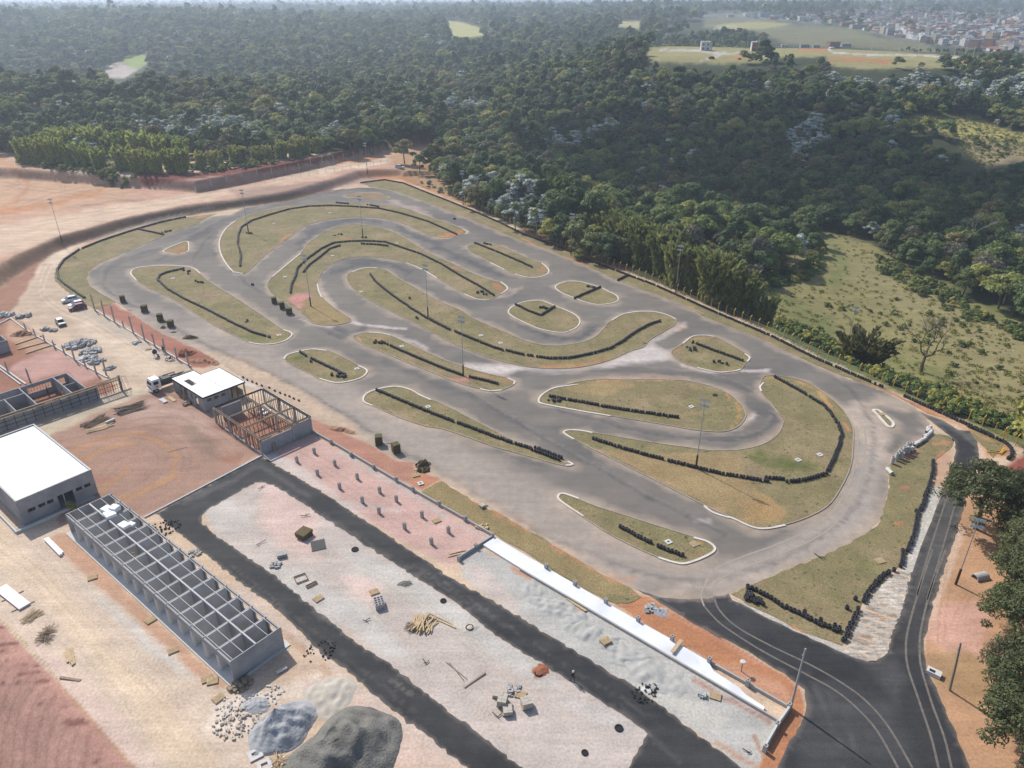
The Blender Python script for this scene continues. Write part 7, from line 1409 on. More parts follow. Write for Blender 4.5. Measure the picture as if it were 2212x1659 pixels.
# -- timber piles
def log_pile(reg, x, y, rz, n, L, w, m, label, spread=.12, r_=.055, h=.6, name='timber_pile'):
    p = g(reg, x, y); rr = random.Random(n); b = MB()
    for i in range(n):
        yy = rr.uniform(-w, w); zz = .06 + h * (1 - abs(yy) / w) * rr.random(); a = rr.gauss(0, spread); l = L * rr.uniform(.65, 1.05); cx = rr.gauss(0, L * .06)
        d = Vector((math.cos(a), math.sin(a), rr.gauss(0, .03))) * l / 2; c_ = Vector((cx, yy, zz)); rad = r_ * rr.uniform(.7, 1.3)
        if name == 'timber_pile': b.tube([c_ - d, c_ + d], [rad, rad * .75], 6)
        else: b.bar(c_ - d, c_ + d, rad * 3, rad * .9)
    o = tag(b.build(name, m), label, 'timber'); o.location = (p.x, p.y, .02); o.rotation_euler = (0, 0, rz); return o
def wdir(reg, x0, y0, x1, y1): d = g(reg, x1, y1) - g(reg, x0, y0); return math.atan2(d.y, d.x), d.length
a, l = wdir('L2', 790, 640, 1000, 580); log_pile('L2', 900, 615, a, 75, 5.2, 1.7, TIMBO, 'large pile of grey poles on the red lot', .12, .055, .8)
a, l = wdir('L2', 590, 740, 740, 670); log_pile('L2', 660, 705, a, 34, 4.6, 1.2, TIMBO, 'lower pile of grey poles beside the dirt lane', .08)
a, l = wdir('L2', 600, 760, 780, 710); log_pile('L2', 690, 750, a, 14, 4.4, .8, TIMB, 'pale planks laid out below the pole piles', .06, .05, .15, 'plank_pile')
a, l = wdir('C3', 1160, 730, 1340, 610); log_pile('C3', 1265, 670, a + .5, 48, 2.9, 1.3, TIMB, 'heap of pale broken timber on the parking ground', .35, .045, .55, 'plank_pile'); log_pile('C3', 1200, 690, a - .5, 26, 2.2, .7, TIMBO, 'darker brushwood end of the broken timber heap', .5, .03, .4)
log_pile('L3', 215, 610, 1.2, 30, 2.4, .8, TIMB, 'bundle of pale sticks beside the white panel at the left edge', .25, .03, .35); log_pile('L3', 320, 745, .2, 46, 2.2, 1.0, TIMBO, 'tangled heap of grey branches on the lower left road', .9, .03, .5)
log_pile('L3', 480, 890, 2.2, 6, 2.9, .45, TIMB, 'pale boards lying on the lower left road edge', .05, .07, .1, 'plank_pile'); log_pile('L3', 1940, 1620, 2.0, 22, 2.6, .7, TIMB, 'scattered timber offcuts beside the dark gravel heap', .7, .035, .3)
log_pile('C2', 1500, 1200, .3, 4, 2.4, .5, TIMB, 'three pale battens near the short low wall', .05, .05, .06, 'plank_pile'); log_pile('C3', 1490, 990, -.8, 2, 3.6, .12, TIMBO, 'single brown pole lying on the parking ground', .1, .05, .05); log_pile('C3', 1625, 1055, .75, 2, 3.2, .05, TIMBO, 'straight dark board lying near the parking ground pole', .02, .06, .05, 'plank_pile')
log_pile('C4', 385, 535, -.75, 2, 3.4, .2, TIMB, 'pale plank lying against the lower slab edge', .03, .1, .1, 'plank_pile'); log_pile('L2', 1232, 895, .55, 1, 3.8, .05, TIMB, 'long pale pole lying on the red lot', .01, .035, .05); log_pile('L3', 495, 1045, -.15, 1, 3.0, .05, TIMBO, 'dark beam lying across the lower left road edge', .01, .08, .05, 'plank_pile'); log_pile('C3', 1400, 640, -.45, 3, 4.2, .5, TIMB, 'long pale batten beside the broken timber heap', .08, .045, .06, 'plank_pile')
# -- pallets and block stacks
def pallet_mesh(w=1.2, d=1.0, n=7, m=TIMB):
    b = MB()
    for i in range(n): b.box((0, -d / 2 + (i + .5) * d / n, .125), (w, d / n * .68, .025))
    for x in (-w / 2 + .05, 0, w / 2 - .05): b.box((x, 0, .065), (.09, d, .09))
    for i in (0, n // 2, n - 1): b.box((0, -d / 2 + (i + .5) * d / n, .01), (w, d / n * .6, .02))
    return b.mesh('pallet', m)
PAL = pallet_mesh()
def pallet(reg, x, y, rz, label, n=1, grp=None):
    p = g(reg, x, y); o = None
    if n == 1: o = tag(mesh_obj('pallet', PAL), label, 'pallet', grp); o.location = (p.x, p.y, .04); o.rotation_euler = (0, 0, rz)
    else:
        for i in range(n): o = tag(mesh_obj('pallet', PAL), label, 'pallet', label); o.location = (p.x + R.gauss(0, .03), p.y + R.gauss(0, .03), .04 + .145 * i); o.rotation_euler = (0, 0, rz + R.gauss(0, .05))
    return o
for a in (('L3', 640, 345, .5, 'grey pallet on the tan road left of the stall block, uppermost'), ('L3', 1040, 640, .9, 'pallet on the soil beside the middle of the stall block'), ('L3', 1195, 848, .6, 'pallet on the soil towards the lower end of the stall block'), ('L3', 1470, 1060, .3, 'pallet with block pieces below the corner of the stall block'), ('L3', 1430, 1045, .5, 'pallet overlapping the one with block pieces'), ('L3', 1510, 1180, .9, 'pallet on the pale ground left of the sand heap'),
          ('C3', 542, 490, .8, 'pale pallet on the parking ground near the left black road'), ('C3', 928, 445, .5, 'pallet behind the hollow block cube'), ('C3', 1940, 1155, -.3, 'slatted pallet beside the small concrete rubble'), ('C2', 1358, 975, .6, 'pale pallet on the pink lot among the pillar stubs'), ('C2', 1215, 660, .4, 'pallet on the red strip beside the turf heap'), ('C2', 1680, 870, .7, 'pallet tipped on the grass strip edge'), ('C4', 1203, 115, .5, 'weathered pallet on the small south island'), ('R2', 1215, 1115, .3, 'flat board cover on the right grass beside the tyre row'), ('R2', 1235, 100, .2, 'pale board on the small kerbed lens island'), ('C4', 1350, 1165, -.4, 'pallet with rubble below the white slab'), ('N1', 1710, 705, .4, 'pale board lying in the dirt yard by the posts')): pallet(*a)
pallet('C4', 592, 795, .6, 'pallet stacked with planks on the crushed stone below the white slab', 3)
bl = MB()
for i in range(3):
    for j in range(4):
        x, y = (i - 1) * .4, (j - 1.5) * .4
        for k in range(4):
            z_ = .1 + k * .2
            for dx, dy, sx, sy in ((0, .165, .39, .06), (0, -.165, .39, .06), (.165, 0, .06, .27), (-.165, 0, .06, .27)): bl.box((x + dx, y + dy, z_), (sx, sy, .19))
p = g('C3', 965, 535); o = tag(bl.build('block_cube', CONC), 'cube of stacked hollow concrete blocks on the parking ground', 'blocks'); o.location = (p.x, p.y, 0); o.rotation_euler = (0, 0, .35)
def block_stack(reg, x, y, rz, dims, label, m=CONCL, courses=4, z0=.14, pal=True, gap=.02, name='block_stack'):
    p = g(reg, x, y); t = thing(name, label, 'blocks', (p.x, p.y, .03), rz); b = MB(); nx, ny = dims[0], dims[1]; w, d, h = dims[2:]
    for k in range(courses):
        for i in range(nx):
            for j in range(ny): b.box(((i - (nx - 1) / 2) * w + R.gauss(0, .01), (j - (ny - 1) / 2) * d + R.gauss(0, .01), z0 + (k + .5) * h), (w - gap, d - gap, h - gap), R.gauss(0, .01))
    b.build('blocks', m, t)
    if pal: mesh_obj('pallet', PAL, t)
    return t
block_stack('C3', 1815, 1215, -.2, (2, 3, .5, .42, .17), 'tall pale block stack in the middle of the group by the rubble', PSAND, 5); block_stack('C3', 1785, 1160, -.2, (3, 2, .38, .45, .15), 'low pale block stack behind the tall one', PSAND, 2); block_stack('C3', 1850, 1275, .1, (2, 4, .5, .28, .13), 'pale block stack at the front of the group with a slanted top', PSAND, 4); block_stack('C3', 1980, 1230, .3, (3, 3, .38, .38, .16), 'square pale block stack apart on the right of the group', PSAND, 5)
block_stack('C3', 288, 195, .4, (3, 2, .42, .5, .2), 'grey block stack with missing blocks on the parking ground', CONC, 2); block_stack('C2', 1675, 880, .7, (2, 2, .4, .4, .18), 'small pale crate under the tipped pallet on the grass strip', PSAND, 2, pal=False)
def rubble(reg, x, y, n, rad, m, label, s=.18, seed=1, name='rubble_pile', cat='rubble', flat=1.0):
    p = g(reg, x, y); rr = random.Random(seed); b = MB()
    for i in range(n):
        q = rad * math.sqrt(rr.random()); a = rr.uniform(0, 6.28); k = s * rr.uniform(.5, 1.5)
        b.box((q * math.cos(a) * 1.3, q * math.sin(a), k * .35 + (1 - q / rad) * rad * .3 * rr.random() * flat), (k * 1.5, k, k * .8), rr.uniform(0, 3), 0, rr.uniform(-.6, .6))
    o = tag(b.build(name if flat > .35 else 'loose_stones', m), label, cat, None, 'stuff' if flat < .35 else None); o.location = (p.x, p.y, .02); o.rotation_euler = (0, 0, .6); return o
rubble('C3', 1880, 1125, 40, .8, CONC, 'broken grey block rubble behind the pale block stacks', .2, 1); rubble('C3', 245, 260, 30, .7, CONC, 'broken grey blocks near the left black road', .2, 2); rubble('L3', 1640, 1350, 90, 2.0, PSAND, 'scattered pale rubble left of the steep sand heap', .16, 3, flat=.3); rubble('L3', 1840, 1170, 60, 1.5, CONCL, 'loose pale stones behind the sand heap', .13, 4, flat=.2); rubble('L3', 1600, 1230, 50, 1.3, CONCL, 'pale stones scattered beside the pallet by the sand heap', .12, 14, flat=.2)
rubble('N1', 920, 650, 110, 2.4, CONC, 'large heap of grey concrete kerb pieces in the dirt yard', .5, 5, 'block_heap'); rubble('N1', 1040, 740, 60, 1.7, CONC, 'lower spill of grey kerb pieces towards the mixer', .45, 6, 'block_heap'); rubble('N1', 1000, 820, 50, 1.4, CONCL, 'pale sacks and debris heap beside the pink lot posts', .4, 7, 'debris_heap'); rubble('N1', 1120, 850, 40, 1.4, SAND, 'grey debris heap near the pink lot posts', .35, 8, 'debris_heap'); rubble('N1', 1265, 930, 40, .9, CONC, 'grey blocks heaped behind the scaffold end', .3, 9, 'block_heap')
rubble('N1', 270, 335, 26, 1.0, CONC, 'stack of grey slabs beside the tracks at the far left yard', .6, 10, 'block_heap'); rubble('N1', 50, 325, 26, 1.3, CONCL, 'pale pipes and slabs heap at the left edge', .6, 11, 'block_heap'); rubble('N1', 525, 480, 20, .8, CONC, 'grey debris with a slab on top near the small dark car', .5, 12, 'debris_heap'); rubble('N1', 612, 490, 22, .8, CONC, 'grey debris heap right beside the slab debris', .4, 13, 'debris_heap'); rubble('N1', 1570, 635, 8, .6, CONCL, 'pale concrete offcuts near the post row', .4, 15)
rubble('L3', 1670, 1090, 26, 1.0, TIMBO, 'dark timber scraps at the lower corner of the stall block', .35, 16, 'scrap_heap', 'scrap'); rubble('C4', 905, 560, 26, .7, CONC, 'grey broken blocks on the orange strip by the road mouth', .25, 17); rubble('C4', 1258, 1155, 8, .35, SAND, 'small grey bucket pile on the crushed stone', .3, 18); rubble('C2', 1670, 1020, 14, .8, TIMB, 'plank scraps inside the wall corner of the pink lot', .3, 19, 'scrap_heap', 'scrap', .2); rubble('N2', 490, 600, 14, .5, TIMBO, 'wooden crate scraps at the corner of the slab house', .4, 20, 'scrap_heap', 'scrap')
bk = (('L2', 1080, 1420), ('L2', 1180, 1480)); rubble('L2', 1130, 1440, 70, 1.9, BLK, 'black asphalt crumbs along the parking road edge', .14, 21, 'asphalt_crumbs', 'rubble', .1); rubble('C3', 560, 850, 40, 1.6, BLK, 'black asphalt crumbs spilled by the left road bend', .12, 22, 'asphalt_crumbs', 'rubble', .1); rubble('C4', 860, 1140, 60, 1.3, BLK, 'black asphalt crumbs beside the white powder', .14, 23, 'asphalt_crumbs', 'rubble', .1)
rubble('L3', 1345, 175, 26, .8, CONC, 'grey stones between the stall block and the black road', .2, 24, flat=.2)
p = g('L2', 1130, 560); b = MB(); b.box((0, 0, .1), (2.2, .9, .14)); b.box((.3, 0, .22), (1.6, .7, .08)); o = tag(b.build('panel_stack', CONCL), 'pale grey panel stack in front of the slab house', 'panels'); o.location = (p.x, p.y, 0); o.rotation_euler = (0, 0, -.75)
p = g('L2', 1188, 548); b = MB(); b.box((0, 0, .08), (2.6, .7, .14)); o = tag(b.build('board_stack', TIMB), 'yellowish board stack beside the grey panels', 'boards'); o.location = (p.x, p.y, 0); o.rotation_euler = (0, 0, -.75)
# white panels bottom left
def panel(reg, x0, y0, x1, y1, w, h, m, label, name='white_panel'):
    a_, b_ = g(reg, x0, y0), g(reg, x1, y1); q = MB(); q.bar((a_.x, a_.y, h / 2 + .1), (b_.x, b_.y, h / 2 + .1), w, h); return tag(q.build(name, m), label, 'panel')
panel('L3', 10, 420, 175, 550, 1.35, .22, WHITE, 'wide white roof panel lying on cross bars at the left edge')
for q in ((20, 500, 60, 470), (120, 470, 165, 435), (80, 570, 240, 510)): pass
b = MB(); 
for q in ((10, 510, 165, 435), (80, 582, 240, 508)): a_, b_ = g('L3', q[0], q[1]), g('L3', q[2], q[3]); b.bar((a_.x, a_.y, .06), (b_.x, b_.y, .06), .08)
tag(b.build('support_bars', TIMBO), 'two dark cross bars under the wide white panel', 'bars')
panel('L3', 318, 85, 425, 195, .42, .3, WHITE, 'long white beam lying below the hall'); panel('L3', 332, 78, 436, 180, .3, .24, WHITE, 'second white beam lying tight beside the first')
panel('C3', 255, 1010, 325, 970, .34, .22, CONCL, 'pale concrete beam in the shade of the stall block end', 'concrete_beam'); panel('C3', 55, 1030, 88, 995, .36, .2, CONCL, 'short concrete beam at the stall block corner', 'concrete_beam'); panel('L2', 735, 720, 795, 695, .4, .4, CONCL, 'concrete beam piece beside the plank pile', 'concrete_beam')
def frame_thing(reg, x, y, w, d, t_, h, rz, m, label, name):
    p = g(reg, x, y); b = MB(); b.box((0, d / 2 - t_ / 2, h / 2), (w, t_, h)); b.box((0, -d / 2 + t_ / 2, h / 2), (w, t_, h)); b.box((w / 2 - t_ / 2, 0, h / 2), (t_, d - 2 * t_, h)); b.box((-w / 2 + t_ / 2, 0, h / 2), (t_, d - 2 * t_, h))
    o = tag(b.build(name, m), label, 'frame'); o.location = (p.x, p.y, .06); o.rotation_euler = (0, 0, rz); return o
frame_thing('L3', 1765, 1570, 1.35, 1.25, .36, .12, .6, CONCL, 'square pale concrete frame at the bottom edge, upper one', 'manhole_ring'); frame_thing('L3', 1830, 1645, 1.35, 1.25, .36, .12, .5, CONCL, 'square pale concrete frame cut by the bottom edge', 'manhole_ring')
frame_thing('C3', 422, 352, 1.6, 1.5, .1, .14, .55, PROP, 'square brown formwork frame on the parking ground', 'formwork'); frame_thing('C3', 495, 395, 1.5, .5, .09, .16, .7, PROP, 'narrow brown formwork frame beside the square one', 'formwork')
for a in (('M1', 312, 672, 'white manhole frame on the crescent island lawn, left side'), ('M1', 838, 775, 'white manhole frame in the left of the centre island'), ('M1', 1800, 1130, 'white manhole frame right in the centre island'), ('M1', 270, 1075, 'white manhole frame at the tip of the west island'), ('M1', 808, 1308, 'white manhole frame on the small pit island'), ('C2', 1300, 188, 'white manhole frame on the long pit island'), ('C2', 1248, 718, 'white manhole frame on the red strip'), ('L1', 1195, 545, 'pale cover on the west island lawn'), ('M2', 1460, 1432, 'white cover on the pear island'), ('M1', 1085, 440, 'white cover near the top of the crescent island'), ('C4', 1025, 100, 'white cover on the small south island'), ('M1', 640, 527, 'white cover inside the crescent bend'), ('R2', 650, 418, 'white scrap on the big east island lawn'), ('R2', 800, 382, 'pale plank scrap on the big east island lawn'), ('M1', 1665, 1078, 'white cover on the right part of the centre island'), ('M1', 1118, 1152, 'white cover beside the strip tyre row'), ('M1', 620, 230, 'white cover on the north island'), ('M1', 236, 302, 'white cover on the left of the north island')):
    frame_thing(a[0], a[1], a[2], .9, .9, .28, .1, .5, CONCL, a[3], 'manhole_cover').location.z = .085
pv = MB()
for i in range(9):
    for j in range(12): pv.box(((i - 4) * .22, (j - 5.5) * .19, .06), (.19, .13, .08))
p = g('C3', 541, 120); o = tag(pv.build('grate', mat('dark_grate', (.10, .10, .10), (.14, .14, .135), 4, .8)), 'dark flat grate lying beside the brown board stack', 'grate'); o.location = (p.x, p.y, .02); o.rotation_euler = (0, 0, .35)
p = g('C3', 445, 55); bs = thing('board_stack', 'slatted brown board stack with skewed upper layer on the parking ground', 'boards', (p.x, p.y, 0), .85)
OLV = mat('brown_slats', (.13, .10, .05), (.19, .15, .08), 3, .9)
for rz_, z0, nn in ((0, 0, 4), (.25, .42, 5)):
    b = MB()
    for k in range(nn):
        for i in range(10): b.box(((i - 4.5) * .19, 0, z0 + .06 + k * .1), (.14, 1.75, .085))
    o = b.build('slats', OLV, bs); o.rotation_euler = (0, 0, rz_)
# concrete pipes on the right
pc = MB(); n = 18
pc.lathe([(.24, 0), (.30, 0), (.30, 1.5), (.24, 1.5), (.24, 0)], n); PIPE = pc.mesh('concrete_pipe', CONCL)
for x, y in ((1297, 440), (1326, 418), (1340, 405), (1352, 385), (1362, 408), (1376, 380), (1390, 372), (1398, 352), (1415, 345), (1408, 372)):
    p = g('R2', x, y); o = tag(mesh_obj('concrete_pipe', PIPE), 'upright concrete pipe in the group at the right grass edge', 'pipe', 'upright concrete pipes'); o.location = (p.x, p.y, .05); o.scale = (1, 1, R.uniform(.85, 1.1))
for i, (x, y) in enumerate(((1432, 345), (1442, 340), (1480, 305), (1490, 297), (1500, 290), (1510, 283), (1530, 275), (1545, 255), (1552, 248), (1562, 240), (1560, 212), (1572, 225), (1550, 200), (1565, 196))):
    p = g('R2', x, y); o = tag(mesh_obj('concrete_pipe', PIPE), 'concrete pipe lying in the row at the right track edge', 'pipe', 'lying concrete pipes'); o.location = (p.x, p.y, .33); o.rotation_euler = (PI / 2, 0, -.9 + R.gauss(0, .12)); o.scale = (1, 1, 1.05)
p = g('R2', 1262, 485); o = tag(mesh_obj('concrete_pipe', PIPE), 'single concrete pipe lying alone at the track edge', 'pipe'); o.location = (p.x, p.y, .33); o.rotation_euler = (PI / 2, 0, .1); o.scale = (1.1, 1.1, 1.0)
for i, (x, y, a_) in enumerate(((1965, 362, -.2), (1985, 352, -.2), (2045, 370, .7), (2055, 378, .7))):
    p = g('R2', x, y); o = tag(mesh_obj('fence_post', POST), 'yellow fence post lying on the grass at the fence end', 'post', 'loose yellow posts'); o.location = (p.x, p.y, .12); o.rotation_euler = (PI / 2, 0, PI / 2 + a_)
p = g('C5', 1585, 1010); b = MB(); b.box((0, 0, .25), (1.5, .9, .5)); t = thing('drain_box', 'pale concrete drain box with dark opening at the road fork edge', 'drain', (p.x, p.y, 0), -.7); b.build('box', CONCL, t); b = MB(); b.box((-.2, -.1, .505), (.6, .4, .03)); b.build('opening', DARK, t)  # dark plate on the solid box paints the shade of its opening
p = g('C5', 1905, 345); t = thing('pipe_end', 'large concrete pipe end sticking out of the orange bank', 'pipe', (p.x, p.y, hz(p.x, p.y)), .25); b = MB(); b.lathe([(.5, 0), (.62, 0), (.62, 1.9), (.5, 1.9), (.5, 0)], 20); o = b.build('pipe', CONC, t); o.rotation_euler = (0, PI / 2, 0); o.location = (-.9, 0, .12)
p = g('C4', 1528, 990); t = thing('marker_post', 'short post with a white round top on the orange strip', 'post', (p.x, p.y, 0)); b = MB(); b.tube([(0, 0, 0), (0, 0, 1.5)], .06, 8); b.build('stake', TIMBO, t); b = MB(); b.lathe([(.0, 1.62), (.3, 1.6), (.34, 1.52), (.0, 1.5)], 14); b.build('cap', CONCL, t)
for a in (('C3', 795, 150, .5), ('C3', 1587, 690, .5), ('C3', 2065, 1005, .5), ('C4', 683, 1385, .45), ('C4', 447, 1555, .35), ('C3', 1405, 505, .4), ('M2', 1625, 1352, .5)):
    p = g(*a[:3]); t = tag(mesh_obj('open_manhole', None), None) if False else None
    b = MB(); b.lathe([(.0, .0), (a[3] * .75, .0), (a[3] * .75, .06), (a[3], .06), (a[3] * 1.05, -.02)], 14); lab = {(795, 150): 'open manhole at the upper middle of the parking ground', (1587, 690): 'open manhole in the spoil ring on the parking ground', (2065, 1005): 'open manhole in the red spoil', (683, 1385): 'open manhole near the lower right of the parking ground', (447, 1555): 'small open pipe hole at the bottom of the parking ground', (1405, 505): 'dark pit hole at the black road edge', (1625, 1352): 'open manhole on the pear island'}[(a[1], a[2])]
    o = tag(b.build('manhole', [DARK]), lab, 'manhole'); o.location = (p.x, p.y, .09 if a[0] == 'M2' else .07)  # solid near black dish paints the shade down the hole
for i, (reg, x, y, l) in enumerate((('C3', 868, 645, 'bent dark rebar piece in the middle of the parking ground'), ('C3', 1290, 940, 'twisted dark rebar piece on a grey patch'), ('C3', 1780, 1310, 'dark bent rod below the pale block stacks'), ('C4', 1590, 1560, 'dark pick tool leaning at the crushed stone end'), ('C3', 145, 105, 'dark scrap near the left road bend'), ('C2', 450, 945, 'dark scrap near the brown board stack'), ('C2', 150, 745, 'dark twig debris in the pink corner of the parking ground'), ('C3', 800, 1310, 'charred timber on top of the dark gravel heap edge'), ('R2', 790, 1085, 'small dark branch on the track edge of the right grass'), ('M2', 1130, 990, 'dark branch lying beside the centre island tip'))):
    p = g(reg, x, y); b = MB(); rr = random.Random(i)
    for k in range(3): b.bar((0, 0, .08), (rr.uniform(-.7, .7), rr.uniform(-.7, .7), rr.uniform(.08, .3)), .07)
    o = tag(b.build('scrap_piece', TD), l, 'scrap'); o.location = (p.x, p.y, .05)
b = MB(); a_, b_ = g('C2', 1010, 440), g('C2', 1060, 440); b.bar((a_.x, a_.y, .08), (b_.x, b_.y, .08), .06); b.box((b_.x, b_.y, .1), (.35, .3, .06)); tag(b.build('spade', TIMBO), 'spade lying on the asphalt between two turf stacks', 'tool')
p = g('C4', 1080, 840); o = thing('bench', 'pale plank trestle lying across the white slab edge', 'trestle', (p.x, p.y, .32), .9); b = MB(); b.box((0, 0, .3), (2.4, .45, .06)); b.build('top', TIMB, o)
for sx in (-.9, .9): b = MB(); b.box((sx, 0, .14), (.08, .4, .28)); b.build('leg', TIMB, o)
p = g('N3', 815, 985); b = crown_mesh('banana_leaves', .7, 1.2, 5, 16, .7, [BAMB_L], 301, .8, 0, .3); o = tag(mesh_obj('yellow_plant', b), 'small yellow leaved plant at the corner of hall and stall block', 'plant'); o.location = (p.x, p.y, 0)
# ================================================================== FAR FIELD, HOUSES AND TOWN
RED = mat('red_roof_tile', (.30, .12, .07), (.36, .16, .10), .3, .9); BRICK = mat('bare_brick', (.34, .17, .11), (.28, .14, .09), .4, .9); RENDER = [mat('render_%s' % n, c, tuple(x * .85 for x in c), .15, .9) for n, c in (('white', (.62, .60, .57)), ('cream', (.50, .44, .34)), ('grey', (.34, .33, .32)), ('blue', (.22, .30, .40)), ('ochre', (.44, .30, .17)), ('pink', (.45, .30, .25)))]
GREYR = mat('fibre_cement_roof', (.30, .30, .30), (.24, .24, .24), .2, .9); WINM = mat('far_window', (.03, .035, .04), rough=.3)
def far_house(p, rz, w, d, h, wall, roof, label, parts=True, flat=True, group=None, name='house'):
    t = thing(name, label, 'house', (p.x, p.y, p.z - .6), rz, group); b = MB(); b.box((0, 0, h / 2 + .3), (w, d, h + .6)); b.build('wall', wall, t)
    r = MB()
    if flat: r.box((0, 0, h + .72), (w + .5, d + .5, .24))
    else: r.add([(-w / 2 - .4, -d / 2 - .4, h + .55), (w / 2 + .4, -d / 2 - .4, h + .55), (w / 2 + .4, d / 2 + .4, h + .55), (-w / 2 - .4, d / 2 + .4, h + .55), (-w / 2 - .4, 0, h + 2.0), (w / 2 + .4, 0, h + 2.0)], [(0, 1, 5, 4), (2, 3, 4, 5), (3, 0, 4), (1, 2, 5), (0, 3, 2, 1)])
    r.build('roof', roof, t)
    if parts:
        nfl = max(1, int(h // 2.9)); nw = max(2, int(w // 3))
        for f in range(nfl):
            for i in range(nw): q = MB(); q.box((-w / 2 + (i + .5) * w / nw, -d / 2 - .02, .3 + f * 2.9 + 1.8), (1.2, .12, 1.2)); q.build('window', WINM, t)
    return t
H1_ = GT(px('N5', 285, 580)[0]); nh = far_house(H1_, -.1, 7, 6, 6.3, RENDER[0], RENDER[0], 'white two storey modern house on the far field, left', name='modern_house')
b = MB(); b.box((4.8, -2.5, 3.3), (.5, .5, 6.6)); b.box((4.8, 2.0, 3.3), (.5, .5, 6.6)); b.box((2.4, -2.9, 6.35), (5.2, .5, .5)); b.build('porch_frame', RENDER[0], nh)
h2 = far_house(GT(px('N5', 875, 590)[0]), -.15, 8, 7, 6.6, BRICK, RENDER[0], 'brick two storey house with white side on the far field', name='brick_house'); b = MB(); b.box((-4.1, 0, 3.4), (.3, 7.3, 6.9)); b.build('side_wall', RENDER[0], h2); b = MB(); b.box((1.2, 1, 7.6), (3.6, 3, 1.6)); b.build('water_tank_box', GREYR, h2)
far_house(GT(px('N5', 1430, 550)[0]), 0, 10, 6, 3.4, RENDER[2], GREYR, 'low grey block house left on the far field road'); far_house(GT(px('N5', 1560, 555)[0]), 0, 7, 6, 3.0, RENDER[2], GREYR, 'second low grey block house beside it on the far field')
h5 = far_house(GT(px('N5', 1760, 540)[0]), .15, 13, 8, 5.5, BRICK, BRICK, 'unfinished brick house with open frame at the field road bend', name='brick_house'); far_house(GT(px('N5', 1900, 540)[0]), .1, 11, 7, 3.4, RENDER[2], GREYR, 'long low grey house right of the brick frame house')
far_house(GT(px('N5', 1195, 545)[0]), 0, 6, 4, 2.6, RENDER[1], RENDER[0], 'small shed with pale roof at the field edge trees')
POLEM = bpy.data.materials['concrete']
def fpole(q, h, lab, grp): p = GT(q); b = MB(); b.tube([(0, 0, -1), (0, 0, h)], [.18, .12], 6); b.box((0, 0, h - .8), (1.6, .12, .12)); o = tag(b.build('street_pole', CONCL), lab, 'pole', grp); o.location = p
for q in px('T3', 295, 340, 550, 375, 620, 340, 730, 300, 958, 335, 1150, 375, 1205, 345, 1340, 370, 1352, 368, 1440, 375, 1475, 388, 1550, 372, 1725, 395, 1800, 400, 1855, 408, 1955, 420, 2140, 430): fpole(q, 9.0, 'pale street pole along the road of the far field', 'street poles of the far field')
for i, q in enumerate(px('T3', 880, 338, 270, 362, 50, 408, 2100, 440, 2130, 450)):
    p = GT(q); b = MB(); b.box((0, 0, .7), (4.2, 1.8, .8)); b.box((.2, 0, 1.3), (2.2, 1.6, .6)); 
    for sx in (-1.3, 1.3): b.tube([(sx, -.95, .32), (sx, .95, .32)], .32, 8, 1)
    o = tag(b.build('far_car', [(PW, PG, PR, PG, PS)[i], TYRE]), ('white car on the far field road by the brick frame house', 'dark car beside the brick house of the far field', 'dark red truck body at the left end of the far field', 'dark car at the right end of the field road', 'silver car at the right end of the field road')[i], 'car'); o.location = p; o.rotation_euler = (0, 0, .2)
# mid distance halls and blocks before the town
for a in ((1010, 195, .1, 38, 18, 6, RENDER[3], RENDER[3], 'blue roofed long hall before the town'), (1420, 245, 0, 22, 16, 7, RENDER[0], RENDER[0], 'white roofed hall left of the brick school block'), (1690, 265, -.2, 30, 14, 10, BRICK, GREYR, 'reddish brick block with white pillars before the town'), (1950, 300, 0, 30, 12, 5, BRICK, RED, 'long low reddish hall right of the brick block'), (2080, 330, 0, 34, 14, 6, RENDER[2], GREYR, 'grey long hall at the foot of the town'), (1120, 205, .2, 26, 12, 5, RENDER[0], GREYR, 'pale hall right of the blue roofed one'), (1290, 230, 0, 18, 12, 6, RENDER[0], GREYR, 'pale narrow building beside the white hall')):
    far_house(GT(px('N5', a[0], a[1])[0]), *a[2:8], a[8], True, True, None, 'hall')
rt = random.Random(12); xs = []; cnt = 0; TW_ = []
tries = 0
while len(TW_) < 680 and tries < 7000:
    tries += 1
    q = (rt.uniform(1500, 2260) if rt.random() < .3 else rt.uniform(1760, 2260), rt.uniform(14, 134))
    if spoly(np.array([q[0]]), np.array([q[1]]), TOWN)[0] < 1: continue
    pt = GT(q); X_, D = pt.x, pt.y
    if D < 780 or D > 3000: continue
    if any(abs(X_ - a[0]) < 10 and abs(D - a[1]) < 12 for a in TW_): continue
    TW_.append((X_, D))
HM = []
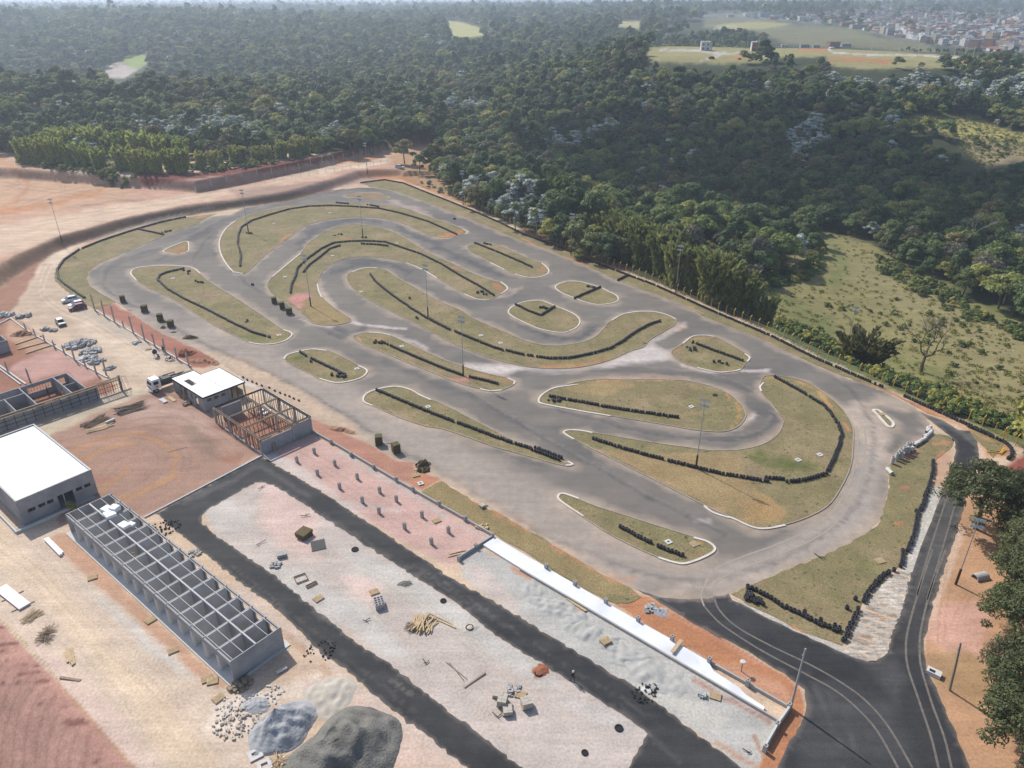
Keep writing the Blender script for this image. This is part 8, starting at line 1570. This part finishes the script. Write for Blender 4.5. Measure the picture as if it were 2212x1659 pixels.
for i in range(14):
    b = MB(); w, d, h = rt.uniform(7, 13), rt.uniform(7, 11), rt.choice((3.2, 3.2, 6.2, 6.2, 9.0)); b.box((0, 0, h / 2 - 1), (w, d, h + 2)); fl = i % 3 != 0
    if fl: b.box((0, 0, h + .12), (w + .4, d + .4, .24), 0, 1)
    else: b.add([(-w / 2 - .4, -d / 2 - .4, h), (w / 2 + .4, -d / 2 - .4, h), (w / 2 + .4, d / 2 + .4, h), (-w / 2 - .4, d / 2 + .4, h), (-w / 2 - .4, 0, h + 1.7), (w / 2 + .4, 0, h + 1.7)], [(0, 1, 5, 4), (2, 3, 4, 5), (3, 0, 4), (1, 2, 5)], 1)
    if fl and i % 2: b.box((w * .2, 0, h + .9), (2, 2, 1.4), 0, 0)
    for k in range(3): b.box((-w / 2 + (k + .5) * w / 3, -d / 2 - .03, 1.7), (1.3, .1, 1.3), 0, 2)
    if h > 5:
        for k in range(3): b.box((-w / 2 + (k + .5) * w / 3, -d / 2 - .03, 4.7), (1.3, .1, 1.3), 0, 2)
    HM.append(b.mesh('town_house', [RENDER[(0, 0, 1, 0, 0, 2, 5, 0, 3, 0, 1, 0, 0, 4)[i]] if i % 6 != 4 else BRICK, (GREYR, RENDER[0], RENDER[0], GREYR, RENDER[2])[i % 5] if fl else (RED if i % 2 else GREYR), WINM]))
TW_.sort(key=lambda a: a[1])
for X_, D in TW_[:285]:
    o = tag(mesh_obj('town_house', HM[rt.randrange(14)]), 'small house in the crowded town on the far right hillside', 'house', 'houses of the far hillside town'); o.location = (X_, D, hz(X_, D)); o.rotation_euler = (0, 0, rt.choice((0, PI / 2)) + rt.gauss(.2, .25))
fb_ = MB()
for X_, D in TW_[285:]:
    w, d, h = rt.uniform(8, 13), rt.uniform(7, 11), rt.choice((4, 6.5, 6.5)); z_ = hz(X_, D); r_ = rt.uniform(0, 1.5); fb_.box((X_, D, z_ + h / 2 - 1), (w, d, h + 2), r_, rt.randrange(4)); fb_.box((X_, D, z_ + h + .15), (w + .5, d + .5, .3), r_, rt.choice((4, 5, 0)))
tag(fb_.build('distant_town', [RENDER[0], RENDER[2], RENDER[1], BRICK, GREYR, RED]), 'hazy mass of tiny houses on the crest of the far town', 'town', None, 'stuff')
for i, (q, w, lab) in enumerate((((px('T2', 1300, 120)[0]), 16, 'red roofed farmhouse among the far trees'), (px('T2', 1435, 105)[0], 9, 'yellow far house right of the farmhouse'), (px('T2', 745, 80)[0], 12, 'small house at the crest of the left hill'), (px('T2', 1350, 125)[0], 10, 'white far house beside the farmhouse'), (px('T1', 2190, 275)[0], 10, 'small pinkish house in the left hillside wood'))):
    p = GT(q, 6); p.z = hz(p.x, p.y); far_house(p, .1, w, 9, 8, RENDER[(5, 4, 0, 0, 5)[i]], RED if i in (0, 4) else RENDER[0], lab, True, False)
# a fair weather cloud high up to the left shades part of the wood
cm_ = bpy.data.materials.new('cloud_white'); cm_.use_nodes = True; cm_.node_tree.nodes['Principled BSDF'].inputs['Base Color'].default_value = (.9, .9, .92, 1); cm_.node_tree.nodes['Principled BSDF'].inputs['Roughness'].default_value = 1
def cloud(cx, cy, cz, blobs, seed):
    bm = bmesh.new(); rr = random.Random(seed)
    for x, y, r in blobs:
        m_ = Matrix.Translation((x, y, rr.uniform(-15, 15))) @ Matrix.Diagonal((r, r, r * .45, 1)); bmesh.ops.create_icosphere(bm, subdivisions=3, radius=1, matrix=m_)
    for v in bm.verts: v.co += Vector((vnoise(v.co.x, v.co.y, 17.), vnoise(v.co.y, v.co.x, 19., 1), .4 * vnoise(v.co.x, v.co.y, 13., 2))) * 9
    me = bpy.data.meshes.new('cloud'); bm.to_mesh(me); bm.free(); me.materials.append(cm_); me.polygons.foreach_set('use_smooth', [True] * len(me.polygons)); o = tag(mesh_obj('cloud', me), kind='structure'); o.location = (cx, cy, cz); return o
if CLOUD:
    k_ = 900.0; sx_, sy_ = -.62 / .95 * k_, .72 / .95 * k_
    cloud(sx_, sy_, k_, [(62, 395, 62), (120, 392, 58), (168, 398, 58), (205, 378, 42), (100, 345, 48), (150, 335, 52), (205, 335, 46), (170, 290, 36), (240, 325, 36), (60, 350, 36)], 5)
# ================================================================== CAMERA, LIGHT, AIR
cam = bpy.data.cameras.new('camera'); co = bpy.data.objects.new('camera', cam); C.objects.link(co)
cam.sensor_width = 36; cam.sensor_fit = 'HORIZONTAL'; cam.lens = 36 * F / 2212; cam.clip_end = 40000; cam.clip_start = .5
co.location = (0, 0, CH); co.rotation_euler = (PI / 2 - TH, 0, 0)
bpy.context.scene.camera = co
SD = Vector((-.62, .72, .95)).normalized()      # towards the sun
elev = math.asin(SD.z); azim = math.atan2(SD.x, SD.y)
sun = bpy.data.lights.new('sun', 'SUN'); sun.energy = SUN_E; sun.angle = math.radians(.5); sun.color = (1, .955, .88)
so = bpy.data.objects.new('sun', sun); C.objects.link(so); so.rotation_euler = (-SD).to_track_quat('-Z', 'Y').to_euler(); so.location = (-200, 250, 400)
w = bpy.data.worlds.new('World'); bpy.context.scene.world = w; w.use_nodes = True
nt = w.node_tree; sky = nt.nodes.new('ShaderNodeTexSky'); sky.sky_type = 'NISHITA'; sky.sun_disc = False
sky.sun_elevation = elev; sky.sun_rotation = azim; sky.air_density = 1.0; sky.dust_density = 3.0; sky.altitude = 800
bg = nt.nodes['Background']; bg.inputs['Strength'].default_value = SKY_E; nt.links.new(sky.outputs[0], bg.inputs['Color'])
if HAZE > 0:
    m = bpy.data.materials.new('haze'); m.use_nodes = True; N = m.node_tree.nodes
    for n in list(N): N.remove(n)
    o = N.new('ShaderNodeOutputMaterial'); v = N.new('ShaderNodeVolumePrincipled'); m.node_tree.links.new(v.outputs[0], o.inputs['Volume'])
    v.inputs['Color'].default_value = (.72, .84, 1, 1); v.inputs['Density'].default_value = HAZE; v.inputs['Anisotropy'].default_value = .35
    hb = MB(); hb.box((0, 4700, 60), (21000, 9900, 200)); h = hb.build('haze', m); tag(h, kind='stuff')
sc = bpy.context.scene
sc.view_settings.view_transform = 'Standard'; sc.view_settings.look = 'None'; sc.view_settings.exposure = EXPO; sc.view_settings.gamma = 1
sc.cycles.max_bounces = 6; sc.cycles.diffuse_bounces = 4; sc.cycles.transmission_bounces = 2; sc.cycles.volume_bounces = 1; sc.cycles.transparent_max_bounces = 8
sc.cycles.use_denoising = True
